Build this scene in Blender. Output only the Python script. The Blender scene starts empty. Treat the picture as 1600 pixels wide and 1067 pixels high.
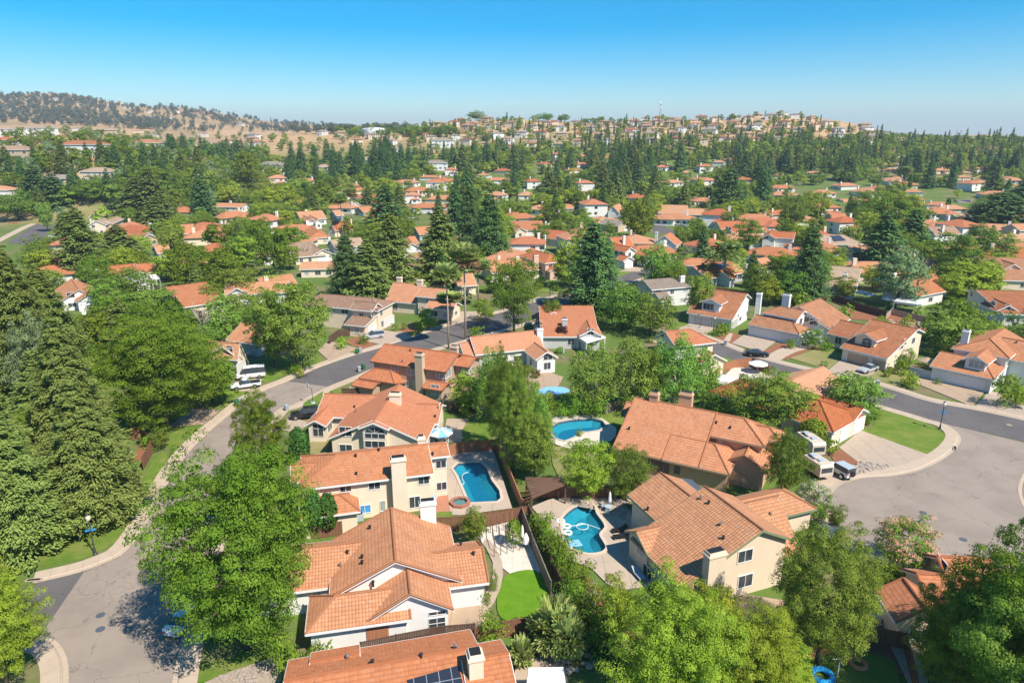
import bpy, bmesh, math, random
import numpy as np
from mathutils import Vector, Matrix
from mathutils.geometry import delaunay_2d_cdt
random.seed(7); RNG = np.random.default_rng(11)
SC = bpy.context.scene; COL = SC.collection
# ---------------------------------------------------------------- camera, sky, sun, exposure
CAMH = 45.0; FPX = 1067.0; PITCH = math.radians(16.75)
cam = bpy.data.cameras.new('camera'); cam.sensor_width = 36.0; cam.lens = 36.0*FPX/1600.0
cam.clip_start = 0.5; cam.clip_end = 40000
camo = bpy.data.objects.new('camera', cam); COL.objects.link(camo)
camo.location = (0, 0, CAMH); camo.rotation_euler = (math.pi/2-PITCH, 0, 0); SC.camera = camo
SUN_EL, SUN_AZ = math.radians(51), math.radians(135)      # azimuth clockwise from the view direction (+Y): behind right
sv = Vector((math.sin(SUN_AZ)*math.cos(SUN_EL), math.cos(SUN_AZ)*math.cos(SUN_EL), math.sin(SUN_EL)))
sl = bpy.data.lights.new('sun', 'SUN'); sl.energy = 4.2; sl.angle = math.radians(0.5); sl.color = (1, .925, .81)
so = bpy.data.objects.new('sun', sl); COL.objects.link(so); so.rotation_euler = sv.to_track_quat('Z', 'Y').to_euler()
W = bpy.data.worlds.new('World'); SC.world = W; W.use_nodes = True
wn = W.node_tree.nodes; wl = W.node_tree.links
bg = wn['Background']; sk = wn.new('ShaderNodeTexSky'); sk.sky_type = 'NISHITA'; sk.sun_disc = False
sk.sun_elevation = SUN_EL; sk.sun_rotation = SUN_AZ; sk.altitude = 100; sk.air_density = 1.0; sk.dust_density = 0.3; sk.ozone_density = 6.0
hs = wn.new('ShaderNodeHueSaturation'); hs.inputs['Saturation'].default_value = 1.65; hs.inputs['Hue'].default_value = 0.492
wl.new(sk.outputs[0], hs.inputs['Color']); wl.new(hs.outputs[0], bg.inputs[0]); bg.inputs[1].default_value = 0.09
SC.view_settings.view_transform = 'Standard'; SC.view_settings.look = 'None'; SC.view_settings.exposure = 0.82; SC.view_settings.gamma = 1
SC.cycles.max_bounces = 6; SC.cycles.diffuse_bounces = 3; SC.cycles.glossy_bounces = 2; SC.cycles.transmission_bounces = 4
SC.cycles.transparent_max_bounces = 8; SC.cycles.volume_bounces = 0; SC.cycles.caustics_reflective = False; SC.cycles.caustics_refractive = False
# ---------------------------------------------------------------- surveying: photo position on a plane of height z -> place
CP, SP = math.cos(PITCH), math.sin(PITCH)
def G(x, y, z=0.0):
    v = y-533.5; t = (CAMH-z)/(FPX*SP+v*CP)
    return Vector(((x-800.0)*t, (FPX*CP-v*SP)*t, z))
def PJ(p):
    d = CAMH-p[2]; fw = p[1]*CP+d*SP
    return (800+FPX*p[0]/fw, 533.5+FPX*(-p[1]*SP+d*CP)/fw)
def ray(x, y):
    v = y-533.5
    return Vector((x-800.0, FPX*CP-v*SP, -(FPX*SP+v*CP)))
def sstep(a, b, x):
    t = np.clip((x-a)/(b-a), 0, 1); return t*t*(3-2*t)
RIDGE_S = [-1.6, -.80, -.6, -.4, -.24, -.15, -.1, 0, 1.6]
RIDGE_Y = [150, 152, 160, 181, 203, 207, 211, 214, 214]
HILL_S = [-1.6, -.5, -.3, -.16, -.08, 0, .1, .18, .22, .29, .38, .43, .48, .53, .6, .7, 1.6]
HILL_Y = [225, 225, 214, 206, 194, 191, 192, 188, 185, 186, 182, 184, 194, 209, 217, 224, 226]
def terr(X, Y):
    """height of the land; the near plain is flat, hills stand up left and far ahead"""
    X = np.asarray(X, float); Y = np.asarray(Y, float)
    D = np.maximum(Y, 1.0); s = np.clip(X/D, -1.6, 1.6); f = np.where(Y > 1, 1.0, 0.0)
    z = 13*sstep(360, 640, D)
    wl_ = sstep(-.30, -.62, s)
    z = z + wl_*36*sstep(375, 470, D)
    hz = CAMH+860*(212-np.interp(s, HILL_S, HILL_Y))/1067.0
    k = sstep(560, 860, D)*(1-.75*sstep(960, 1700, D))
    z = z*(1-k)+np.maximum(hz, 13)*k
    rz = CAMH+2000*(212-np.interp(s, RIDGE_S, RIDGE_Y))/1067.0
    k2 = sstep(1050, 2000, D)
    z = z*(1-k2)+rz*k2*(1-.9*sstep(2300, 4200, D))
    und = 2.2*np.sin(X*.021+1.3)*np.sin(D*.017)+3.5*np.sin(X*.006)*np.sin(D*.0052+.7)+7*sstep(1000, 1500, D)*np.sin(X*.017)*np.sin(D*.006)
    z = z+und*sstep(450, 800, D)*(1-sstep(2300, 4000, D))
    return z*f
TS = np.geomspace(30, 9000, 1100)
def GT(x, y):
    """photo position -> first point of the land under it"""
    r = ray(x, y); r = r/r.y
    X, Z = r.x*TS, CAMH+r.z*TS; H = terr(X, TS); k = np.nonzero(Z <= H)[0]
    if not len(k): return None
    k = k[0]; t = TS[k]
    if k:
        a, b = Z[k-1]-H[k-1], Z[k]-H[k]; t = TS[k-1]+(TS[k]-TS[k-1])*a/max(1e-6, a-b)
    return Vector((r.x*t, t, float(terr(r.x*t, t))))
# ---------------------------------------------------------------- object helpers
def link(o, parent=None):
    COL.objects.link(o)
    if parent is not None: o.parent = parent
    return o
def tag(o, label, cat, group=None, kind=None):
    if label: o['label'] = label
    if cat: o['category'] = cat
    if group: o['group'] = group
    if kind: o['kind'] = kind
    return o
def empty(name, loc, rz=0.0, label=None, cat=None, group=None):
    o = bpy.data.objects.new(name, None); o.location = loc; o.rotation_euler = (0, 0, rz); o.empty_display_size = .5
    link(o); return tag(o, label, cat, group)
class MB:
    def __init__(s): s.v = []; s.f = []; s.m = []; s.uv = []
    def face(s, pts, m=0, uv=None):
        b = len(s.v); s.v += [tuple(p) for p in pts]; s.f.append(list(range(b, b+len(pts)))); s.m.append(m); s.uv.append(uv)
    def sface(s, pts, m=0):
        """face with metric uv: u level along it, v up its slope"""
        P = [Vector(p) for p in pts]; n = Vector((0, 0, 0))
        for i in range(1, len(P)-1): n += (P[i]-P[0]).cross(P[i+1]-P[0])
        n.normalize()
        e = Vector((0, 0, 1)).cross(n)
        e = e.normalized() if e.length > 1e-4 else Vector((1, 0, 0))
        t = n.cross(e)
        s.face(P, m, [(p.dot(e), p.dot(t)) for p in P])
    def quad4(s, a, b, c, d, m=0): s.face([a, b, c, d], m)
    def hexa(s, p, m=0):
        for q in ((3, 2, 1, 0), (4, 5, 6, 7), (0, 1, 5, 4), (1, 2, 6, 5), (2, 3, 7, 6), (3, 0, 4, 7)): s.sface([p[i] for i in q], m)
    def box(s, x0, x1, y0, y1, z0, z1, m=0, tx=0, ty=0):
        s.hexa([(x0, y0, z0), (x1, y0, z0), (x1, y1, z0), (x0, y1, z0), (x0+tx, y0+ty, z1), (x1-tx, y0+ty, z1), (x1-tx, y1-ty, z1), (x0+tx, y1-ty, z1)], m)
    def beam(s, a, b, w, h, m=0, up=(0, 0, 1)):
        """bar from a to b, w wide, h high, a and b on its bottom middle line"""
        a, b, up = Vector(a), Vector(b), Vector(up); d = (b-a).normalized(); e = d.cross(up)
        if e.length < 1e-4: e = Vector((1, 0, 0))
        e = e.normalized()*(w/2); h = up*h
        s.hexa([a-e, a+e, b+e, b-e, a-e+h, a+e+h, b+e+h, b-e+h], m)
    def tube(s, pts, rad, n=8, m=0, cap=True):
        rings = []
        for i, p in enumerate(pts):
            p = Vector(p); d = (Vector(pts[min(i+1, len(pts)-1)])-Vector(pts[max(i-1, 0)])).normalized()
            u = d.cross(Vector((.3, .1, 1)) if abs(d.z) < .9 else Vector((1, 0, 0))).normalized(); w = d.cross(u)
            r = rad[i] if isinstance(rad, (list, tuple)) else rad
            b = len(s.v); s.v += [tuple(p+(u*math.cos(a)+w*math.sin(a))*r) for a in (2*math.pi*k/n for k in range(n))]; rings.append(b)
        for a, b in zip(rings, rings[1:]):
            for k in range(n):
                s.f.append([a+k, a+(k+1) % n, b+(k+1) % n, b+k]); s.m.append(m); s.uv.append(None)
        if cap:
            s.f.append([rings[0]+k for k in range(n)][::-1]); s.m.append(m); s.uv.append(None)
            s.f.append([rings[-1]+k for k in range(n)]); s.m.append(m); s.uv.append(None)
    def lathe(s, c, prof, n=12, m=0):
        c = Vector(c); s.tube([c+Vector((0, 0, z)) for r, z in prof], [max(r, .002) for r, z in prof], n, m)
    def prism(s, poly, z0, z1, m=0, ms=None):
        ms = m if ms is None else ms
        if sum(a[0]*b[1]-b[0]*a[1] for a, b in zip(poly, poly[1:]+poly[:1])) < 0: poly = poly[::-1]
        s.sface([(p[0], p[1], z1) for p in poly], m)
        for a, b in zip(poly, poly[1:]+poly[:1]): s.sface([(a[0], a[1], z0), (b[0], b[1], z0), (b[0], b[1], z1), (a[0], a[1], z1)], ms)
    def mesh(s, name, mats, smooth=False):
        me = bpy.data.meshes.new(name); me.from_pydata(s.v, [], s.f)
        for m in mats: me.materials.append(m)
        if len(mats) > 1: me.polygons.foreach_set('material_index', s.m)
        if any(u is not None for u in s.uv):
            L = me.uv_layers.new(name='UVMap'); fl = []
            for f, u in zip(s.f, s.uv):
                for k in range(len(f)): fl += list(u[k]) if u is not None else [0, 0]
            L.data.foreach_set('uv', fl)
        if smooth: me.polygons.foreach_set('use_smooth', [True]*len(s.f))
        return me
    def build(s, name, mats, parent=None, label=None, smooth=False):
        if not isinstance(mats, (list, tuple)): mats = [mats]
        o = bpy.data.objects.new(name, s.mesh(name, mats, smooth)); link(o, parent)
        if label: o['label'] = label
        return o
def copy_tree(o, parent=None):
    c = o.copy(); link(c, parent)
    for ch in o.children: copy_tree(ch, c)
    return c
# ---------------------------------------------------------------- materials
def srgb(r, g, b):
    return tuple(((c/255)/12.92 if c/255 < .04045 else ((c/255+.055)/1.055)**2.4) for c in (r, g, b))+(1,)
class NT:
    def __init__(s, name):
        s.m = bpy.data.materials.new(name); s.m.use_nodes = True; s.t = s.m.node_tree; s.b = s.t.nodes['Principled BSDF']
    def n(s, typ, **k):
        q = s.t.nodes.new('ShaderNode'+typ)
        for a, b in k.items(): setattr(q, a, b)
        return q
    def l(s, a, b): s.t.links.new(a, b)
    def math(s, op, a, b=None, clamp=False):
        q = s.n('Math', operation=op, use_clamp=clamp)
        for i, x in enumerate((a, b)):
            if x is None: continue
            if isinstance(x, (int, float)): q.inputs[i].default_value = x
            else: s.l(x, q.inputs[i])
        return q.outputs[0]
    def mix(s, f, a, b, blend='MIX'):
        q = s.n('Mix', data_type='RGBA', blend_type=blend)
        for i, x in ((0, f), (6, a), (7, b)):
            if isinstance(x, (int, float, tuple)): q.inputs[i].default_value = x
            else: s.l(x, q.inputs[i])
        return q.outputs[2]
    def noise(s, vec, scale, detail=3, rough=.6):
        q = s.n('TexNoise'); q.inputs['Scale'].default_value = scale; q.inputs['Detail'].default_value = detail; q.inputs['Roughness'].default_value = rough
        if vec is not None: s.l(vec, q.inputs['Vector'])
        return q.outputs['Fac']
    def ramp(s, f, stops):
        q = s.n('ValToRGB'); e = q.color_ramp.elements
        while len(e) < len(stops): e.new(.5)
        for x, (p, c) in zip(e, stops): x.position = p; x.color = c
        s.l(f, q.inputs[0]); return q.outputs[0]
    def obj(s): return s.n('TexCoord').outputs['Object']
    def pos(s): return s.n('NewGeometry').outputs['Position']
    def uv(s): return s.n('UVMap', uv_map='UVMap').outputs[0]
    def bump(s, h, dist, strength=1.0):
        q = s.n('Bump'); q.inputs['Distance'].default_value = dist; q.inputs['Strength'].default_value = strength
        s.l(h, q.inputs['Height']); s.l(q.outputs[0], s.b.inputs['Normal'])
    def col(s, c):
        if isinstance(c, tuple): s.b.inputs['Base Color'].default_value = c
        else: s.l(c, s.b.inputs['Base Color'])
    def rough(s, r, spec=.3): s.b.inputs['Roughness'].default_value = r; s.b.inputs['Specular IOR Level'].default_value = spec
def sc(c, k): return (c[0]*k, c[1]*k, c[2]*k, 1)
def m_plain(name, c, rough=.6, metal=0, var=.12, scale=3.0, spec=.3):
    t = NT(name); t.rough(rough, spec); t.b.inputs['Metallic'].default_value = metal
    if var:
        t.col(t.mix(t.noise(t.obj(), scale, 4), sc(c, 1-var), sc(c, 1+var)))
    else: t.col(c)
    return t.m
def m_tile(name, c1, c2, cd, barrel=1.0, period=.30, course=.38, weather=.35):
    t = NT(name); t.rough(.85, .1)
    x = t.n('SeparateXYZ'); t.l(t.uv(), x.inputs[0])
    u = t.math('DIVIDE', x.outputs[0], period); v = t.math('DIVIDE', x.outputs[1], course)
    cu = t.n('CombineXYZ'); t.l(t.math('FLOOR', u), cu.inputs[0]); t.l(t.math('FLOOR', v), cu.inputs[1])
    w = t.n('TexWhiteNoise', noise_dimensions='2D'); t.l(cu.outputs[0], w.inputs['Vector'])
    fv = t.math('FRACT', v); fu = t.math('FRACT', u)
    base = t.mix(w.outputs['Value'], c1, c2)
    pale = t.math('GREATER_THAN', w.outputs['Value'], .965)
    base = t.mix(t.math('MULTIPLY', pale, .22), base, (.52, .40, .32, 1))
    st = t.ramp(t.noise(t.obj(), .55, 5, .65), [(.42, (0, 0, 0, 1)), (.72, (1, 1, 1, 1))])
    base = t.mix(t.math('MULTIPLY', st, weather), base, cd)
    gap = t.math('LESS_THAN', fv, .2); base = t.mix(t.math('MULTIPLY', gap, .38), base, cd)
    if barrel > .3:
        g2 = t.math('LESS_THAN', fu, .17); base = t.mix(t.math('MULTIPLY', g2, .3), base, cd)
    oi = t.n('ObjectInfo'); h_ = t.n('HueSaturation'); t.l(base, h_.inputs['Color']); t.l(t.math('ADD', t.math('MULTIPLY', oi.outputs['Random'], .02), .49), h_.inputs['Hue']); t.l(t.math('ADD', t.math('MULTIPLY', oi.outputs['Random'], .22), .9), h_.inputs['Value'])
    t.l(t.math('SUBTRACT', 1.08, t.math('MULTIPLY', oi.outputs['Random'], .2)), h_.inputs['Saturation'])
    st2 = t.ramp(t.noise(t.obj(), 2.6, 4, .7), [(.58, (0, 0, 0, 1)), (.7, (1, 1, 1, 1))]); base = t.mix(t.math('MULTIPLY', st2, .12), h_.outputs[0], cd)
    t.col(base)
    sn = t.math('ABSOLUTE', t.math('SINE', t.math('MULTIPLY', u, math.pi)))
    h = t.math('ADD', t.math('MULTIPLY', sn, barrel*.8), t.math('SUBTRACT', 1, fv))
    t.bump(h, .06, .9)
    return t.m
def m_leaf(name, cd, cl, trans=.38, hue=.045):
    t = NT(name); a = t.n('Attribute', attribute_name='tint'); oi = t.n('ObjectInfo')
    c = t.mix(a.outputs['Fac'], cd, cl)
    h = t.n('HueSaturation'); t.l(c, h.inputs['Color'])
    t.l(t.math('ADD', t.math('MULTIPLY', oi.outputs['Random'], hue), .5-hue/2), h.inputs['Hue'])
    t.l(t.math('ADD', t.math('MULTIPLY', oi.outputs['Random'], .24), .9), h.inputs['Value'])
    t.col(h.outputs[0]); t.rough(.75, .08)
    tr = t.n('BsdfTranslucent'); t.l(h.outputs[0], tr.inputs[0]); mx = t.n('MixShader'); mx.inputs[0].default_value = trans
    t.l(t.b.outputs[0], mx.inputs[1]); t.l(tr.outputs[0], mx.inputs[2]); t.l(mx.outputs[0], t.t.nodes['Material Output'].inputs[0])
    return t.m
def m_ground(name, c1, c2, c3, s1=.12, s2=2.5, bump=.03):
    t = NT(name); t.rough(.95, .05); p = t.pos()
    a = t.ramp(t.noise(p, s1, 5, .65), [(.38, (0, 0, 0, 1)), (.62, (1, 1, 1, 1))])
    b = t.noise(p, s2, 5, .75)
    c = t.mix(a, t.mix(b, c1, c2), t.mix(b, c2, c3)); t.col(c); t.bump(t.noise(p, s2*2.5, 4, .8), bump, 1)
    return t.m
def m_asphalt(name, c, crack=.55):
    t = NT(name); t.rough(.9, .15); p = t.pos()
    g = t.noise(p, 30, 2, .8); b = t.noise(p, .18, 5, .6)
    c0 = t.mix(g, sc(c, .86), sc(c, 1.14)); c0 = t.mix(t.math('MULTIPLY', t.ramp(b, [(.42, (0, 0, 0, 1)), (.62, (1, 1, 1, 1))]), .5), c0, sc(c, .7))
    c0 = t.mix(t.math('MULTIPLY', t.ramp(t.noise(p, 1.1, 6, .75), [(.55, (0, 0, 0, 1)), (.72, (1, 1, 1, 1))]), .3), c0, sc(c, 1.25))
    vo = t.n('TexVoronoi', feature='DISTANCE_TO_EDGE'); vo.inputs['Scale'].default_value = .16
    wv = t.n('VectorMath', operation='ADD'); t.l(p, wv.inputs[0])
    nn = t.n('TexNoise'); nn.inputs['Scale'].default_value = .5; nn.inputs['Detail'].default_value = 5; t.l(p, nn.inputs['Vector'])
    vs = t.n('VectorMath', operation='SCALE'); vs.inputs['Scale'].default_value = 4; t.l(nn.outputs['Color'], vs.inputs[0]); t.l(vs.outputs[0], wv.inputs[1]); t.l(wv.outputs[0], vo.inputs['Vector'])
    ck = t.math('LESS_THAN', vo.outputs['Distance'], .006)
    t.col(t.mix(t.math('MULTIPLY', ck, crack), c0, sc(c, .45))); t.bump(g, .008, .6)
    return t.m
def m_concrete(name, c, joint=1.5):
    t = NT(name); t.rough(.85, .2); p = t.pos()
    a = t.noise(p, .7, 6, .7); b = t.noise(p, 18, 2, .7)
    c0 = t.mix(t.math('ADD', t.math('MULTIPLY', a, .7), t.math('MULTIPLY', b, .3)), sc(c, .76), sc(c, 1.2))
    x = t.n('SeparateXYZ'); t.l(t.uv(), x.inputs[0])
    j = t.math('LESS_THAN', t.math('FRACT', t.math('DIVIDE', x.outputs[0], joint)), .035)
    j2 = t.math('LESS_THAN', t.math('FRACT', t.math('DIVIDE', x.outputs[1], joint*2)), .015)
    t.col(t.mix(t.math('MULTIPLY', t.math('MAXIMUM', j, j2), .45), c0, sc(c, .45))); t.bump(b, .006, .5)
    return t.m
def m_boards(name, c1, c2, w=.15):
    t = NT(name); t.rough(.85, .15); x = t.n('SeparateXYZ'); t.l(t.uv(), x.inputs[0])
    u = t.math('DIVIDE', x.outputs[0], w); wn_ = t.n('TexWhiteNoise', noise_dimensions='1D'); t.l(t.math('FLOOR', u), wn_.inputs['W'])
    c0 = t.mix(wn_.outputs['Value'], c1, c2); g = t.math('LESS_THAN', t.math('FRACT', u), .09)
    nz = t.noise(t.obj(), 1.3, 5, .7); c0 = t.mix(t.math('MULTIPLY', nz, .5), c0, sc(c1, .6))
    t.col(t.mix(t.math('MULTIPLY', g, .7), c0, sc(c1, .35)))
    return t.m
def m_glass(name, c, rough=.06):
    t = NT(name); t.rough(rough, .7); t.col(t.mix(t.noise(t.obj(), 1.1, 2), sc(c, .5), sc(c, 1.6))); return t.m
def m_water(name, c):
    t = NT(name); out = t.t.nodes['Material Output']
    tr = t.n('BsdfTransparent'); tr.inputs[0].default_value = c; gl = t.n('BsdfGlossy'); gl.inputs['Roughness'].default_value = .03
    fr = t.n('Fresnel'); fr.inputs['IOR'].default_value = 1.33; b = t.n('Bump'); b.inputs['Distance'].default_value = .04; b.inputs['Strength'].default_value = .5
    t.l(t.noise(t.pos(), 2.2, 3), b.inputs['Height']); t.l(b.outputs[0], gl.inputs['Normal']); t.l(b.outputs[0], fr.inputs['Normal'])
    m = t.n('MixShader'); t.l(fr.outputs[0], m.inputs[0]); t.l(tr.outputs[0], m.inputs[1]); t.l(gl.outputs[0], m.inputs[2]); t.l(m.outputs[0], out.inputs[0])
    return t.m
M = {}
M['tile_peach'] = m_tile('tile_peach', (0.534, 0.194, 0.080, 1), (0.450, 0.150, 0.059, 1), (0.207, 0.073, 0.034, 1), 1.0)
M['tile_orange'] = m_tile('tile_orange', (0.522, 0.233, 0.112, 1), (0.445, 0.184, 0.082, 1), (0.237, 0.100, 0.053, 1), .25, .33, .40, .25)
M['tile_red'] = m_tile('tile_red', (0.512, 0.209, 0.104, 1), (0.445, 0.171, 0.082, 1), (0.265, 0.110, 0.062, 1), .15, .33, .36, .2)
M['tile_clay2'] = m_tile('tile_clay2', (0.516, 0.194, 0.082, 1), (0.412, 0.143, 0.059, 1), (0.142, 0.052, 0.027, 1), 1.0, .34, .42, .18)
M['tile_clay'] = m_tile('tile_clay', (0.516, 0.194, 0.087, 1), (0.432, 0.150, 0.064, 1), (0.169, 0.060, 0.032, 1), .28, .31, .42, .18)
M['tile_brown'] = m_tile('tile_brown', (0.417, 0.167, 0.078, 1), (0.344, 0.132, 0.058, 1), (0.152, 0.060, 0.032, 1), .3, .33, .40, .4)
M['tile_tan'] = m_tile('tile_tan', (.42, .29, .19, 1), (.35, .225, .145, 1), (.18, .12, .08, 1), .2, .33, .38, .4)
M['tile_grey'] = m_tile('tile_grey', (.33, .27, .21, 1), (.26, .21, .165, 1), (.13, .105, .085, 1), .1, .3, .3, .4)
M['tile_umber'] = m_tile('tile_umber', (.31, .17, .11, 1), (.25, .13, .085, 1), (.12, .065, .045, 1), .1, .3, .3, .3)
WALLC = dict(white=(.74, .72, .68, 1), cream=(.74, .62, .47, 1), beige=(.72, .58, .43, 1), peach=(.58, .36, .22, 1), taupe=(.42, .31, .22, 1), grey=(.50, .49, .47, 1), blue=(.42, .45, .48, 1), pink=(.62, .42, .32, 1), tan=(.55, .42, .29, 1), ltgrey=(.66, .64, .60, 1))
def m_stucco(name, c):
    t = NT(name); t.rough(.92, .1); o = t.obj(); a = t.noise(o, .6, 5, .6)
    mp = t.n('Mapping'); mp.inputs['Scale'].default_value = (1.6, 1.6, .22); t.l(o, mp.inputs[0]); st = t.ramp(t.noise(mp.outputs[0], 1.5, 5, .7), [(.5, (0, 0, 0, 1)), (.75, (1, 1, 1, 1))])
    t.col(t.mix(t.math('MULTIPLY', st, .16), t.mix(a, sc(c, .94), sc(c, 1.1)), (c[0]*.6, c[1]*.55, c[2]*.5, 1))); t.bump(t.noise(o, 25, 2, .7), .012, .6); return t.m
for k, c in WALLC.items(): M['wall_'+k] = m_stucco('wall_'+k, c)
M['trim_white'] = m_plain('trim_white', (.78, .76, .72, 1), .5, var=.05)
M['trim_tan'] = m_plain('trim_tan', (.42, .30, .20, 1), .5, var=.1)
M['trim_green'] = m_plain('trim_green', (.22, .27, .15, 1), .5, var=.1)
M['trim_brown'] = m_plain('trim_brown', (.16, .09, .06, 1), .6, var=.1)
M['soffit'] = m_plain('soffit', (.45, .38, .30, 1), .8, var=.05)
M['glass'] = m_glass('glass', (.045, .055, .065, 1)); M['blind'] = m_glass('blind', (.34, .34, .33, 1), .25); M['blueglass'] = m_glass('blueglass', (.05, .28, .6, 1), .2)
M['door_wood'] = m_boards('door_wood', (.25, .10, .05, 1), (.32, .14, .07, 1)); M['dark'] = m_plain('dark', (.02, .02, .02, 1), .5, var=0)
def m_garage(name, c):
    t = NT(name); t.rough(.5, .3); x = t.n('SeparateXYZ'); t.l(t.uv(), x.inputs[0])
    g = t.math('MAXIMUM', t.math('LESS_THAN', t.math('FRACT', t.math('DIVIDE', x.outputs[1], .53)), .06), t.math('LESS_THAN', t.math('FRACT', t.math('DIVIDE', x.outputs[0], .61)), .05))
    t.col(t.mix(t.math('MULTIPLY', g, .3), c, sc(c, .5))); return t.m
M['garage_white'] = m_garage('garage_white', (.72, .70, .68, 1)); M['garage_tan'] = m_garage('garage_tan', (.50, .34, .23, 1)); M['garage_grey'] = m_garage('garage_grey', (.52, .50, .49, 1))
def m_solar(name):
    t = NT(name); t.rough(.18, .6); x = t.n('SeparateXYZ'); t.l(t.uv(), x.inputs[0])
    g = t.math('MAXIMUM', t.math('LESS_THAN', t.math('FRACT', t.math('DIVIDE', x.outputs[0], 1.0)), .05), t.math('LESS_THAN', t.math('FRACT', t.math('DIVIDE', x.outputs[1], 1.65)), .03))
    t.col(t.mix(g, (.025, .03, .045, 1), (.28, .29, .31, 1))); return t.m
M['solar'] = m_solar('solar')
M['asphalt_light'] = m_asphalt('asphalt_light', (.30, .245, .20, 1)); M['asphalt_dark'] = m_asphalt('asphalt_dark', (.135, .122, .118, 1))
M['concrete'] = m_concrete('concrete', (.47, .37, .275, 1)); M['drive'] = m_concrete('drive', (.42, .33, .25, 1), 3.0); M['drive_tan'] = m_concrete('drive_tan', (.40, .29, .20, 1), 3.0); M['deck'] = m_concrete('deck', (.45, .36, .28, 1), 2.5)
M['pale_stone'] = m_concrete('pale_stone', (.62, .55, .46, 1), 1.2)
M['brick_paving'] = m_ground('brick_paving', (.42, .18, .10, 1), (.48, .24, .15, 1), (.36, .15, .09, 1), .8, 12)
M['lawn'] = m_ground('lawn', (.085, .165, .02, 1), (.135, .22, .03, 1), (.25, .24, .075, 1), .35, 3.2, .1)
M['lawn_bright'] = m_ground('lawn_bright', (.085, .21, .010, 1), (.13, .265, .016, 1), (.15, .26, .025, 1), .8, 3, .08)
M['lawn_dry'] = m_ground('lawn_dry', (.15, .19, .05, 1), (.24, .23, .09, 1), (.34, .26, .13, 1), .12, 4, .06)
M['mulch'] = m_ground('mulch', (.26, .105, .055, 1), (.33, .15, .085, 1), (.22, .10, .06, 1), .5, 6, .08)
M['gravel'] = m_ground('gravel', (.40, .31, .235, 1), (.50, .42, .34, 1), (.34, .25, .18, 1), .5, 5, .1)
M['fence'] = m_boards('fence', (.22, .105, .06, 1), (.30, .155, .095, 1)); M['fence_grey'] = m_boards('fence_grey', (.21, .17, .14, 1), (.28, .22, .18, 1)); M['fence_red'] = m_boards('fence_red', (.40, .17, .085, 1), (.47, .22, .12, 1))
M['fence_dark'] = m_boards('fence_dark', (.12, .07, .05, 1), (.17, .10, .07, 1)); M['fence_white'] = m_boards('fence_white', (.6, .58, .55, 1), (.66, .64, .6, 1))
M['block'] = m_plain('block', (.42, .31, .235, 1), .9, var=.2); M['brick'] = m_plain('brick', (.34, .15, .10, 1), .9, var=.3, scale=9)
M['rock'] = m_plain('rock', (.33, .27, .22, 1), .9, var=.35)
M['bark'] = m_plain('bark', (.13, .095, .07, 1), .95, var=.35, scale=6); M['bark_pale'] = m_plain('bark_pale', (.42, .37, .31, 1), .9, var=.3, scale=5); M['bark_palm'] = m_plain('bark_palm', (.42, .34, .26, 1), .95, var=.25, scale=8); M['bark_red'] = m_plain('bark_red', (.17, .085, .055, 1), .95, var=.3, scale=5)
M['white'] = m_plain('white', (.78, .77, .75, 1), .45, var=.04); M['black'] = m_plain('black', (.018, .018, .02, 1), .35, var=.1); M['grey'] = m_plain('grey', (.3, .3, .3, 1), .5); M['steel'] = m_plain('steel', (.5, .5, .5, 1), .3, .9)
M['rubber'] = m_plain('rubber', (.02, .02, .02, 1), .8, var=0); M['lampglass'] = m_plain('lampglass', (.75, .68, .55, 1), .25, var=.05); M['pole'] = m_plain('pole', (.05, .055, .055, 1), .5)
M['blue'] = m_plain('blue', (.02, .28, .62, 1), .4, var=.1); M['skyblue'] = m_plain('skyblue', (.22, .48, .78, 1), .5, var=.1); M['green_bin'] = m_plain('green_bin', (.025, .13, .05, 1), .5); M['grey_bin'] = m_plain('grey_bin', (.32, .35, .37, 1), .5); M['red'] = m_plain('red', (.5, .03, .02, 1), .3)
M['fabric'] = m_plain('fabric', (.75, .72, .68, 1), .8, var=.06); M['fabric_grey'] = m_plain('fabric_grey', (.36, .42, .46, 1), .8); M['slate'] = m_plain('slate', (.085, .10, .12, 1), .7)
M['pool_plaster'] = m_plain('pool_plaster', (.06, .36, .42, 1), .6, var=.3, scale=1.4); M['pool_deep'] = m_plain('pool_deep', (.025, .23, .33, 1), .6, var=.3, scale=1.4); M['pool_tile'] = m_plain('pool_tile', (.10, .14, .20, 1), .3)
M['water'] = m_water('water', (.50, .82, .92, 1)); M['coping'] = m_plain('coping', (.55, .45, .35, 1), .8, var=.12)
M['orange'] = m_plain('orange', (.62, .20, .10, 1), .6); M['pink'] = m_plain('pink', (.8, .55, .5, 1), .5)
for k, c in dict(silver=(.45, .46, .47, 1), white=(.75, .75, .74, 1), black=(.012, .013, .016, 1), red=(.35, .02, .02, 1), blue=(.06, .12, .25, 1), beige=(.5, .44, .35, 1), grey=(.13, .135, .14, 1)).items():
    t = NT('paint_'+k); t.col(c); t.rough(.28, .5); t.b.inputs['Coat Weight'].default_value = .6; M['paint_'+k] = t.m
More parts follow.
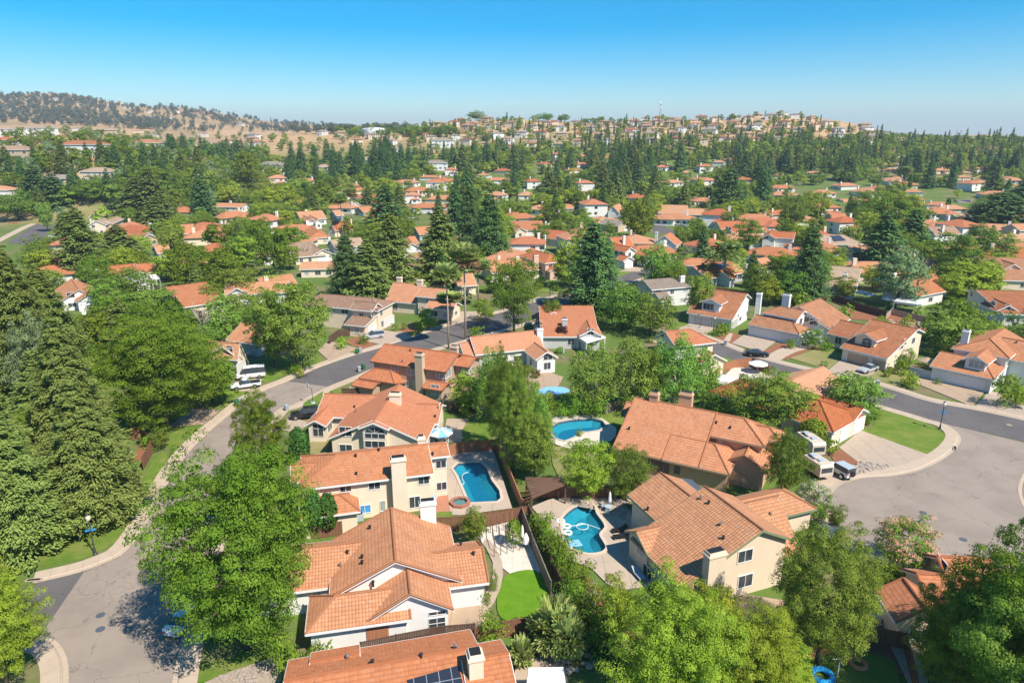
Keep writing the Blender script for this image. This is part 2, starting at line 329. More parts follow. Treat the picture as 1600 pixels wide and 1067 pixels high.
# ---------------------------------------------------------------- houses
HOUSES = []; LM = []; PROT = []
OH = .5
class House:
    def __init__(s, label, short, p0, th, wall='cream', roof='tile_orange', trim='trim_white', z0=0.0, group=None, name='house', oh=OH, land=False, cat='house'):
        s.z0 = z0; s.O = GT(*p0) if land else G(p0[0], p0[1], 0)
        if land: s.z0 = s.O.z
        s.O = Vector((s.O.x, s.O.y, s.z0)); s.th = math.radians(th); s.c, s.s = math.cos(s.th), math.sin(s.th)
        s.root = empty(name, s.O, s.th, label, cat, group); s.short = short; s.label = label
        s.W = []; s.wall, s.roof, s.trim, s.oh = wall, roof, trim, oh; s.wins = []; s.taken = []
        HOUSES.append(s)
    def L(s, p, z=0):                       # photo position at height z above the plot -> house frame
        q = G(p[0], p[1], z+s.z0)-s.O
        return Vector((q.x*s.c+q.y*s.s, -q.x*s.s+q.y*s.c, z))
    def Wd(s, p): return Vector((s.O.x+p[0]*s.c-p[1]*s.s, s.O.y+p[0]*s.s+p[1]*s.c, s.z0+p[2]))
    def eye(s, p=None):
        q = Vector((0, 0, CAMH))-s.O; o = Vector((q.x*s.c+q.y*s.s, -q.x*s.s+q.y*s.c, q.z))
        if p is None: return o
        r = ray(*p).normalized(); return o, Vector((r.x*s.c+r.y*s.s, -r.x*s.s+r.y*s.c, r.z))
    def wing(s, ax, a, b, c, zr, ze, hl, hr=None, ends='gg', zb=0.0, roof=None, wall=None):
        """ridge along axis ax from a to b at cross position c; hl = roof half width on the low (-) side, hr on the high side; ze = eave height on the hl side"""
        hr = hl if hr is None else hr; p = (zr-ze)/hl
        s.W.append(dict(ax=ax, a=min(a, b), b=max(a, b), c=c, zr=zr, p=p, hl=hl, hr=hr, ends=ends, zb=zb, roof=roof, wall=wall)); return s
    def pw(s, p1, p2, zr, e, ze, hb=None, ends='gg', **k):
        """ridge between two photo positions; e = eave position at height ze (or a half width)"""
        A, B = s.L(p1, zr), s.L(p2, zr); ax = 'u' if abs(B.x-A.x) >= abs(B.y-A.y) else 'v'
        i = 0 if ax == 'u' else 1; c = (A[1-i]+B[1-i])/2
        h = e if isinstance(e, (int, float)) else abs(s.L(e, ze)[1-i]-c)
        h = max(1.2, h); hb = h if hb is None else hb
        near = -1 if s.eye()[1-i] < c else 1
        hl, hr = (h, hb) if near < 0 else (hb, h)
        pitch = (zr-ze)/h
        a, b = sorted((A[i], B[i]))
        if A[i] > B[i]: ends = ends[::-1]
        s.W.append(dict(ax=ax, a=a, b=b, c=c, zr=zr, p=pitch, hl=hl, hr=hr, ends=ends, zb=k.get('zb', 0), roof=k.get('roof'), wall=k.get('wall'))); return s
    @staticmethod
    def P(w, t, c, z): return Vector((t, w['c']+c, z)) if w['ax'] == 'u' else Vector((w['c']-c, t, z))
    # (along, cross) of a house frame point; cross is + to the left of the axis
    @staticmethod
    def tc(w, p): return (p[0], p[1]-w['c']) if w['ax'] == 'u' else (p[1], w['c']-p[0])
    def sides(s, w):
        # roof half widths on +cross and -cross sides
        return (w['hr'], w['hl']) if w['ax'] == 'u' else (w['hl'], w['hr'])
    def ext(s, w):
        hp, hm = s.sides(w); h = min(hp, hm)
        return (w['a']-(h if w['ends'][0] == 'h' else 0), w['b']+(h if w['ends'][1] == 'h' else 0))
    def rz(s, w, p, inset=0.0):
        t, c = s.tc(w, p); hp, hm = s.sides(w); x0, x1 = s.ext(w); i = inset
        if not (x0+i <= t <= x1-i and -hm+i <= c <= hp-i): return None
        z = w['zr']-w['p']*abs(c)
        if w['ends'][0] == 'h' and t < w['a']: z = min(z, w['zr']-w['p']*(w['a']-t))
        if w['ends'][1] == 'h' and t > w['b']: z = min(z, w['zr']-w['p']*(t-w['b']))
        return z
    def roofhit(s, p):
        for k in range(320):
            z = 10.5-k*.03; q = s.L(p, z)
            for w in s.W:
                h = s.rz(w, q)
                if h is not None and h >= z: return q, w
        return None, None
    def walls_of(s, w):
        hp, hm = s.sides(w); x0, x1 = s.ext(w); o = s.oh; hp, hm = max(.4, hp-o), max(.4, hm-o); x0 += o*.8; x1 -= o*.8
        P = lambda t, c, z: s.P(w, t, c, z)
        tp = w['zr']-w['p']*hp-.1; tm = w['zr']-w['p']*hm-.1; zt = w['zr']-.1; b = w['zb']
        out = []
        for end, t, sg in ((0, x0, -1), (1, x1, 1)):
            if w['ends'][end] == 'g': pts = [P(t, -hm, b), P(t, hp, b), P(t, hp, tp), P(t, 0, zt), P(t, -hm, tm)]; top = min(tp, tm)
            else:
                pts = [P(t, -hm, b), P(t, hp, b), P(t, hp, tp), P(t, -hm, tm)]; top = min(tp, tm)
            if sg > 0: pts = pts
            else: pts = pts[::-1]
            out.append((pts, P(t, -hm, b), P(t, hp, b), P(sg, 0, 0)-P(0, 0, 0), zt if w['ends'][end] == 'g' else top))
        out.append(([P(x0, hp, b), P(x0, hp, tp), P(x1, hp, tp), P(x1, hp, b)], P(x0, hp, b), P(x1, hp, b), P(0, 1, 0)-P(0, 0, 0), tp))
        out.append(([P(x0, -hm, b), P(x1, -hm, b), P(x1, -hm, tm), P(x0, -hm, tm)], P(x0, -hm, b), P(x1, -hm, b), P(0, -1, 0)-P(0, 0, 0), tm))
        return out
    def wallhit(s, p):
        o, r = s.eye(p); best = None
        for w in s.W:
            for pts, a, b, n, top in s.walls_of(w):
                d = r.dot(n)
                if d >= -1e-3: continue
                t = (a-o).dot(n)/d
                if t <= 0: continue
                q = o+r*t; e = (b-a); Ln = e.length; e.normalize(); x = (q-a).dot(e)
                if -.3 <= x <= Ln+.3 and w['zb']-.3 <= q.z <= top+.3 and (best is None or t < best[0]): best = (t, q, n, w)
        return best
    def window(s, q, n, w, h, kind='win'):
        """opening centred at house-frame point q on a wall facing n"""
        e = Vector((0, 0, 1)).cross(n).normalized(); up = Vector((0, 0, 1))
        def B(mb, x0, x1, z0, z1, d0, d1, m=0):
            c = [q+e*x+up*z+n*d for x, z, d in ((x0, z0, d1), (x1, z0, d1), (x1, z0, d0), (x0, z0, d0), (x0, z1, d1), (x1, z1, d1), (x1, z1, d0), (x0, z1, d0))]
            mb.hexa(c, m)
        fr = M[s.trim] if s.trim in ('trim_white', 'trim_tan') else M['trim_white']
        if kind == 'garage':
            f = MB(); t = .14; B(f, -w/2-t, -w/2, -h/2, h/2+t, 0, .09); B(f, w/2, w/2+t, -h/2, h/2+t, 0, .09); B(f, -w/2, w/2, h/2, h/2+t, 0, .09)
            d = MB(); B(d, -w/2, w/2, -h/2, h/2, -.02, .035)
            g = d.build('garage_door', M[s.gdoor if hasattr(s, 'gdoor') else 'garage_white'], s.root); f.build('frame', fr, g); return
        if kind == 'door':
            d = MB(); B(d, -w/2, w/2, -h/2, h/2, -.02, .04); g = d.build('door', M['door_wood'], s.root)
            f = MB(); t = .1; B(f, -w/2-t, -w/2, -h/2, h/2+t, 0, .08); B(f, w/2, w/2+t, -h/2, h/2+t, 0, .08); B(f, -w/2, w/2, h/2, h/2+t, 0, .08); f.build('frame', fr, g); return
        if kind == 'shutter':
            d = MB(); B(d, -w/2, w/2, -h/2, h/2, 0, .07); d.build('shutter', M['fence_red'], s.root); return
        gl = {'win': 'glass', 'blind': 'blind', 'arch': 'glass', 'dark': 'glass', 'slider': 'blind', 'blue': 'blueglass'}[kind]
        f = MB(); t = .085 if kind != 'dark' else .05
        B(f, -w/2-t, -w/2, -h/2-t, h/2+t, 0, .07); B(f, w/2, w/2+t, -h/2-t, h/2+t, 0, .07); B(f, -w/2, w/2, -h/2-t, -h/2, 0, .07); B(f, -w/2, w/2, h/2, h/2+t, 0, .07)
        nm = 1 if w > .95 else 0
        if w > 2.2: nm = 2
        for k in range(nm):
            x = -w/2+w*(k+1)/(nm+1); B(f, x-.03, x+.03, -h/2, h/2, 0, .055)
        if h > 1.5: B(f, -w/2, w/2, h*.12, h*.12+.05, 0, .05)
        o = f.build('window', fr, s.root); g = MB(); B(g, -w/2, w/2, -h/2, h/2, -.02, .02)
        if kind == 'arch':
            N = 10; r = w/2; zc = h/2+t
            pts = [q+e*(r*math.cos(a))+up*(zc+r*.62*math.sin(a))+n*.025 for a in (math.pi*k/N for k in range(N+1))]
            g.face(pts); 
            for k in range(N):
                a0, a1 = math.pi*k/N, math.pi*(k+1)/N
                A = [q+e*(rr*math.cos(a))+up*(zc+rr*.62*math.sin(a)) for a in (a0, a1) for rr in (r, r+.1)]
                f2 = [A[0]+n*.06, A[1]+n*.06, A[3]+n*.06, A[2]+n*.06]; g.face(f2, 1)
            for a in (.8, 1.57, 2.34):
                p0 = q+up*zc+n*.05; p1 = q+e*(r*math.cos(a))+up*(zc+r*.62*math.sin(a))+n*.05; d = e*.03
                g.face([p0-d, p0+d, p1+d, p1-d], 1)
        g.build('pane', [M[gl], fr], o)
    def win(s, px, py, w, h, kind='win'):
        b = s.wallhit((px, py))
        if b is None: print('no wall at', s.short, px, py); return s
        s.window(b[1], b[2], w, h, kind); s.taken.append((b[1], w)); return s
    def garage(s, px, py, w, zc=1.1, h=2.15):
        b = s.wallhit((px, py))
        if b is None: print('no garage wall', s.short, px, py); return s
        q = b[1].copy(); q.z = zc; s.window(q, b[2], w, h, 'garage'); s.taken.append((q, w)); return s
    def chim(s, u, v, zt, w=1.2, d=.8, z0=0.0, mat=None):
        mb = MB(); mb.box(u-w/2, u+w/2, v-d/2, v+d/2, z0, zt-.5, tx=.0); m = M[mat or 'wall_'+s.wall]
        c = mb.build('chimney', m, s.root)
        k = MB(); k.box(u-w/2-.1, u+w/2+.1, v-d/2-.1, v+d/2+.1, zt-.5, zt-.32); k.box(u-w/2, u+w/2, v-d/2, v+d/2, zt-.32, zt, tx=.07, ty=.07); k.build('chimney_cap', m, c)
        f = MB(); f.box(u-w/2+.14, u+w/2-.14, v-d/2+.14, v+d/2-.14, zt, zt+.05); f.build('flue', M['dark'], c)
    def pchim(s, p, zt, w=1.2, d=.8, z0=0.0, mat=None):
        q = s.L(p, zt); s.chim(q.x, q.y, zt, w, d, z0, mat); return s
    def vent(s, *ps):
        for p in ps:
            q, w = s.roofhit(p)
            if q is None: continue
            mb = MB(); mb.lathe(q-Vector((0, 0, .2)), [(.11, 0), (.11, .5), (.17, .52), (.17, .6), (.02, .68)], 8); mb.build('roof_vent', M['dark'] if random.random() < .6 else M['steel'], s.root)
        return s
    def solar(s, a, b, c, d):
        q = [s.roofhit(p)[0] for p in (a, b, c, d)]
        if any(x is None for x in q): print('solar miss', s.short); return s
        n = (q[1]-q[0]).cross(q[3]-q[0]).normalized(); n = n if n.z > 0 else -n
        mb = MB(); mb.hexa([x+n*.05 for x in q]+[x+n*.13 for x in q]); mb.build('solar_panel', M['solar'], s.root); return s
    def finish(s, auto=0, chims=()):
        wl = {}; rf = {}; fa = MB(); T = .2
        for w in s.W:
            wm = w['wall'] or s.wall; mbw = wl.setdefault(wm, MB())
            for pts, a, b, n, top in s.walls_of(w): mbw.sface(pts)
            rm = w['roof'] or s.roof; r = rf.setdefault(rm, MB())
            hp, hm = s.sides(w); x0, x1 = s.ext(w); P = lambda t, c, z: s.P(w, t, c, z)
            zp = w['zr']-w['p']*hp; zm = w['zr']-w['p']*hm; a, b = w['a'], w['b']; zr = w['zr']
            h = min(hp, hm); A, B = P(a, 0, zr), P(b, 0, zr)
            ze = zr-w['p']*h
            cp0, cp1, cm0, cm1 = P(x0, hp, zp), P(x1, hp, zp), P(x0, -hm, zm), P(x1, -hm, zm)
            fs = [[A, B, cp1, cp0][::-1] if False else [B, A, cp0, cp1], [A, B, cm1, cm0]]
            if w['ends'][0] == 'h': fs.append([cp0, A, cm0])
            if w['ends'][1] == 'h': fs.append([cm1, B, cp1])
            for f in fs:
                n = (f[1]-f[0]).cross(f[2]-f[0])
                if n.z < 0: f = f[::-1]
                r.sface(f); r.face([p-Vector((0, 0, T)) for p in f[::-1]], 1)
            edges = [(cm0, cm1), (cp1, cp0)]
            if w['ends'][0] == 'h': edges.append((cp0, cm0))
            else: edges += [(A, cm0), (cp0, A)]
            if w['ends'][1] == 'h': edges.append((cm1, cp1))
            else: edges += [(cm1, B), (B, cp1)]
            ctr = P((x0+x1)/2, 0, 0)
            for p, q in edges:
                d = (q-p); d.z = 0; n = Vector((d.y, -d.x, 0)).normalized(); m_ = (p+q)/2-ctr
                if n.dot(m_) < 0: n = -n
                o1, o2 = n*.0, n*.05; dn = Vector((0, 0, T+.06)); up = Vector((0, 0, -.015))
                fa.hexa([p-dn+o2, q-dn+o2, q-dn+o1, p-dn+o1, p+up+o2, q+up+o2, q+up+o1, p+up+o1])
            capz = Vector((0, 0, .0))
            caps = [(A, B)]
            for e_, pt, c1, c2 in ((0, A, cp0, cm0), (1, B, cp1, cm1)):
                if w['ends'][e_] == 'h': caps += [(pt, c1), (pt, c2)]
                else: caps += [(pt+(B-A).normalized()*(0), c1), (pt, c2)] if w['p'] > 0 and s.roof in ('tile_peach', 'tile_clay') else []
            for p, q in caps:
                if (q-p).length > .5: r.tube([p, q], .13, 6, 0, True)
        ks = list(wl)
        for i, k in enumerate(ks): wl[k].build('wall', M['wall_'+k], s.root)
        rk = list(rf); ro = None
        for k in rk: ro = rf[k].build('roof', [M[k], M['soffit']], s.root)
        fa.build('fascia', M[s.trim], s.root)
        for c in chims: s.pchim(*c)
        if auto: s.autowin(auto)
        xs, ys = [], []
        for w in s.W:
            x0, x1 = s.ext(w); hp, hm = s.sides(w)
            for t in (x0, x1):
                for c in (-hm, hp):
                    for z in (0, w['zr']-1): p = PJ(s.Wd(s.P(w, t, c, z))); xs.append(p[0]); ys.append(p[1])
        s.bb = (min(xs), min(ys), max(xs), max(ys)); s.D = s.O.y; PROT.append(s)
        LM.append(((s.bb[0]+s.bb[2])/2, (s.bb[1]+s.bb[3])/2, s.short, s.bb))
        return s
    def autowin(s, dens=1):
        rnd = random.Random(int(s.O.x*37+s.O.y*11)); o = s.eye()
        ng = 0
        for w in s.W:
            for pts, a, b, n, top in s.walls_of(w):
                if (o-a).dot(n) <= 0: continue
                Ln = (b-a).length; e = (b-a).normalized()
                if Ln < 1.6: continue
                levels = [1.5] if top < 4.6 else [1.5, 4.2]
                if top < 2.2: continue
                if top-w['zb'] < 4 and w['zb'] > 1: levels = [w['zb']+1.1]
                for z in levels:
                    k = max(1, int(Ln/3.4)); 
                    for i in range(k):
                        x = Ln*(i+.5)/k+rnd.uniform(-.3, .3); q = a+e*x; q.z = z
                        if any((q-t).length < ww/2+1.0 for t, ww in s.taken): continue
                        q2 = q+n*.4
                        if any((lambda h: h is not None and h > z)(s.rz(w2, q2, s.oh)) for w2 in s.W): continue
                        if rnd.random() > .85*dens: continue
                        if z == 1.5 and ng < 1 and Ln > 6 and rnd.random() < .5:
                            q.z = 1.1; s.window(q, n, min(4.8, Ln-1.4), 2.15, 'garage'); ng += 1; s.taken.append((q, 5)); continue
                        s.window(q, n, rnd.choice((1.1, 1.4, 1.8)), rnd.choice((1.0, 1.25, 1.4)), rnd.choice(('win', 'win', 'blind'))); s.taken.append((q, 1.4))
# --- the near houses, each drawn in its own frame (u along the house angle, v behind it)
h = House('white house with peach barrel tile cross gables and white chimney, beside the bright artificial lawn', 'white cross gabled house', (620, 930), 12, 'white', 'tile_peach')
h.wing('v', -3.6, 6.2, 0, 6.5, 3.4, 6.3); h.wing('v', -7.2, 0, 1.1, 5.3, 2.95, 4.1, 3.9); h.wing('u', -5.6, 1, -4.9, 4.5, 2.9, 2.65, ends='hg')
h.wing('u', -11, -2, 2.7, 5.05, 2.98, 4.1, ends='hg'); h.wing('u', 2, 8.9, -.2, 4.6, 3.0, 3.7)
h.chim(3.95, 6.3, 7.0, 1.7, .9); h.win(683, 976, 1.5, 1.6, 'dark'); h.win(683, 957, 1.5, .35, 'dark'); h.win(590, 988, 2.0, 1.25, 'shutter')
h.vent((543, 865), (566, 872), (532, 885), (566, 881), (583, 913), (578, 826), (740, 867), (720, 852)); h.finish(); hB = h
h = House('long two-storey cream house with orange low roof and tall front chimney, between white house and pool', 'long two-storey cream house', (580, 820), 15, 'cream', 'tile_orange')
h.wing('u', -3.4, 8, 5.9, 7.0, 5.2, 4.6, ends='hg'); h.wing('u', -9, -4, 6.3, 6.1, 5.2, 3); h.wing('u', 7, 10.5, 6.1, 6.75, 6.0, 2.05, 3); h.wing('u', -8, -3.4, .6, 4.3, 3.0, 2.2, 2.5, ends='gh')
h.chim(3.7, 1.15, 8.1, 1.75, 1.0); h.chim(7.2, 6.6, 8.0, .95, .8)
for a in ((540, 762, 1.3, .95), (585, 758, 1.3, .95), (662, 750, 1.3, .95), (689, 725, 1.25, .95), (690, 759, 1.25, 1.05), (648, 784, 1.3, 1.5), (598, 790, .6, 1.35, 'blind')): h.win(*a)
h.win(570, 795, 1.35, 1.0, 'blue'); h.vent((556, 714), (557, 742), (592, 705), (676, 711)); h.finish(); hC = h
h = House('red tiled house with broad cream gable holding a half round window and dark car in front', 'red tiled house with half round window', (590, 690), -5, 'cream', 'tile_red')
h.wing('v', -6.2, 8.3, 1.6, 6.4, 3.2, 7.1, 7.3); h.wing('v', -7.0, -2, 1.65, 6.3, 5.35, 2.2); h.wing('u', -10.4, 0, 6.6, 5, 3.0, 4.6); h.wing('v', -1.5, 4, -9.1, 3.9, 3.0, 1.7); h.wing('u', 4, 9.4, 4.4, 4.7, 3.1, 3.7, 3)
h.chim(2.7, 1.6, 7.6, 1.7, .8); h.win(586, 681, 2.9, .75, 'arch'); h.win(586, 694, 2.9, 1.0, 'win'); h.win(497, 672, 1.6, 2.0, 'dark')
h.vent((554, 637), (556, 643), (680, 652)); h.finish(.6); hD = h
h = House('two-storey taupe house with clay tile roof and tall front chimney, beside the grey street', 'two-storey taupe house', (660, 612), -23, 'taupe', 'tile_clay', 'trim_brown')
h.wing('u', -9.6, 6.1, 3.0, 7.2, 5.3, 5); h.wing('u', 5, 8.9, 4.4, 6.5, 5.4, 2.8); h.wing('u', -8, -4.6, -3.1, 4.5, 3.0, 2.1, 5, ends='hh'); h.wing('u', -10, -5.5, -6.0, 3.0, 2.4, 1.6); h.wing('u', 2.5, 6.5, -2.2, 3.3, 2.7, 2.2, 2)
h.chim(.9, -2.0, 8.2, 1.5, 1.0, mat='wall_tan'); h.chim(4.8, 3.9, 8.4, 1.4, .8, mat='wall_tan')
for a in ((617, 575, 1.4, 1.1, 'blind'), (642, 580, 1.5, 1.2, 'blind'), (687, 586, 1.4, 1.2, 'blind'), (700, 583, 2.2, 1.4, 'blind'), (735, 576, 1.1, 1.4, 'blind'), (727, 579, 1.1, 1.0, 'blind'), (634, 599, 1.1, 1.0, 'blind'), (650, 603, .9, 2.0, 'blind'), (680, 609, 1.6, 1.8, 'slider')): h.win(*a)
h.vent((641, 549), (629, 566)); h.finish(); hE = h
h = House('two-storey beige house with long clay tile roof and wide end chimney, beside the kidney pool', 'beige house with long clay roof', (1106, 945), -69, 'beige', 'tile_clay2', 'trim_green')
h.wing('u', -9.2, .35, 5.6, 7.5, 3.0, 9.2, 4.0); h.wing('u', -15.4, -7, 3.9, 6.5, 4.4, 4.4, 3.2); h.wing('v', -3.7, 2, -8.1, 4.5, 3.2, 2.3)
h.wing('v', 8, 17.4, -9.7, 4.4, 2.95, 2.8, 2.9, ends='gh'); h.wing('v', 6, 15.4, -8.2, 4.9, 2.7, 2, 4.9)
h.chim(.75, -.35, 6.9, 1.0, 1.95); h.win(1164, 868, 1.7, 1.3); h.win(1164, 907, 1.7, 1.4); h.win(1126, 886, .55, 1.5, 'dark'); h.win(1123, 911, .55, 1.9, 'shutter'); h.win(1077, 922, .7, 1.9, 'shutter'); h.win(1037, 905, 3.2, 2.0, 'slider'); h.win(1001, 857, 1.2, 1.2, 'blind'); h.win(1012, 893, 1.6, 1.2)
h.vent((1095, 780), (1107, 787), (1012, 797), (1126, 821), (1130, 842), (1204, 805)); h.finish(); hF = h
h = House('large peach stucco house with orange clay hip roof and two chimneys, behind the covered pergola', 'large peach stucco house', (1060, 745), -29, 'peach', 'tile_clay', 'trim_tan')
h.wing('u', -9.1, 3.0, 7.0, 7.6, 2.98, 8.7, 4.5); h.wing('u', 0, 6.7, 7.2, 7.45, 5.4, 3.5, 4.6, ends='gh'); h.wing('u', -2, 4.0, 2.2, 5.0, 2.95, 3.95, 3, ends='gh'); h.wing('u', -11.2, -7, 9.6, 5.6, 4.2, 2.3); h.wing('v', 1, 9, 8.2, 4.8, 3.1, 3.0); h.wing('u', 6, 10, 8.2, 6.4, 5.3, 2.0, 2, ends='gh')
h.chim(-6.2, 7.2, 9.0, 1.3, 1.0); h.chim(-1.9, 8.6, 9.3, 1.9, 1.0); h.win(1021, 726, 1.5, 1.5, 'dark'); h.win(1037, 730, 1.6, 1.5, 'dark'); h.win(1058, 734, .8, 1.1, 'dark'); h.win(1126, 689, .7, .7, 'blind')
h.vent((983, 671), (1119, 662), (1141, 670)); h.finish(.5); hG = h
h = House('orange clay tiled corner house with white double garage facing the round street end', 'corner house with round hedge', (1304, 690), -50, 'cream', 'tile_clay2')
h.wing('u', -16, -3.9, 1.6, 5.2, 2.9, 5.0, ends='hh'); h.wing('u', -7, 1.15, 5.9, 4.3, 2.9, 2.9); h.wing('v', 3, 16, -10.5, 6.0, 3.6, 5.0, roof='tile_red')
h.gdoor = 'garage_white'; h.garage(1320, 668, 2.4); h.garage(1343, 652, 3.0); h.vent((1273, 634),); h.finish(.8); hH = h
h = House('peach roofed house cut by the bottom edge of the photo with solar panels and pale chimney', 'nearest roof with solar panels', (640, 1060), 14, 'cream', 'tile_orange')
h.wing('u', -9.8, 5.6, -2.8, 4.6, 1.9, 7.0, 4); h.wing('u', 4, 7.9, -3.9, 4.4, 2.2, 5.6, 3); h.wing('u', -8, -4, -.4, 3.9, 3.1, 2, 2); h.wing('v', -8.5, -2, -7.5, 4.3, 3.0, 2.6)
h.chim(4.9, -4.9, 6.0, 1.15, 1.15, 2); h.solar((636, 1063), (716, 1040), (724, 1072), (648, 1092)); h.vent((543, 1029), (582, 1037), (658, 1027), (712, 1013)); h.finish(); hA = h
def PH(label, short, p0, wall, roof, wings, chims=(), wins=(), gar=(), solar=(), auto=.9, trim='trim_white', th=None, gdoor='garage_white', group=None, vents=()):
    """house whose ridges were surveyed from the photograph: wings = (ridge end, ridge end, ridge height, eave, eave height[, back width, ends])"""
    a, b, z = wings[0][:3]
    if th is None:
        A, B = G(*a, z), G(*b, z); th = math.degrees(math.atan2(B.y-A.y, B.x-A.x)); th = (th+45) % 90-45
    h = House(label, short, p0, th, wall, roof, trim, group=group); h.gdoor = gdoor
    for w in wings:
        hb = w[5] if len(w) > 5 else None; en = w[6] if len(w) > 6 else 'gg'; h.pw(w[0], w[1], w[2], w[3], w[4], hb, en)
    for g in gar: h.garage(*g)
    for g in wins: h.win(*g)
    for g in solar: h.solar(*g)
    h.vent(*vents); return h.finish(auto, chims)
h = House('white garage house with double dormer window and orange clay roof, by the wide gravel bed', 'white three-door garage house', (1458, 600), -47, 'white', 'tile_clay2')
h.wing('u', -1.5, 5.6, 7.2, 4.6, 2.9, 5.7, 3.4, ends='gh'); h.wing('v', 2.9, 12, 5.3, 6.2, 5.1, 2.1); h.wing('v', 13, 24, 4.8, 7.4, 5.3, 5.0, 4.6, ends='hg'); h.wing('u', 6, 20, 17, 7.1, 4.6, 6.0, 6)
h.garage(1473, 588, 2.5); h.garage(1513, 600, 5.0); h.win(1526, 569, 2.4, 1.4, 'blind'); h.pchim((1511, 515), 8.8, 1.2, 1.0); h.vent((1588, 536)); h.finish(.8)
h = House('beige house with arched dormer over two tan garage doors, silver sedan on its drive', 'house with arched dormer', (1385, 575), -53, 'cream', 'tile_brown')
h.wing('u', -8.4, 1.2, 8.8, 7.0, 2.9, 12.0, 3.6); h.wing('u', -15.5, -7, 9.4, 5.3, 3.0, 5.0, 4); h.wing('v', -1.0, 9, -4.8, 6.4, 5.25, 2.5)
h.gdoor = 'garage_tan'; h.garage(1341, 557, 4.4); h.garage(1373, 567, 2.6); h.win(1354, 538, 2.0, 1.2, 'arch'); h.win(1414, 534, 1.2, 1.2); h.win(1427, 532, 1.2, 1.2); h.win(1310, 532, 1.4, 1.5); h.finish(.7)
h = House('white house with brown hip roof, square bay window and low garage, behind the black parked car', 'house behind the black car', (1190, 540), -45, 'white', 'tile_brown')
h.wing('u', -5.9, 2.8, 8.2, 4.6, 2.85, 3.3, 4, ends='gh'); h.wing('u', -1.6, 4, 11.6, 6.7, 5.3, 3.5, 3, ends='hg'); h.wing('v', 13, 25, 2.2, 7.1, 4.9, 4.5, 7.6); h.wing('v', 12.4, 20, 6.2, 4.9, 3.2, 3.4)
h.garage(1178, 519, 2.5); h.garage(1203, 525, 4.6); h.win(1211, 499, 2.0, 1.5, 'blind'); h.pchim((1230, 459), 8.2, 1.8, 1.0); h.finish(.8)
PH('white gabled house with brown roof, wide shed dormer and tall white side chimney, pale drive in front', 'white gable house with side chimney', (1130, 505), 'white', 'tile_brown',
   [((1098, 450), (1168, 459), 7.4, (1130, 497), 2.9, 4.2), ((1109, 466), (1132, 456), 7.0, 2.7, 5.8)], [((1187, 457), 7.4, 1.2, 1.0)],
   [(1107, 479, 2.6, 1.5, 'win'), (1157, 477, .9, 1.2), (1170, 472, .9, 1.2), (1153, 495, .7, 1.3), (1167, 490, 1.0, 1.2)], [(1099, 497, 4.8), (1119, 503, 2.6)], gdoor='garage_grey')
PH('orange roofed house with grey gable end and white flat patio cover, by the purple plum tree', 'grey gable house with white patio cover', (870, 525), 'grey', 'tile_red',
   [((842, 478), (926, 478), 6.2, (900, 526), 2.9, 5), ((847, 487), (880, 476), 5.8, 5, 3.0), ((915, 500), (926, 515), 4.8, 2.5, 3.4)], [((882, 497), 5.8, 1.3, .9, 0)], [(840, 503, 1.2, 1.2), (859, 507, 1.2, 1.2)])
PH('orange roofed house with small white front gable and cream chimney, left of the grey gable house', 'house with small white front gable', (800, 560), 'white', 'tile_red',
   [((740, 532), (832, 511), 6.0, (800, 548), 3.4, 5), ((832, 535), (858, 549), 4.6, 2.4, 3.2), ((715, 533), (752, 536), 4.9, 3.5, 3.1)], [((843, 512), 6.8, 1.3, .9)], [(856, 557, 1.8, 1.3, 'win')], th=20)
PH('umber roofed house with white double dormer window above white garage, silver minivan on the drive', 'umber roofed house', (590, 520), 'beige', 'tile_umber',
   [((514, 455), (570, 470), 7.2, (545, 482), 5.3, 4, 'hh'), ((584, 476), (560, 468), 7.0, 2.5, 5.6), ((551, 489), (600, 484), 4.6, (562, 509), 2.9, 3, 'gg')], [], [(584, 488, 2.6, 1.5, 'win')], [(583, 514, 4.6)], th=-18)
PH('wide orange hip roofed house with twin white chimneys, right of the umber roofed house', 'orange house with twin white chimneys', (640, 485), 'beige', 'tile_red',
   [((610, 443), (668, 443), 7.0, (580, 468), 3.0, 6, 'gg'), ((660, 448), (697, 453), 6.8, 3.5, 5.2), ((668, 470), (718, 470), 4.4, 3.0, 3.0)], [((624, 432), 8.5, 1.4, .9), ((656, 436), 8.5, 1.5, .9)], [(687, 464, 1.6, 1.7, 'win')], [], th=-20)
PH('pale house with orange roof, tall gable and white flat patio cover, behind the block wall', 'house behind the block wall', (1440, 478), 'ltgrey', 'tile_orange',
   [((1412, 439), (1432, 428), 6.6, 7, 3.2, 4), ((1440, 430), (1465, 428), 6.0, 5, 3.2)], [((1397, 426), 7.6, 1.3, .9, 0)], [(1417, 453, 1.6, 1.8, 'arch'), (1393, 452, 1.1, 1.1)], th=30)
PH('brown roofed house with small grey gable and three narrow windows, at the right photo edge', 'house with small grey gable', (1560, 498), 'ltgrey', 'tile_brown',
   [((1522, 452), (1640, 458), 5.8, (1560, 490), 3.0, 5), ((1552, 476), (1575, 466), 4.8, 2.8, 3.2)], [], [(1554, 488, 2.0, 1.0)], [], th=-8)
PH('beige house with black arched dormer window over grey garage doors, at the right photo edge', 'house with black arched dormer', (1560, 450), 'beige', 'tile_brown',
   [((1530, 404), (1640, 402), 7.0, (1570, 438), 3.0, 5), ((1562, 412), (1580, 404), 6.6, 2.6, 5.0)], [], [(1563, 426, 2.4, 1.5, 'arch')], [(1555, 446, 4.0)], th=-8, gdoor='garage_grey')
PH('tan roofed white house with tall tapering chimney and small windows, behind the dark board fence', 'tan roofed white house', (1320, 465), 'white', 'tile_tan',
   [((1297, 412), (1345, 422), 7.0, (1308, 449), 3.2, 4)], [((1321, 427), 6.4, 1.2, .9)], [], th=-30)
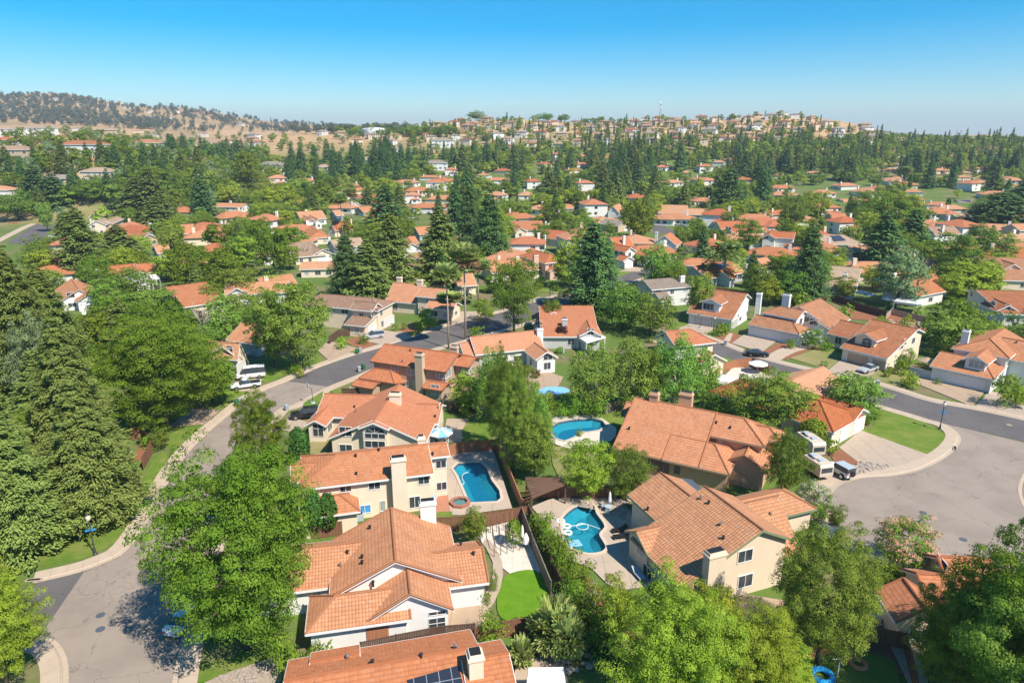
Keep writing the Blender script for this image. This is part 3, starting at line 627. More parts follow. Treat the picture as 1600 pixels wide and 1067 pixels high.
PH('cream house with grey brown roof and white front dormer, half hidden by the dark broad trees', 'grey brown roofed house', (1030, 480), 'ltgrey', 'tile_grey',
   [((1012, 440), (1042, 432), 7.0, 4.5, 5.2, 4.5, 'gh'), ((1025, 458), (1040, 455), 4.6, 3.5, 3.0)], [((1066, 430), 8, 1.4, .9)], [(995, 453, 1.3, 1.3, 'win')], th=20)
PH('large orange roofed house with wide low wing and grey gabled end, by the weeping tree', 'orange house with long low wing', (1050, 395), 'ltgrey', 'tile_orange',
   [((1020, 367), (1066, 364), 6.6, (1046, 391), 2.9, 4)], [((1026, 362), 7.8, 1.0, .8)], th=-25)
PH('grey board gabled house with orange roof and blue solar panels, below the date palm', 'grey gable house with solar panels', (1100, 445), 'blue', 'tile_orange',
   [((1096, 419), (1130, 405), 5.8, 6, 2.9), ((1125, 424), (1145, 424), 4.6, 3, 3.0)], [], [(1092, 438, .8, 1.0)], [], [((1118, 416), (1132, 409), (1140, 416), (1126, 422))], th=35)
PH('small grey gable house with red orange roof and white chimney, right of the solar panel roof', 'small grey gable house', (1180, 424), 'blue', 'tile_orange', [((1174, 405), (1198, 402), 5.2, 4, 2.9)], [((1166, 411), 5.5, 1.0, .8)], th=30)
PH('orange hip roofed house among shrubs, left of the date palm', 'low orange roof left of the date palm', (1090, 418), 'cream', 'tile_orange', [((1080, 403), (1108, 404), 4.8, 4, 2.9, 4, 'hh')])
PH('two-storey white house with orange roof and arched gable window, right of the round oak', 'two-storey house with arched gable window', (1215, 385), 'white', 'tile_orange', [((1205, 361), (1243, 363), 7.0, 4.5, 5.0, 4.5), ((1199, 366), (1210, 358), 6.6, 2.8, 5.0)], wins=[(1197, 371, 1.6, 1.4, 'arch')])
PH('tan roofed house with dark solar panels and white chimney, beyond the tall dark conifer', 'tan roof with dark solar panels', (1300, 395), 'cream', 'tile_tan', [((1285, 367), (1318, 367), 5.6, (1275, 382), 2.9, 5, 'hh')], [((1280, 364), 6.6, 1.5, 1.0)], solar=[((1296, 369), (1312, 368), (1322, 376), (1303, 378))])
PH('small dark shaded house with orange roof and white arched window, between conifers', 'shaded house with white arched window', (1335, 410), 'taupe', 'tile_orange', [((1325, 384), (1352, 383), 6.6, 4, 4.8)], wins=[(1337, 397, 2.2, 1.3, 'arch')])
PH('orange roofed house with several solar panels behind the round oak', 'orange roofs with solar panels', (1160, 365), 'cream', 'tile_orange', [((1120, 346), (1170, 345), 6.2, 5, 3.2), ((1130, 353), (1205, 356), 4.8, 4, 3.0)], solar=[((1143, 355), (1151, 354.5), (1152, 358), (1143, 358.5))])
PH('long orange roofed house with white garage at the cul de sac with parked cars', 'long house by the far cul de sac', (1050, 345), 'cream', 'tile_orange', [((1030, 320), (1075, 321), 5.6, (1028, 333), 2.9, 4), ((1075, 326), (1108, 326), 6.2, 4.5, 3.2)], gar=[(1030, 341, 4.6)])
PH('orange roofed house with cross gables, left of the red roofed house with chimney', 'cross gabled orange house', (820, 372), 'cream', 'tile_orange', [((797, 346), (846, 345), 5.8, (815, 360), 3.0, 4.5), ((806, 356), (812, 349), 4.8, 3, 3.0)])
PH('red orange roofed house with cream chimney, right of the cross gabled orange house', 'red roofed house with cream chimney', (868, 385), 'ltgrey', 'tile_red', [((850, 358), (892, 362), 5.8, (848, 372), 3.0, 4.5)], [((851, 367), 5.6, .9, .8)])
PH('two-storey pink stucco house with orange hip roof, behind the round bright tree', 'two-storey pink house', (850, 425), 'pink', 'tile_orange', [((839, 392), (858, 397), 7.4, 4.6, 5.4, 4.6, 'hh'), ((858, 413), (872, 416), 4.4, 3, 3.0)], [((837, 398), 7.8, 1.8, 1.0)])
PH('two-storey white house with orange roof, tall gable and two white garage doors', 'white house with two garage doors', (970, 415), 'white', 'tile_orange', [((950, 371), (985, 370), 7.0, 4.8, 3.4), ((971, 388), (963, 377), 6.8, 2.6, 5.2), ((968, 398), (985, 401), 4.2, 2.6, 2.9)], [((975, 368), 8.0, 1.0, .8)], [(971, 398, 1.5, 1.4, 'arch')], [(970, 416, 4.4), (981, 415, 2.4)], th=28)
PH('orange hip roof with white chimneys behind the big oak on the street corner', 'orange hip roof with white chimneys', (795, 425), 'cream', 'tile_orange', [((758, 408), (812, 404), 6.0, 6, 3.0, 5, 'gh')], [((808, 400), 7, 1.1, .8), ((779, 399), 7, 1.0, .8)])
PH('grey tan single storey house in the trees, left of the bright round tree', 'grey tan low house', (962, 358), 'tan', 'tile_grey', [((945, 342), (977, 346), 5.0, 5, 2.9)])
PH('narrow two-storey white house with orange roof over a white garage', 'narrow house over a garage', (962, 341), 'white', 'tile_orange', [((958, 322), (968, 318), 7, 3.4, 3.4)], gar=[(964, 339, 4.4)])
PH('orange roofed house with red chimney among bright trees', 'orange roof with red chimney', (882, 332), 'cream', 'tile_orange', [((873, 319), (896, 319), 5.2, 4.5, 3.0)], [((891, 314), 6.4, .9, .7, 0, 'brick')])
PH('white house with red orange roof and two white dormers, beside the fan palm', 'white house with two dormers', (485, 352), 'white', 'tile_orange', [((463, 331), (503, 329), 6.4, (462, 344), 3.2, 4.5), ((478, 343), (482, 336), 4.9, 2, 3.2), ((488, 343), (492, 336), 4.9, 2, 3.2)], [((478, 328), 7, 1.1, .8)])
PH('orange roofed house with tall right gable, in front of the fan palm', 'orange house below the fan palm', (520, 370), 'cream', 'tile_orange', [((518, 349), (545, 345), 6.4, (505, 364), 3.0, 4)], [((547, 342), 7.2, 1.3, .9)])
PH('low orange hip roof left of the house below the fan palm', 'low orange hip roof', (495, 374), 'cream', 'tile_orange', [((486, 354), (497, 362), 5.0, 4.5, 2.9, 4.5, 'gh')])
PH('cream house with wide plain tan roof and white garage door, behind the leafless tree', 'plain tan roofed house', (490, 412), 'cream', 'tile_tan', [((461, 379), (487, 377), 5.6, (465, 402), 2.9, 5, 'hg'), ((500, 390), (487, 380), 4.9, 4, 2.9, 4, 'gg')], gar=[(507, 404, 4.6)])
PH('white gabled house with pale tan roof left of the dark conifer clump', 'white gable with pale tan roof', (530, 398), 'ltgrey', 'tile_tan', [((516, 375), (563, 371), 5.8, 5, 3.0)], [((514, 370), 6.5, 1.0, .8)])
PH('orange roof strip in front of the plain tan roofed house', 'orange roof strip', (500, 420), 'cream', 'tile_orange', [((470, 410), (526, 409), 4.6, 3.5, 2.9)])
PH('small blue grey gable house with orange roof, behind the fan palm', 'small blue grey gable house', (528, 345), 'blue', 'tile_orange', [((519, 329), (532, 328), 5.6, 4, 3.0)])
PH('cream house with orange roof and a row of small upper windows, left of the dark pointed trees', 'house with a row of small windows', (570, 325), 'cream', 'tile_orange', [((552, 306), (587, 304), 6.8, 5, 4.8), ((540, 315), (560, 316), 5, 4, 3)], [((572, 302), 7.4, 1.0, .8)])
PH('orange roofed house with dark gable among trees, before the house with small windows', 'dark gable orange house', (572, 338), 'taupe', 'tile_orange', [((560, 324), (582, 322), 5.6, 4.5, 3.0), ((562, 326), (570, 326), 4.4, 4, 2.9)])
PH('small orange roof peeking from the trees at far left centre', 'small orange roof in trees', (410, 402), 'white', 'tile_orange', [((393, 389), (418, 386), 5.4, 4, 3.0), ((408, 395), (414, 388), 4.8, 2.5, 3.1)])
PH('long pale orange roof with rounded white chimney, behind the large ash tree', 'long pale orange roof', (430, 455), 'cream', 'tile_orange', [((402, 434), (455, 428), 5.4, 6, 3.0)], [((415, 431), 6.4, 1.2, .9)])
PH('orange roofed house half hidden left of the large ash tree', 'orange roof beside the ash tree', (392, 530), 'grey', 'tile_orange', [((378, 503), (425, 510), 5.6, 5, 2.9)])
PH('cream house with orange roof and tall arched window, above the white van', 'house with tall arched window', (355, 572), 'cream', 'tile_orange', [((326, 533), (375, 536), 6.2, (330, 552), 3.2, 4.5), ((358, 541), (352, 531), 5.8, 2.3, 4.2)], wins=[(359, 552, 1.5, 2.0, 'arch')], gar=[(377, 573, 3)])
PH('white house with orange roof, wide arched window and white pergola, in the left trees', 'white house with arched window and pergola', (205, 440), 'white', 'tile_orange', [((167, 416), (210, 412), 6.2, (185, 430), 3.4, 4.5), ((208, 424), (212, 414), 6.0, 3.4, 4.4), ((212, 412), (242, 411), 5.8, 4, 3.4)], [((152, 420), 6.4, 1.2, .9)], [(208, 432, 2.6, 1.0, 'arch')])
PH('weathered orange roofed house with dark front gable, behind the young cypress', 'weathered orange roof', (280, 475), 'cream', 'tile_peach', [((258, 449), (322, 441), 5.8, (300, 478), 3.0, 5), ((266, 455), (285, 444), 5.0, 3, 3.2)])
PH('long orange roof with white gable end, left of the large ash tree top', 'long orange roof with gable', (400, 455), 'white', 'tile_orange', [((352, 443), (450, 438), 5.4, 5, 3.0), ((368, 450), (376, 441), 5, 3, 3.2)])
PH('small orange roofed house with white chimney at the edge of the left conifers', 'orange roof by the left conifers', (135, 475), 'white', 'tile_peach', [((112, 436), (122, 452), 5.6, 4.5, 3.0), ((120, 455), (150, 458), 4.6, 3, 2.9)], [((128, 472), 5.6, 1.0, .8)])
PH('two-storey cream house with white chimney and orange side roof, beside the curved far street', 'two-storey cream house with white chimney', (162, 360), 'cream', 'tile_tan', [((148, 345), (165, 340), 6.8, 4, 4.8), ((144, 333), (160, 331), 7.2, 4, 5), ((170, 345), (178, 338), 6, 3, 4.5)], [((168, 331), 8.4, 1.3, .9)], th=15)
PH('orange roofed low house with brick garage, right of the two-storey cream house', 'low orange house with brick garage', (215, 377), 'tan', 'tile_orange', [((176, 362), (232, 366), 5.2, 5, 2.9), ((205, 358), (213, 366), 5, 4, 2.9)])
PH('small orange roof with white arch behind the bright leafy tree', 'small orange roof with white arch', (252, 396), 'white', 'tile_orange', [((240, 384), (262, 382), 5.4, 4, 3.0)])
PH('steep orange roofed house with white trim in the left trees', 'steep orange roof in the left trees', (293, 378), 'white', 'tile_orange', [((282, 351), (301, 350), 7.0, 4.5, 3.4)])
PH('white two-storey house with orange roof standing clear in the left trees', 'white two-storey house in the left trees', (360, 338), 'white', 'tile_orange', [((340, 317), (384, 318), 7.2, 4.5, 5.4)], [((360, 314), 8.2, 1.0, .8)])
PH('pale gable house with orange hip roofs behind the big conifer pair', 'pale gable house behind conifers', (655, 375), 'blue', 'tile_orange', [((648, 355), (671, 353), 6, 4, 3.0), ((638, 370), (648, 369), 5.4, 3.5, 2.9)])
PH('low garage with orange hip roof and dark pickup beside it', 'orange hip garage', (648, 392), 'white', 'tile_orange', [((636, 371), (644, 380), 5.4, 4, 2.9, 4, 'hg'), ((640, 397), (658, 394), 4.2, 3, 2.8)], gar=[(640, 389, 4.4)])
PH('orange roof between the two tallest mid conifers', 'orange roof between the tallest conifers', (730, 395), 'cream', 'tile_orange', [((716, 377), (742, 376), 5.6, 4.5, 3.0)])
PH('orange roof behind the thin palms and white flowering shrub', 'orange roof behind the palms', (722, 445), 'cream', 'tile_orange', [((709, 429), (738, 427), 5.6, 5, 3.0)])
PH('orange roofed house with solar panel strip and dormer, right of the narrow cypresses', 'solar strip house right of cypresses', (1455, 312), 'cream', 'tile_orange', [((1432, 295), (1468, 293), 6.0, 6, 3.0, 5, 'gh'), ((1455, 302), (1485, 306), 4.8, 4, 3.0)], solar=[((1428, 297), (1442, 294.5), (1437, 299), (1424, 301))])
PH('grey gabled house with orange roof beside the solar strip house', 'grey gable house on the right', (1508, 309), 'blue', 'tile_orange', [((1504, 293), (1528, 291), 6.4, 4.5, 3.4)])
PH('house with row of dark solar panels and black car port below it', 'house with dark solar row', (1508, 326), 'ltgrey', 'tile_grey', [((1494, 312), (1520, 312), 5, 4.5, 3.0)], solar=[((1496, 313), (1516, 313), (1517, 317), (1496, 317))])
PH('pale orange roofed white house left of the dark cedar', 'pale orange roof left of cedar', (1502, 352), 'white', 'tile_tan', [((1488, 335), (1512, 333), 5.6, 4.5, 3.0)])
PH('cream house with tan roof and tall white chimney before the dark cedar', 'house with tall white chimney', (1470, 375), 'ltgrey', 'tile_tan', [((1450, 355), (1490, 353), 6.4, 4.5, 3.4)], [((1474, 352), 7.4, 1.2, .9)])
PH('salmon walled house with orange roof at the right photo edge', 'salmon walled house', (1590, 385), 'pink', 'tile_orange', [((1580, 350), (1640, 348), 7, 5, 4.6)])
PH('orange roof cluster with white gable beside the sparse tree on the right', 'orange cluster with white gable', (1335, 300), 'cream', 'tile_orange', [((1296, 291), (1325, 290), 5.6, 5, 3), ((1318, 287), (1338, 284), 6, 4, 3.4), ((1310, 311), (1345, 310), 5.2, 5, 3)])
PH('red orange roof with brown gable in the right trees', 'red roof in the right trees', (1305, 345), 'white', 'tile_red', [((1296, 333), (1320, 333), 5.6, 4.5, 3.0), ((1293, 330), (1305, 329), 5, 3, 3)])
PH('red roofed house in the right trees with solar panels next to it', 'small red roof by the oak', (1248, 300), 'cream', 'tile_orange', [((1244, 290), (1280, 290), 5.6, 5, 3)])
PH('brown tiled house roof behind the large right-hand tree in the corner', 'brown tiled roof in the right corner', (1445, 960), 'beige', 'tile_clay', [((1472, 878), (1540, 866), 4.8, 3.5, 2.9), ((1424, 903), (1434, 950), 4.6, 2.4, 3.0), ((1440, 905), (1490, 890), 4.4, 3.0, 2.9)], th=-5, auto=.5)
PH('orange tiled roof half hidden by the street side tree behind the arched window house', 'orange roof between street trees', (1085, 540), 'cream', 'tile_red', [((1040, 518), (1078, 514), 5.2, (1090, 538), 3.0, 4, 'gh'), ((1105, 548), (1118, 553), 4.6, 3, 3.0)])
# ---------------------------------------------------------------- land, streets, yards
def smooth(pts, n=6, closed=False):
    P = [Vector((p[0], p[1])) for p in pts]; out = []; N = len(P); rng = range(N if closed else N-1)
    for i in rng:
        a, b, c, d = (P[(i-1) % N] if closed or i > 0 else P[0]), P[i], P[(i+1) % N], (P[(i+2) % N] if closed or i+2 < N else P[-1])
        for k in range(n):
            t = k/n; out.append(.5*((2*b)+(c-a)*t+(2*a-5*b+4*c-d)*t*t+(3*b-a-3*c+d)*t**3))
    if not closed: out.append(P[-1])
    return out
def g2(pts): return [(lambda q: (q.x, q.y))(G(*p)) for p in pts]
def inside(p, poly):
    x, y = p; r = False; j = len(poly)-1
    for i in range(len(poly)):
        a, b = poly[i], poly[j]
        if (a[1] > y) != (b[1] > y) and x < (b[0]-a[0])*(y-a[1])/(b[1]-a[1])+a[0]: r = not r
        j = i
    return r
POOLS = {}
POOLS['rect'] = smooth(g2([(708, 733), (716, 725), (750, 723), (760, 732), (768, 752), (780, 768), (782, 780), (776, 785), (734, 787), (727, 770), (716, 745)]), 1, True)
POOLS['octo'] = g2([(862, 668), (872, 661), (893, 657), (926, 655), (941, 659), (947, 667), (936, 673), (918, 676), (904, 676), (897, 684), (882, 690), (868, 686), (862, 678)])
POOLS['curvy'] = smooth(g2([(880, 810), (896, 795), (913, 790), (928, 792), (931, 803), (941, 817), (944, 826), (936, 836), (942, 848), (946, 857), (938, 864), (918, 866), (900, 860), (887, 853), (882, 838), (880, 824)]), 3, True)
POOLS['spa'] = [(lambda c, a: (c.x+.95*math.cos(a), c.y+.95*math.sin(a)))(G(719, 788), 2*math.pi*k/8+.2) for k in range(8)]
def offset_poly(poly, d):
    P = [Vector(p) for p in poly]; A = sum(a.x*b.y-b.x*a.y for a, b in zip(P, P[1:]+P[:1])); sg = 1 if A > 0 else -1; out = []
    for i in range(len(P)):
        a, b, c = P[i-1], P[i], P[(i+1) % len(P)]
        n = Vector(((b-a).y, -(b-a).x)).normalized()+Vector(((c-b).y, -(c-b).x)).normalized()
        out.append(tuple(b+n.normalized()*d*sg))
    return out
def cdt_sheet(outline, holes, z, extra=()):
    vs = [Vector(p[:2]) for p in outline]; ed = []; n0 = len(vs)
    if n0: ed += [(i, (i+1) % n0) for i in range(n0)]
    for h in holes:
        b = len(vs); vs += [Vector(p[:2]) for p in h]; ed += [(b+i, b+(i+1) % len(h)) for i in range(len(h))]
    vs += [Vector(p) for p in extra]
    r = delaunay_2d_cdt(vs, ed, [], 0, 1e-5); V, F = r[0], r[2]; mb = MB(); fs = []
    for f in F:
        c = sum((V[i] for i in f), Vector((0, 0)))/len(f)
        if outline and not inside(c, outline): continue
        if any(inside(c, h) for h in holes): continue
        fs.append(list(f))
    return V, fs
hole = [offset_poly(POOLS[k], .05) for k in ('rect', 'octo', 'curvy')]
ex = []
for r in list(np.geomspace(18, 9000, 150)):
    front = np.linspace(-1.12, 1.12, 150); back = np.linspace(1.2, 2*math.pi-1.2, 24)
    for a in (front if r > 120 else np.linspace(-1.12, 1.12, 50)): ex.append((r*math.sin(a), r*math.cos(a)))
    for a in back: ex.append((r*math.sin(a), r*math.cos(a)))
ex = [p for p in ex if not any(inside(p, offset_poly(h, 1.0)) for h in hole)]
V, fs = cdt_sheet([], hole, 0, ex)
xy = np.array([(v.x, v.y) for v in V]); zz = terr(xy[:, 0], xy[:, 1])
me = bpy.data.meshes.new('ground'); me.from_pydata([(a[0], a[1], float(z)) for a, z in zip(xy, zz)], [], fs)
at = me.attributes.new('dry', 'FLOAT', 'POINT')
Dd = np.hypot(xy[:, 0], xy[:, 1]); sX = xy[:, 0]/np.maximum(xy[:, 1], 1); at.data.foreach_set('value', np.maximum(sstep(640, 800, Dd), sstep(425, 500, Dd)*sstep(-.25, -.40, sX)).astype(np.float32))
me.polygons.foreach_set('use_smooth', [True]*len(fs))
t = NT('ground'); t.rough(.95, .05); p = t.pos(); d = t.n('Attribute', attribute_name='dry').outputs['Fac']
n1 = t.noise(p, .09, 6, .7); n2 = t.noise(p, 1.4, 6, .75); n3 = t.noise(p, .011, 7, .7)
near = t.mix(t.ramp(n1, [(.33, (0, 0, 0, 1)), (.52, (1, 1, 1, 1))]), t.mix(n2, (.16, .105, .065, 1), (.30, .22, .145, 1)), t.mix(n2, (.065, .125, .022, 1), (.15, .205, .05, 1)))
far = t.mix(t.ramp(n3, [(.44, (0, 0, 0, 1)), (.68, (1, 1, 1, 1))]), t.mix(n2, (.40, .255, .135, 1), (.50, .335, .185, 1)), t.mix(n1, (.17, .155, .075, 1), (.27, .20, .11, 1)))
t.col(t.mix(d, near, far)); t.bump(n2, .08, 1); me.materials.append(t.m)
tag(link(bpy.data.objects.new('ground', me)), None, None, kind='structure')
def strip(name, L, R, z, mat, kind='structure', n=10, skirt=0.0, z2=None):
    """sheet between two lines of ground points"""
    def rs(P, k):
        P = [Vector(p[:2]) for p in P]; l = [0]
        for a, b in zip(P, P[1:]): l.append(l[-1]+(b-a).length)
        out = []
        for i in range(k+1):
            s_ = l[-1]*i/k; j = max(x for x in range(len(l)) if l[x] <= s_+1e-9); j = min(j, len(P)-2); q = (s_-l[j])/max(1e-6, l[j+1]-l[j]); out.append(P[j].lerp(P[j+1], q))
        return out
    k = max(len(L), len(R))*2; A, B = rs(L, k), rs(R, k); mb = MB(); dist = 0
    for i in range(k):
        d = (A[i+1]-A[i]).length; w = (B[i]-A[i]).length
        f = [(A[i].x, A[i].y, z), (B[i].x, B[i].y, z2 or z), (B[i+1].x, B[i+1].y, z2 or z), (A[i+1].x, A[i+1].y, z)]; uv = [(dist, 0), (dist, w), (dist+d, w), (dist+d, 0)]
        if (Vector(f[1])-Vector(f[0])).cross(Vector(f[2])-Vector(f[0])).z < 0: f, uv = f[::-1], uv[::-1]
        mb.face(f, 0, uv); dist += d
        if skirt:
            for E_ in (A, B): mb.face([(E_[i].x, E_[i].y, z), (E_[i+1].x, E_[i+1].y, z), (E_[i+1].x, E_[i+1].y, z-skirt), (E_[i].x, E_[i].y, z-skirt)], 0, [(dist, 0), (dist+d, 0), (dist+d, .1), (dist, .1)])
    return tag(mb.build(name, M[mat]), None, None, kind=kind)
def offl(P, d):
    P = [Vector(p[:2]) for p in P]; out = []
    for i in range(len(P)):
        e = (P[min(i+1, len(P)-1)]-P[max(i-1, 0)]).normalized(); out.append(P[i]+Vector((-e.y, e.x))*d)
    return out
def road_edge(P, side, walk=1.5):
    """gutter, kerb and sidewalk along a road edge; side = +1 when the yard is on the left of the line"""
    a, b, c, d = P, offl(P, side*.45), offl(P, side*.60), offl(P, side*(.6+walk))
    strip('kerb', a, b, .035, 'concrete', z2=.03); strip('kerb', b, c, .03, 'concrete', z2=.13); strip('sidewalk', c, d, .13, 'concrete', skirt=.13)
ROADS = []
def road(L, R, z, mat): strip('road', L, R, z, mat); ROADS.append([tuple(p[:2]) for p in L]+[tuple(p[:2]) for p in R][::-1])
# left street: kerb lines
LA = smooth(g2([(187, 870), (212, 845), (240, 800), (257, 767), (275, 735), (297, 705), (325, 677), (357, 650), (400, 617), (450, 596)]), 4)
LB = smooth(g2([(450, 596), (500, 574), (555, 555), (590, 545), (637, 530), (700, 510), (750, 497), (800, 484), (850, 466)]), 3)
RA = smooth(g2([(240, 1200), (262, 1100), (275, 1032), (285, 990), (300, 930), (322, 850), (345, 775), (370, 722), (400, 685), (432, 641), (457, 633), (487, 617), (512, 604)]), 3)
RB = smooth(g2([(512, 604), (555, 587), (587, 574), (640, 556), (685, 542), (740, 527), (800, 510), (870, 490)]), 3)
LC = smooth(g2([(50, 912), (90, 903), (132, 892), (187, 870)]), 4)
LD = smooth(g2([(90, 1200), (104, 1110), (108, 1045), (100, 1015), (85, 999), (63, 993)]), 3)
strip('road', LA, RA[-len(LA)*3:], .02, 'asphalt_light')
J = g2([(187, 870), (132, 892), (63, 993), (85, 999), (100, 1015), (108, 1045), (104, 1110), (90, 1200), (240, 1200), (262, 1100), (275, 1032), (285, 990), (300, 930), (322, 850), (345, 775), (297, 705), (257, 767), (212, 845)])
mb = MB(); mb.sface([(p[0], p[1], .012) for p in J][::-1]); 
if mb.f and (Vector(mb.v[1])-Vector(mb.v[0])).cross(Vector(mb.v[2])-Vector(mb.v[0])).z < 0: mb.f[0] = mb.f[0][::-1]
tag(mb.build('road', M['asphalt_light']), None, None, kind='structure'); ROADS.append(J)
SIDE = g2([(132, 892), (90, 903), (50, 912), (-250, 965), (-300, 1100), (0, 1010), (63, 993)])
mb = MB(); mb.prism(SIDE, -.1, .016); tag(mb.build('road', M['asphalt_dark']), None, None, kind='structure'); ROADS.append(SIDE)
road(LB, RB, .024, 'asphalt_dark')
ROADS.append([tuple(p) for p in LA]+[tuple(p) for p in RA][::-1])
road_edge(list(LC)+list(LA)[1:]+list(LB)[1:], 1); road_edge(list(RA)+list(RB)[1:], -1); road_edge(LD, 1)
# right street and its round end
UR = smooth(g2([(1060, 512), (1092, 525), (1132, 540), (1167, 554), (1200, 564), (1248, 576), (1297, 587), (1350, 597), (1400, 611), (1450, 627), (1525, 641), (1600, 657), (1720, 684), (1900, 720)]), 3)
LR = smooth(g2([(1020, 530), (1070, 545), (1120, 561), (1157, 573), (1230, 594), (1300, 611), (1350, 625), (1380, 634), (1425, 647), (1450, 655)]), 3)
road(UR[:3*9+1], LR, .024, 'asphalt_dark')
LR2 = g2([(1450, 655), (1475, 662), (1600, 690), (1750, 722), (1900, 760)])
road(UR[3*9:], LR2, .026, 'asphalt_dark')
CS = smooth(g2([(1450, 655), (1475, 662), (1492, 672), (1502, 685), (1495, 700), (1475, 717), (1437, 735), (1395, 744), (1350, 747), (1320, 755), (1305, 765), (1296, 780), (1297, 800), (1310, 825), (1340, 850), (1382, 868), (1425, 880), (1470, 892), (1540, 898)]), 4)
CE = smooth(g2([(1900, 900), (1720, 862), (1640, 830), (1605, 800), (1592, 775), (1592, 755), (1604, 735), (1640, 722), (1720, 735), (1900, 765)]), 4)
BULB = [tuple(p) for p in CS]+g2([(1640, 905), (1800, 880)])+[tuple(p) for p in CE]
V, fs2 = cdt_sheet(BULB, [], 0); mb = MB()
for f in fs2: mb.face([(V[i].x, V[i].y, .018) for i in f])
tag(mb.build('road', M['asphalt_light']), None, None, kind='structure'); ROADS.append(BULB)
road_edge(UR, 1); road_edge(list(LR)+list(CS)[1:], -1); road_edge(CE, -1)
# streets farther away
FL = g2([(870, 490), (905, 478), (950, 452), (985, 440), (1015, 429), (1060, 410), (1100, 395)]); FR = g2([(820, 478), (880, 462), (930, 437), (965, 429), (1000, 421), (1045, 400), (1085, 386)])
road(FL, FR, .028, 'asphalt_dark'); strip('sidewalk', offl(FL, -.3), offl(FL, -2), .12, 'concrete'); strip('sidewalk', offl(FR, .3), offl(FR, 2), .12, 'concrete')
road(g2([(1062, 364), (1046, 358), (1033, 350), (1030, 341)]), g2([(1020, 366), (1019, 358), (1019, 350), (1019, 341)]), .03, 'asphalt_dark')
road(g2([(10, 380), (60, 348), (105, 341), (200, 338)]), g2([(62, 385), (75, 360), (110, 348), (200, 346)]), .03, 'asphalt_dark')
strip('sidewalk', g2([(0, 372), (35, 354), (58, 347), (48, 341), (0, 345)]), g2([(0, 379), (40, 358), (60, 349), (62, 340), (0, 338)]), .1, 'concrete')
road(g2([(640, 352), (700, 346)]), g2([(640, 347), (700, 341)]), .03, 'asphalt_dark'); road(g2([(560, 428), (700, 426)]), g2([(560, 422), (700, 420)]), .03, 'asphalt_dark')
# yards: thin slabs of lawn, paving and planting beds
def slab(name, pts, z, mat, sm=0, kind='structure', label=None, holes=()):
    if name == 'park_lawn':
        Q = [GT(*p) for p in pts]; P = [(q.x, q.y) for q in Q]; xs = [p[0] for p in P]; ys = [p[1] for p in P]
        ex_ = [(x, y) for x in np.arange(min(xs), max(xs), 7) for y in np.arange(min(ys), max(ys), 7) if inside((x, y), P)]
        V, ff = cdt_sheet(P, [], 0, ex_); mb = MB()
        for f in ff:
            q = [(V[i].x, V[i].y, float(terr(V[i].x, V[i].y))+.45) for i in f]; mb.face(q if (Vector(q[1])-Vector(q[0])).cross(Vector(q[2])-Vector(q[0])).z > 0 else q[::-1])
        return tag(mb.build(name, M[mat]), label, None, kind=kind)
    P = g2(pts); P = [tuple(p) for p in smooth(P, sm, True)] if sm else P
    if holes:
        V, ff = cdt_sheet(P, holes, z); mb = MB()
        for f in ff:
            q = [(V[i].x, V[i].y, z) for i in f]; q = q if (Vector(q[1])-Vector(q[0])).cross(Vector(q[2])-Vector(q[0])).z > 0 else q[::-1]; mb.sface(q)
    else: mb = MB(); mb.prism(P, -.05, z)
    return tag(mb.build(name, M[mat]), label, None, kind=kind)
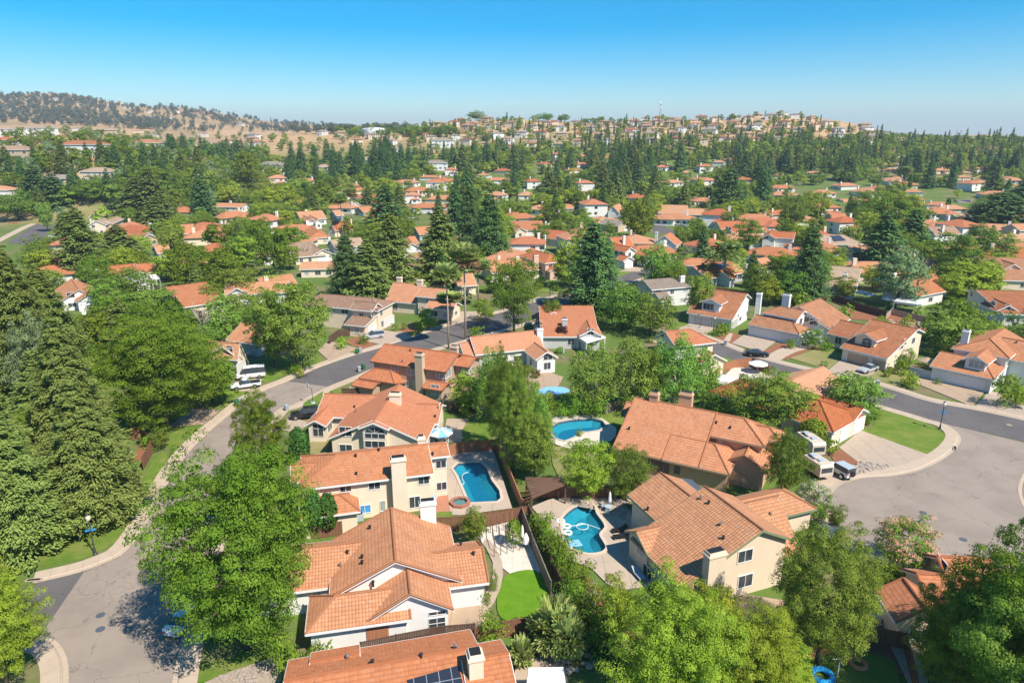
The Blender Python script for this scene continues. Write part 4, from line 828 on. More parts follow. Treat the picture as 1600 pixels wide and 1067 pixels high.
for i, (n_, pts, mat, sm) in enumerate([
    ('lawn', [(0, 880), (40, 886), (120, 874), (178, 850), (205, 822), (232, 775), (262, 715), (248, 712), (225, 745), (205, 800), (150, 815), (60, 860)], 'lawn', 3),
    ('lawn', [(232, 690), (275, 700), (300, 680), (318, 665), (300, 660), (262, 668)], 'lawn', 3), ('lawn', [(325, 640), (345, 640), (384, 616), (370, 605), (340, 615)], 'lawn', 2),
    ('lawn', [(403, 588), (415, 598), (447, 584), (440, 576), (410, 574)], 'lawn', 3), ('lawn', [(468, 577), (500, 568), (502, 560), (480, 552), (462, 560)], 'lawn', 3),
    ('lawn', [(302, 1067), (310, 1040), (350, 1030), (412, 1010), (420, 1030), (360, 1050), (320, 1067)], 'lawn', 0), ('gravel', [(320, 1067), (400, 1032), (430, 1030), (440, 1062), (400, 1100), (310, 1100)], 'gravel', 2),
    ('lawn', [(1376, 640), (1420, 651), (1450, 663), (1474, 676), (1478, 688), (1450, 712), (1349, 678), (1365, 665)], 'lawn', 3),
    ('driveway', [(1311, 700), (1345, 673), (1449, 711), (1430, 731), (1395, 738), (1350, 730)], 'drive', 0), ('driveway', [(1252, 778), (1283, 745), (1312, 742), (1330, 750), (1300, 765), (1290, 790), (1292, 815), (1255, 815)], 'drive', 0),
    ('planting bed', [(1295, 708), (1312, 702), (1360, 722), (1395, 732), (1345, 738), (1305, 725)], 'mulch', 0),
    ('driveway', [(1293, 580), (1322, 556), (1388, 572), (1345, 594)], 'drive', 0), ('lawn', [(1234, 560), (1282, 544), (1320, 556), (1293, 578)], 'lawn_dry', 0), ('lawn', [(1352, 590), (1380, 578), (1420, 590), (1400, 606)], 'lawn_dry', 2),
    ('driveway', [(1432, 600), (1437, 588), (1540, 610), (1520, 636)], 'drive_tan', 0), ('gravel', [(1522, 636), (1545, 612), (1640, 625), (1640, 658)], 'gravel', 0),
    ('driveway', [(1143, 537), (1163, 523), (1212, 534), (1190, 551)], 'drive', 0), ('planting bed', [(1112, 531), (1136, 519), (1158, 526), (1140, 537)], 'mulch', 2), ('planting bed', [(1190, 551), (1215, 537), (1280, 540), (1230, 562), (1205, 558)], 'mulch', 0),
    ('path', [(1200, 558), (1215, 547), (1240, 541), (1262, 538), (1272, 542), (1245, 550), (1228, 558), (1218, 563)], 'concrete', 2), ('path', [(1130, 533), (1139, 521), (1145, 522), (1140, 535)], 'concrete', 0),
    ('driveway', [(1060, 515), (1085, 502), (1124, 510), (1096, 526)], 'drive', 0), ('lawn', [(1095, 524), (1115, 514), (1135, 518), (1112, 530)], 'lawn', 2), ('lawn', [(1040, 510), (1075, 496), (1080, 502), (1055, 515)], 'lawn', 2),
    ('driveway', [(573, 534), (596, 517), (640, 520), (625, 532), (600, 540)], 'drive', 0), ('driveway', [(497, 549), (512, 533), (560, 545), (515, 565)], 'drive_tan', 0), ('planting bed', [(538, 534), (560, 527), (588, 540), (570, 546)], 'mulch', 2), ('planting bed', [(600, 530), (640, 510), (690, 505), (690, 512), (640, 524)], 'mulch', 2), ('lawn', [(530, 548), (545, 540), (560, 545), (550, 552)], 'lawn', 2),
    ('driveway', [(700, 507), (715, 487), (775, 488), (750, 497)], 'drive', 0), ('driveway', [(846, 455), (855, 447), (900, 452), (890, 463)], 'drive_tan', 0), ('driveway', [(968, 425), (986, 418), (1008, 418), (1000, 425)], 'drive', 0), ('lawn', [(960, 428), (965, 421), (986, 426), (965, 433)], 'lawn', 0),
    ('driveway', [(440, 672), (452, 652), (480, 660), (470, 680)], 'drive', 0), ('lawn', [(470, 645), (503, 626), (505, 612), (475, 630)], 'lawn', 0), ('lawn', [(515, 612), (540, 606), (545, 614), (525, 616)], 'lawn', 0), ('driveway', [(545, 607), (570, 587), (600, 583), (590, 602)], 'drive', 0),
    ('driveway', [(262, 668), (300, 640), (345, 641), (318, 664)], 'drive_tan', 0), ('driveway', [(365, 612), (385, 590), (410, 594), (395, 612)], 'drive', 0),
    ('patio', [(690, 690), (698, 655), (733, 655), (722, 692)], 'drive', 0), ('lawn', [(722, 693), (732, 656), (772, 656), (768, 690)], 'lawn', 2),
    ('patio', [(690, 770), (700, 700), (770, 700), (800, 795), (720, 806), (684, 805)], 'deck', 0),
    ('patio', [(660, 805), (660, 778), (700, 774), (704, 802)], 'brick_paving', 0), ('lawn', [(681, 814), (681, 801), (706, 800), (708, 810)], 'lawn', 0),
    ('patio', [(775, 880), (740, 830), (800, 815), (830, 855), (845, 895), (800, 900)], 'pale_stone', 0), ('patio', [(690, 990), (705, 945), (745, 935), (760, 960), (750, 985)], 'drive_tan', 2), ('path', [(745, 945), (765, 920), (770, 880), (755, 850), (765, 845), (785, 880), (782, 920), (762, 955)], 'drive', 2),
    ('artificial lawn', [(776, 940), (780, 920), (795, 898), (838, 893), (855, 928), (850, 962), (800, 972), (780, 962)], 'lawn_bright', 3),
    ('patio', [(828, 790), (900, 770), (960, 775), (985, 800), (1000, 870), (1030, 915), (960, 925), (925, 890), (880, 872), (862, 830)], 'deck', 0),
    ('patio', [(855, 665), (870, 652), (950, 650), (962, 668), (955, 690), (900, 702), (860, 690)], 'pale_stone', 3), ('lawn', [(935, 650), (970, 643), (975, 665), (960, 668)], 'lawn', 0), ('lawn', [(860, 700), (905, 705), (950, 715), (930, 770), (880, 760)], 'lawn_dry', 2),
    ('planting bed', [(905, 925), (920, 900), (955, 950), (1000, 1000), (960, 990)], 'mulch', 2), ('patio', [(1105, 960), (1165, 930), (1230, 940), (1180, 990)], 'drive_tan', 0),
    ('lawn', [(1290, 1067), (1300, 1035), (1340, 1022), (1390, 1030), (1405, 1067), (1390, 1110), (1300, 1110)], 'lawn', 3), ('planting bed', [(1240, 1040), (1330, 960), (1420, 960), (1425, 1060), (1300, 1020)], 'mulch', 0), ('path', [(1385, 1000), (1400, 935), (1425, 940), (1450, 1067), (1435, 1100)], 'concrete', 0),
    ('driveway', [(1418, 900), (1438, 885), (1478, 895), (1470, 920)], 'drive', 0), ('patio', [(800, 1090), (806, 1035), (880, 1020), (890, 1090)], 'drive', 0),
    ('planting bed', [(1318, 478), (1350, 482), (1380, 492), (1372, 503), (1330, 499)], 'mulch', 0), ('planting bed', [(1380, 500), (1395, 488), (1440, 500), (1450, 520), (1430, 530)], 'mulch', 0), ('lawn', [(820, 455), (900, 460), (890, 448), (840, 448)], 'lawn', 0), ('lawn', [(1040, 412), (1080, 396), (1095, 400), (1060, 415)], 'lawn', 0), ('lawn', [(1090, 392), (1150, 385), (1170, 395), (1110, 402)], 'lawn', 0),
    ('driveway', [(1072, 545), (1080, 535), (1100, 545), (1120, 556)], 'drive', 0), ('lawn', [(1120, 572), (1128, 558), (1150, 565), (1145, 575)], 'lawn', 0), ('patio', [(1120, 600), (1145, 575), (1190, 580), (1200, 600), (1150, 618)], 'pale_stone', 0),
    ('park lawn', [(80, 340), (70, 332), (100, 326), (180, 316), (260, 300), (300, 295), (300, 305), (250, 322), (170, 338)], 'lawn_dry', 0), ('park lawn', [(268, 322), (300, 306), (340, 300), (375, 305), (368, 318), (300, 325)], 'lawn_dry', 0), ('planting bed', [(12, 350), (40, 340), (50, 343), (40, 350)], 'mulch', 0),
    ('patio', [(780, 600), (850, 580), (880, 590), (860, 625), (820, 625)], 'drive_tan', 0), ('planting bed', [(470, 710), (490, 690), (515, 690), (510, 712)], 'lawn_dry', 0), ('planting bed', [(205, 720), (225, 690), (240, 700), (232, 722)], 'mulch', 0)]):
    mm = {'artificial lawn': .1, 'lawn': .10}.get(n_, .12 if n_ in ('driveway', 'path') else .09)+.0011*i
    hs_ = [offset_poly(POOLS[k], .3) for k in ('rect', 'octo', 'curvy') if any(inside(p, g2(pts)) for p in POOLS[k])] if n_ == 'patio' else []
    slab(n_.replace(' ', '_'), pts, mm, mat, sm, holes=hs_)
YARDS_CLEAR = [[(1376, 640), (1420, 651), (1478, 688), (1450, 712), (1349, 678)]]
# pools
def pool(label, key, deep, cope='coping', raised=0.0):
    P = POOLS[key]; c = sum((Vector(p) for p in P), Vector((0, 0)))/len(P); r = empty('swimming_pool', (c.x, c.y, 0), 0, label, 'swimming pool')
    L = [(p[0]-c.x, p[1]-c.y) for p in P]
    if sum(a[0]*b[1]-b[0]*a[1] for a, b in zip(L, L[1:]+L[:1])) < 0: L = L[::-1]
    IN = offset_poly(L, -.7); DP = offset_poly(L, -1.1)
    b = MB()
    for i in range(len(L)):
        j = (i+1) % len(L); a0, a1 = L[i], L[j]; q0, q1 = DP[i], DP[j]
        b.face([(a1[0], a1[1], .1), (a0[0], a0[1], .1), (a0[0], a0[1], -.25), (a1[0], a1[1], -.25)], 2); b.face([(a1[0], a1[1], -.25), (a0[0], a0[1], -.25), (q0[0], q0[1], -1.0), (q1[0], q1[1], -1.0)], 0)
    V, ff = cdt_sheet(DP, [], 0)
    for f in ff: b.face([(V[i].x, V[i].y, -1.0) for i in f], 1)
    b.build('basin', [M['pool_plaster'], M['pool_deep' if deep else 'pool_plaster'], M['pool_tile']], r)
    V, ff = cdt_sheet(offset_poly(L, -.02), [], 0); w = MB()
    for f in ff:
        q = [(V[i].x, V[i].y, .02) for i in f]; w.face(q if (Vector(q[1])-Vector(q[0])).cross(Vector(q[2])-Vector(q[0])).z > 0 else q[::-1])
    w.build('water', M['water'], r)
    O2 = offset_poly(L, .38); k = MB()
    for i in range(len(L)):
        j = (i+1) % len(L); a0, a1, o0, o1 = L[i], L[j], O2[i], O2[j]; z = .24
        k.face([(a0[0], a0[1], z), (a1[0], a1[1], z), (o1[0], o1[1], z), (o0[0], o0[1], z)][::-1]); k.face([(a0[0], a0[1], z), (a1[0], a1[1], z), (a1[0], a1[1], .05), (a0[0], a0[1], .05)]); k.face([(o1[0], o1[1], z), (o0[0], o0[1], z), (o0[0], o0[1], 0), (o1[0], o1[1], 0)])
    k.build('coping', M[cope], r); return r
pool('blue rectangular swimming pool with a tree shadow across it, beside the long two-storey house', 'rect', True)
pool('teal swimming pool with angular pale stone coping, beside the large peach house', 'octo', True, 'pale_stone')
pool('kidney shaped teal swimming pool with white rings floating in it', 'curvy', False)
c = G(719, 788); r = empty('hot_tub', c, 0, 'small raised octagonal brick hot tub beside the rectangular pool', 'hot tub')
b = MB(); O2 = [(1.35*math.cos(2*math.pi*k/8+.2), 1.35*math.sin(2*math.pi*k/8+.2)) for k in range(8)]; I2 = [(p[0]*.7, p[1]*.7) for p in O2]
for i in range(8):
    j = (i+1) % 8; a0, a1, o0, o1 = I2[i], I2[j], O2[i], O2[j]
    b.face([(a0[0], a0[1], .5), (o0[0], o0[1], .5), (o1[0], o1[1], .5), (a1[0], a1[1], .5)]); b.face([(o0[0], o0[1], 0), (o1[0], o1[1], 0), (o1[0], o1[1], .5), (o0[0], o0[1], .5)]); b.face([(a0[0], a0[1], .5), (a1[0], a1[1], .5), (a1[0], a1[1], .1), (a0[0], a0[1], .1)])
b.build('tub_wall', M['brick'], r); b = MB(); b.face([(p[0], p[1], .12) for p in I2]); b.build('basin', M['slate'], r); b = MB(); b.face([(p[0], p[1], .38) for p in I2]); b.build('water', M['water'], r)
# fences: boards on posts
def fence(label, pts, mat='fence', h=1.8, cap=True, name='board_fence', cat='fence', posts=2.4, world=False):
    P = [Vector(p[:2]) for p in (pts if world else g2(pts))]; o = P[0]; r = empty(name, (o.x, o.y, 0), 0, label, cat); b = MB(); k = 0
    tot = 0; pp = []
    for a, c in zip(P, P[1:]):
        d = c-a; L = d.length; e = d.normalized(); n = Vector((-e.y, e.x)); x = 0
        bw = .16 if L < 60 else .3
        while x < L-.02:
            x1 = min(L, x+bw); q0 = a-o+e*x; q1 = a-o+e*(x1-.012); z = h+random.uniform(-.03, .02)
            b.hexa([Vector((w.x, w.y, zz_)) for zz_ in (.05, z) for w in (q0-n*.012, q1-n*.012, q1+n*.012, q0+n*.012)])
            x = x1
        m = max(1, int(L/posts))
        pp += [(a-o+e*(L*i/m), n) for i in range(m+1)]
    b.build('boards', M[mat], r)
    if cap:
        t_ = MB()
        for a, c in zip(P, P[1:]): t_.beam(Vector((*(a-o), h+.025)), Vector((*(c-o), h+.025)), .12, .04)
        t_.build('rail', M[mat], r)
    for q, n in pp[:40]:
        t_ = MB(); q = q+n*.07; t_.box(q.x-.05, q.x+.05, q.y-.05, q.y+.05, 0, h+.08); t_.build('post', M[mat], r)
    return r
fence('reddish board fence between the red tiled house and the rectangular pool', [(700, 714), (720, 708), (776, 704)], 'fence_red')
fence('tall board fence along the right side of the rectangular pool', [(776, 704), (795, 748), (815, 800), (824, 802)], 'fence_red')
fence('brown board fence at the near end of the rectangular pool', [(680, 830), (726, 828), (822, 812)], 'fence')
fence('dark board fence running beside the hedge to the artificial lawn', [(824, 806), (845, 850), (866, 905), (882, 938)], 'fence_dark')
fence('grey board fence on the left of the narrow side passage', [(815, 812), (833, 862), (860, 930)], 'fence_grey')
fence('brown board fence below the artificial lawn', [(742, 1006), (770, 1000), (800, 994), (850, 984)], 'fence')
fence('brown board fence between the white house and the nearest roof', [(565, 1030), (620, 1018), (690, 1004), (742, 1000)], 'fence_dark')
fence('brown board fence behind the kidney pool under the leafy trees', [(822, 783), (870, 778), (925, 780), (1000, 775)], 'fence')
fence('short angled board fence beside the left sidewalk', [(205, 688), (222, 686), (240, 706), (224, 735)], 'fence', h=2.0)
fence('long dark board fence behind the brown roofed houses', [(1280, 472), (1300, 470), (1340, 486), (1384, 498)], 'fence_dark', h=2.0)
fence('tan block wall with planted slope before it', [(1384, 500), (1392, 492), (1432, 502), (1468, 510)], 'block', h=1.7, name='block_wall', cat='wall', cap=False)
fence('reddish curved board fence beside the right street', [(1120, 590), (1128, 582), (1150, 575), (1175, 572), (1200, 585)], 'fence_red')
fence('brown board fence by the umber roofed house side yard', [(515, 538), (530, 527), (548, 525)], 'fence_dark')
fence('white gate beside the three-door garage', [(1420, 586), (1438, 590), (1456, 594)], 'fence_white', h=1.7)
fence('weathered board fence around the bottom right yard', [(1322, 1000), (1360, 1005), (1412, 1016), (1424, 1067), (1430, 1100)], 'fence')
fence('brown board fence at the top of the bottom right yard', [(1370, 938), (1392, 943), (1425, 940)], 'fence_dark')
fence('low tan garden wall in the bottom right yard', [(1205, 1067), (1235, 1030), (1262, 1005)], 'block', h=1.0, name='garden_wall', cat='wall', cap=False)
fence('short board fence between the red tiled house and the taupe house', [(535, 622), (560, 622), (590, 618)], 'fence_dark')
fence('brown board fence between the bright tree and the birch', [(702, 645), (725, 644), (752, 642)], 'fence_dark')
fence('reddish board fence beside the white house with two garage doors', [(985, 418), (997, 410), (1003, 407)], 'fence_red')
fence('small board fence before the two-storey long cream house', [(487, 842), (520, 838), (535, 836)], 'fence')
fence('dark board fence at the top right edge', [(1560, 398), (1600, 402), (1640, 406)], 'fence_dark', h=2.2)
fence('grey board fence behind the peach house lawn', [(946, 648), (958, 642), (975, 640)], 'fence_grey')
fence('brown fence beneath the grey gable house and date palm', [(1118, 458), (1150, 462), (1175, 466)], 'fence_red')
fence('long board fence through the lower middle yards', [(882, 938), (940, 1000), (1010, 1075)], 'fence_dark', h=1.7)
# ---------------------------------------------------------------- trees and plants
M['leaf_maple'] = m_leaf('leaf_maple', (0.091, 0.154, 0.013, 1), (0.257, 0.336, 0.037, 1)); M['leaf_oak'] = m_leaf('leaf_oak', (0.091, 0.173, 0.023, 1), (0.240, 0.346, 0.050, 1))
M['leaf_lime'] = m_leaf('leaf_lime', (0.189, 0.281, 0.023, 1), (0.441, 0.522, 0.060, 1)); M['leaf_ash'] = m_leaf('leaf_ash', (0.129, 0.213, 0.027, 1), (0.332, 0.428, 0.070, 1))
M['leaf_birch'] = m_leaf('leaf_birch', (0.131, 0.249, 0.033, 1), (0.327, 0.499, 0.088, 1), .35); M['leaf_olive'] = m_leaf('leaf_olive', (0.121, 0.196, 0.073, 1), (0.363, 0.468, 0.224, 1))
M['leaf_redwood'] = m_leaf('leaf_redwood', (0.112, 0.163, 0.034, 1), (0.300, 0.372, 0.092, 1), .2, .02); M['leaf_pine'] = m_leaf('leaf_pine', (0.061, 0.132, 0.040, 1), (0.166, 0.288, 0.085, 1), .15, .02)
M['leaf_plum'] = m_leaf('leaf_plum', (.075, .035, .028, 1), (.19, .095, .065, 1)); M['leaf_palm'] = m_leaf('leaf_palm', (.24, .32, .07, 1), (.50, .56, .20, 1)); M['leaf_dead'] = m_leaf('leaf_dead', (0.280, 0.189, 0.098, 1), (0.504, 0.365, 0.208, 1))
M['leaf_cyp'] = m_leaf('leaf_cyp', (0.034, 0.096, 0.017, 1), (0.084, 0.192, 0.036, 1), .15); M['leaf_bloom'] = m_leaf('leaf_bloom', (.62, .28, .20, 1), (.75, .42, .34, 1), .2, .0); M['leaf_hedge'] = m_leaf('leaf_hedge', (0.110, 0.204, 0.022, 1), (0.295, 0.428, 0.042, 1)); M['leaf_whitebloom'] = m_leaf('leaf_whitebloom', (.45, .42, .38, 1), (.75, .7, .65, 1), .2, 0)
M['leaf_far_haze'] = m_leaf('leaf_far_haze', (.085, .108, .076, 1), (.18, .21, .145, 1), .1)  # ridge foliage: scrub oak grey with distance haze mixed into the colour
def quads_mesh(name, C, Nn, size, tint, mats, aspect=.62, T=None, midx=None):
    n = len(C); Nn = Nn/np.maximum(1e-6, np.linalg.norm(Nn, axis=1, keepdims=True))
    if T is None: T = RNG.normal(size=(n, 3))
    T = T-(T*Nn).sum(1, keepdims=True)*Nn; T /= np.maximum(1e-6, np.linalg.norm(T, axis=1, keepdims=True)); B = np.cross(Nn, T)
    s = np.asarray(size).reshape(-1, 1)*np.ones((n, 1))
    droop = Nn*s*.18
    V = np.empty((n, 4, 3)); V[:, 0] = C-T*s-droop; V[:, 1] = C+B*s*aspect; V[:, 2] = C+T*s-droop; V[:, 3] = C-B*s*aspect
    me = bpy.data.meshes.new(name); me.vertices.add(n*4); me.vertices.foreach_set('co', V.reshape(-1).astype(np.float32))
    me.loops.add(n*4); me.loops.foreach_set('vertex_index', np.arange(n*4, dtype=np.int32)); me.polygons.add(n); me.polygons.foreach_set('loop_start', np.arange(0, n*4, 4, dtype=np.int32))
    a = me.attributes.new('tint', 'FLOAT', 'POINT'); a.data.foreach_set('value', np.repeat(np.clip(tint, 0, 1), 4).astype(np.float32))
    for m in mats: me.materials.append(m)
    if midx is not None: me.polygons.foreach_set('material_index', np.asarray(midx, np.int32))
    me.update(); me.validate(); return me
def unit(n):
    v = RNG.normal(size=(n, 3)); return v/np.linalg.norm(v, axis=1, keepdims=True)
def crown_broad(name, mat, n, clumps=70, rx=.40, z0=.2, z1=1.0, leaf=.02, shape=.0, gap=.0, crad=(.10, .17), droop=0.0, bloom=None):
    """leaf clumps through an uneven crown of a one metre tall tree"""
    zc, rz = (z0+z1)/2, (z1-z0)/2
    d = unit(clumps*3); r = RNG.uniform(.3, 1.05, len(d))**.5
    ph = RNG.uniform(0, 6.28, 3); az = np.arctan2(d[:, 1], d[:, 0]); lump = 1+.16*np.sin(2*az+ph[0]+3*d[:, 2])+.12*np.sin(5*az+ph[1]-4*d[:, 2])+.07*np.sin(9*az+ph[2]+6*d[:, 2])
    P = d*r[:, None]*lump[:, None]*np.array([rx, rx, rz])
    tp = 1-shape*np.clip(P[:, 2:]/rz, -1, 1); P[:, :2] *= tp
    P[:, 2] += zc; P = P[P[:, 2] > z0*.75][:clumps]
    cr = RNG.uniform(crad[0], crad[1], len(P))*(rx/.4); ct = RNG.uniform(.1, .9, len(P))
    k = max(8, n//len(P)); idx = np.repeat(np.arange(len(P)), k)
    u = unit(len(idx)); u[:, 2] = np.where(u[:, 2] < -.25, -u[:, 2]*.6, u[:, 2]); rr = RNG.uniform(.45, 1.05, len(idx))**.5
    C = P[idx]+u*(rr*cr[idx])[:, None]*np.array([1.15, 1.15, .8+droop*1.4]); C[:, 2] -= droop*cr[idx]*rr*RNG.uniform(0, 2.2, len(idx))
    ctr = np.array([0, 0, zc-.05]); N = u*1.15+(C-ctr)/np.linalg.norm(C-ctr, axis=1, keepdims=True)*.25+unit(len(idx))*.5+np.array([0, 0, .2])
    tint = .7*ct[idx]+.3*RNG.uniform(0, 1, len(idx))
    mi = None; mats = [mat]
    if bloom: mats.append(bloom); cb = RNG.uniform(0, 1, len(P)) < .55; mi = ((cb[idx]) & (u[:, 2] > .2) & (RNG.uniform(0, 1, len(idx)) < .7)).astype(int)
    return quads_mesh(name, C, N, RNG.uniform(.65, 1.25, len(C))*leaf, tint, mats, midx=mi), P
def crown_conifer(name, mat, n, R=.19, z0=.05, leaf=.013, whorls=34, per=9, shape=.8, droop=.25):
    Cs, Ns, Ts, tt, ss = [], [], [], [], []
    tot = whorls*per; k = max(6, n//tot)
    for w in range(whorls):
        z = z0+(1-z0)*(max(0, w+RNG.uniform(-.3, .3))/whorls)**.95; rad = R*max(.04, (1-(z-z0)/(1-z0)))**shape*min(1, .6+(z-z0)*4)
        a0 = RNG.uniform(0, 6.28)
        for b in range(per):
            a = a0+6.283*b/per+RNG.uniform(-.3, .3); L = rad*RNG.uniform(.55, 1.22); dr = droop*RNG.uniform(.5, 1.4)
            t = RNG.uniform(.15, 1.0, k)**.75; sp = (.34*(1-.55*t))*L*RNG.uniform(-1, 1, k)
            dx, dy = math.cos(a), math.sin(a)
            x = dx*t*L-dy*sp; y = dy*t*L+dx*sp; zz_ = z+.05*L-dr*L*t**1.7+.25*L*np.maximum(0, t-.85)+RNG.normal(0, .085*L, k)-np.abs(sp)*.35
            Cs.append(np.stack([x, y, zz_], 1)); tn = np.stack([dx*np.ones(k)-dy*sp/L*1.4, dy*np.ones(k)+dx*sp/L*1.4, -dr*1.3*t], 1)
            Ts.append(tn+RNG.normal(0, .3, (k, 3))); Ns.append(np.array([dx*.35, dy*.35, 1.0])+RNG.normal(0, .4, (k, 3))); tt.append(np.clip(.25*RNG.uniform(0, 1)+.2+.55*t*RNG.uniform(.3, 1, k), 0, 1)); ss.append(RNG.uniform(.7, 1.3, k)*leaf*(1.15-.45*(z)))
    C = np.concatenate(Cs); C[:, 2] = np.minimum(C[:, 2], 1.0)
    return quads_mesh(name, C, np.concatenate(Ns), np.concatenate(ss), np.concatenate(tt), [mat], aspect=.42, T=np.concatenate(Ts))
def trunk_mesh(name, mat, P=None, h=.55, r=.022, limbs=7, lean=0.0, base=0.0):
    mb = MB(); top = (RNG.uniform(-.03, .03)+lean, RNG.uniform(-.03, .03), h)
    mb.tube([(0, 0, -.02+base), (0, 0, h*.4), top], [r*1.25, r, r*.5], 7)
    if P is not None and limbs:
        for i in RNG.choice(len(P), min(limbs, len(P)), replace=False):
            q = P[i]; s_ = RNG.uniform(.35, .9)*h; a = Vector((0, 0, s_*.7)); mid = a.lerp(Vector(q), .5)+Vector((0, 0, -.02)); mb.tube([a, mid, Vector(q)], [r*.55, r*.35, r*.12], 5)
    return mb.mesh(name, [mat], True)
PROTO = {}
def proto(kind, lod, crown, trunk): PROTO.setdefault((kind, lod), []).append((crown, trunk))
def merged(kind, me, tm):
    """small far tree: crown and trunk in one mesh"""
    b = bmesh.new(); b.from_mesh(me); n0 = len(b.faces); b.from_mesh(tm); b.faces.ensure_lookup_table()
    k = len(me.materials)
    for f in b.faces[n0:]: f.material_index = k
    o = bpy.data.meshes.new(kind); b.to_mesh(o); b.free()
    for m in me.materials: o.materials.append(m)
    o.materials.append(tm.materials[0]); return o
BROAD = dict(maple=dict(mat='leaf_maple', rx=.40, z0=.10), oak=dict(mat='leaf_oak', rx=.50, z0=.18, crad=(.11, .18)), lime=dict(mat='leaf_lime', rx=.42, z0=.16), ash=dict(mat='leaf_ash', rx=.44, z0=.16),
             birch=dict(mat='leaf_birch', rx=.30, z0=.12, shape=.25, crad=(.09, .15), droop=.55), olive=dict(mat='leaf_olive', rx=.45, z0=.16), plum=dict(mat='leaf_plum', rx=.42, z0=.2), crepe=dict(mat='leaf_hedge', rx=.46, z0=.15, bloom='leaf_bloom'), oleander=dict(mat='leaf_hedge', rx=.55, z0=.05, bloom='leaf_whitebloom'))
for kind, kw in BROAD.items():
    kw = dict(kw); ult = kind in ('maple', 'lime', 'oak', 'birch', 'ash'); mat = M[kw.pop('mat')]; bl = kw.pop('bloom', None); bl = M[bl] if bl else None
    lods = [('ultra', 84000, 620, .0066, 2 if kind in ('maple', 'lime') else 1), ('hi', 17000, 260, .0132, 2 if kind in ('maple', 'ash', 'lime', 'birch', 'oak') else 1), ('mid', 4200, 110, .026, 2), ('lo', 520, 26, .062, 2)]
    for lod, n, cl, leaf, nv in lods:
        if lod == 'ultra' and not ult: continue
        kw['crad'] = dict(ultra=(.032, .072), hi=(.05, .095), mid=(.075, .13), lo=(.12, .19))[lod]
        for v in range(nv):
            cm, P = crown_broad('crown', mat, int(n*(.75 if kind == 'birch' else 1)), cl, leaf=leaf*(.85 if kind == 'birch' else 1), bloom=bl, **kw)
            tm = trunk_mesh('trunk', M['bark_pale' if kind in ('birch', 'crepe') else 'bark'], P, .6, .02, 9 if lod != 'lo' else 0)
            proto(kind, lod, cm, tm) if lod != 'lo' else PROTO.setdefault((kind, lod), []).append((merged(kind, cm, tm), None))
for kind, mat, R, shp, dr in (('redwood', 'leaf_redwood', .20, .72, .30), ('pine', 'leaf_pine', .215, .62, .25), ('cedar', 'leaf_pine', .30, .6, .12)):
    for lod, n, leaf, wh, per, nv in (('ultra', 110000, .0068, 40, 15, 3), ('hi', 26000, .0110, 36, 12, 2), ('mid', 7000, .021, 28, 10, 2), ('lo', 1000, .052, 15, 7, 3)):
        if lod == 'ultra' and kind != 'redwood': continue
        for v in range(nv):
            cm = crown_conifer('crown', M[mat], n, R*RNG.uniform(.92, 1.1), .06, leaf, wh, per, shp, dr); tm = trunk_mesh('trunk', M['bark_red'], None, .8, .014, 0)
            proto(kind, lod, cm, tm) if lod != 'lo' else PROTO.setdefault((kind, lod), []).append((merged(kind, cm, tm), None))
def crown_shell(name, mat, n, rx, rz, leaf, top=1.0, box=0.0):
    d = unit(n); d[:, 2] = np.where(d[:, 2] < -.5, -d[:, 2], d[:, 2]); r = RNG.uniform(.82, 1.04, n)
    az = np.arctan2(d[:, 1], d[:, 0]); r *= 1+.05*np.sin(4*az+3*d[:, 2])+.04*np.sin(9*az-5*d[:, 2])
    e = d.copy()
    if box: e = np.sign(d)*np.abs(d)**(1-box)
    C = e*r[:, None]*np.array([rx, rx, rz])+np.array([0, 0, rz*.98]); return quads_mesh(name, C, d+unit(n)*.6, RNG.uniform(.7, 1.3, n)*leaf, RNG.uniform(0, 1, n), [mat])
for kind, mat, rx, rz in (('shrub', 'leaf_hedge', .55, .5), ('darkshrub', 'leaf_oak', .58, .5), ('column', 'leaf_cyp', .20, .5), ('cypress', 'leaf_cyp', .09, .5), ('ball', 'leaf_hedge', .5, .5), ('limeshrub', 'leaf_lime', .6, .5)):
    for lod, n, leaf in (('hi', 5200, .026), ('mid', 1500, .042), ('lo', 260, .09)):
        for v in range(2 if lod != 'lo' else 1):
            if kind in ('shrub', 'darkshrub', 'limeshrub'): cm, _ = crown_broad('crown', M[mat], n, 26, rx=rx, z0=.0, z1=1.0, leaf=leaf, crad=(.14, .24))
            else: cm = crown_shell('crown', M[mat], n, rx, rz, leaf*(.8 if rx < .3 else 1))
            PROTO.setdefault((kind, lod), []).append((cm, trunk_mesh('trunk', M['bark'], None, .4, .02, 0)))
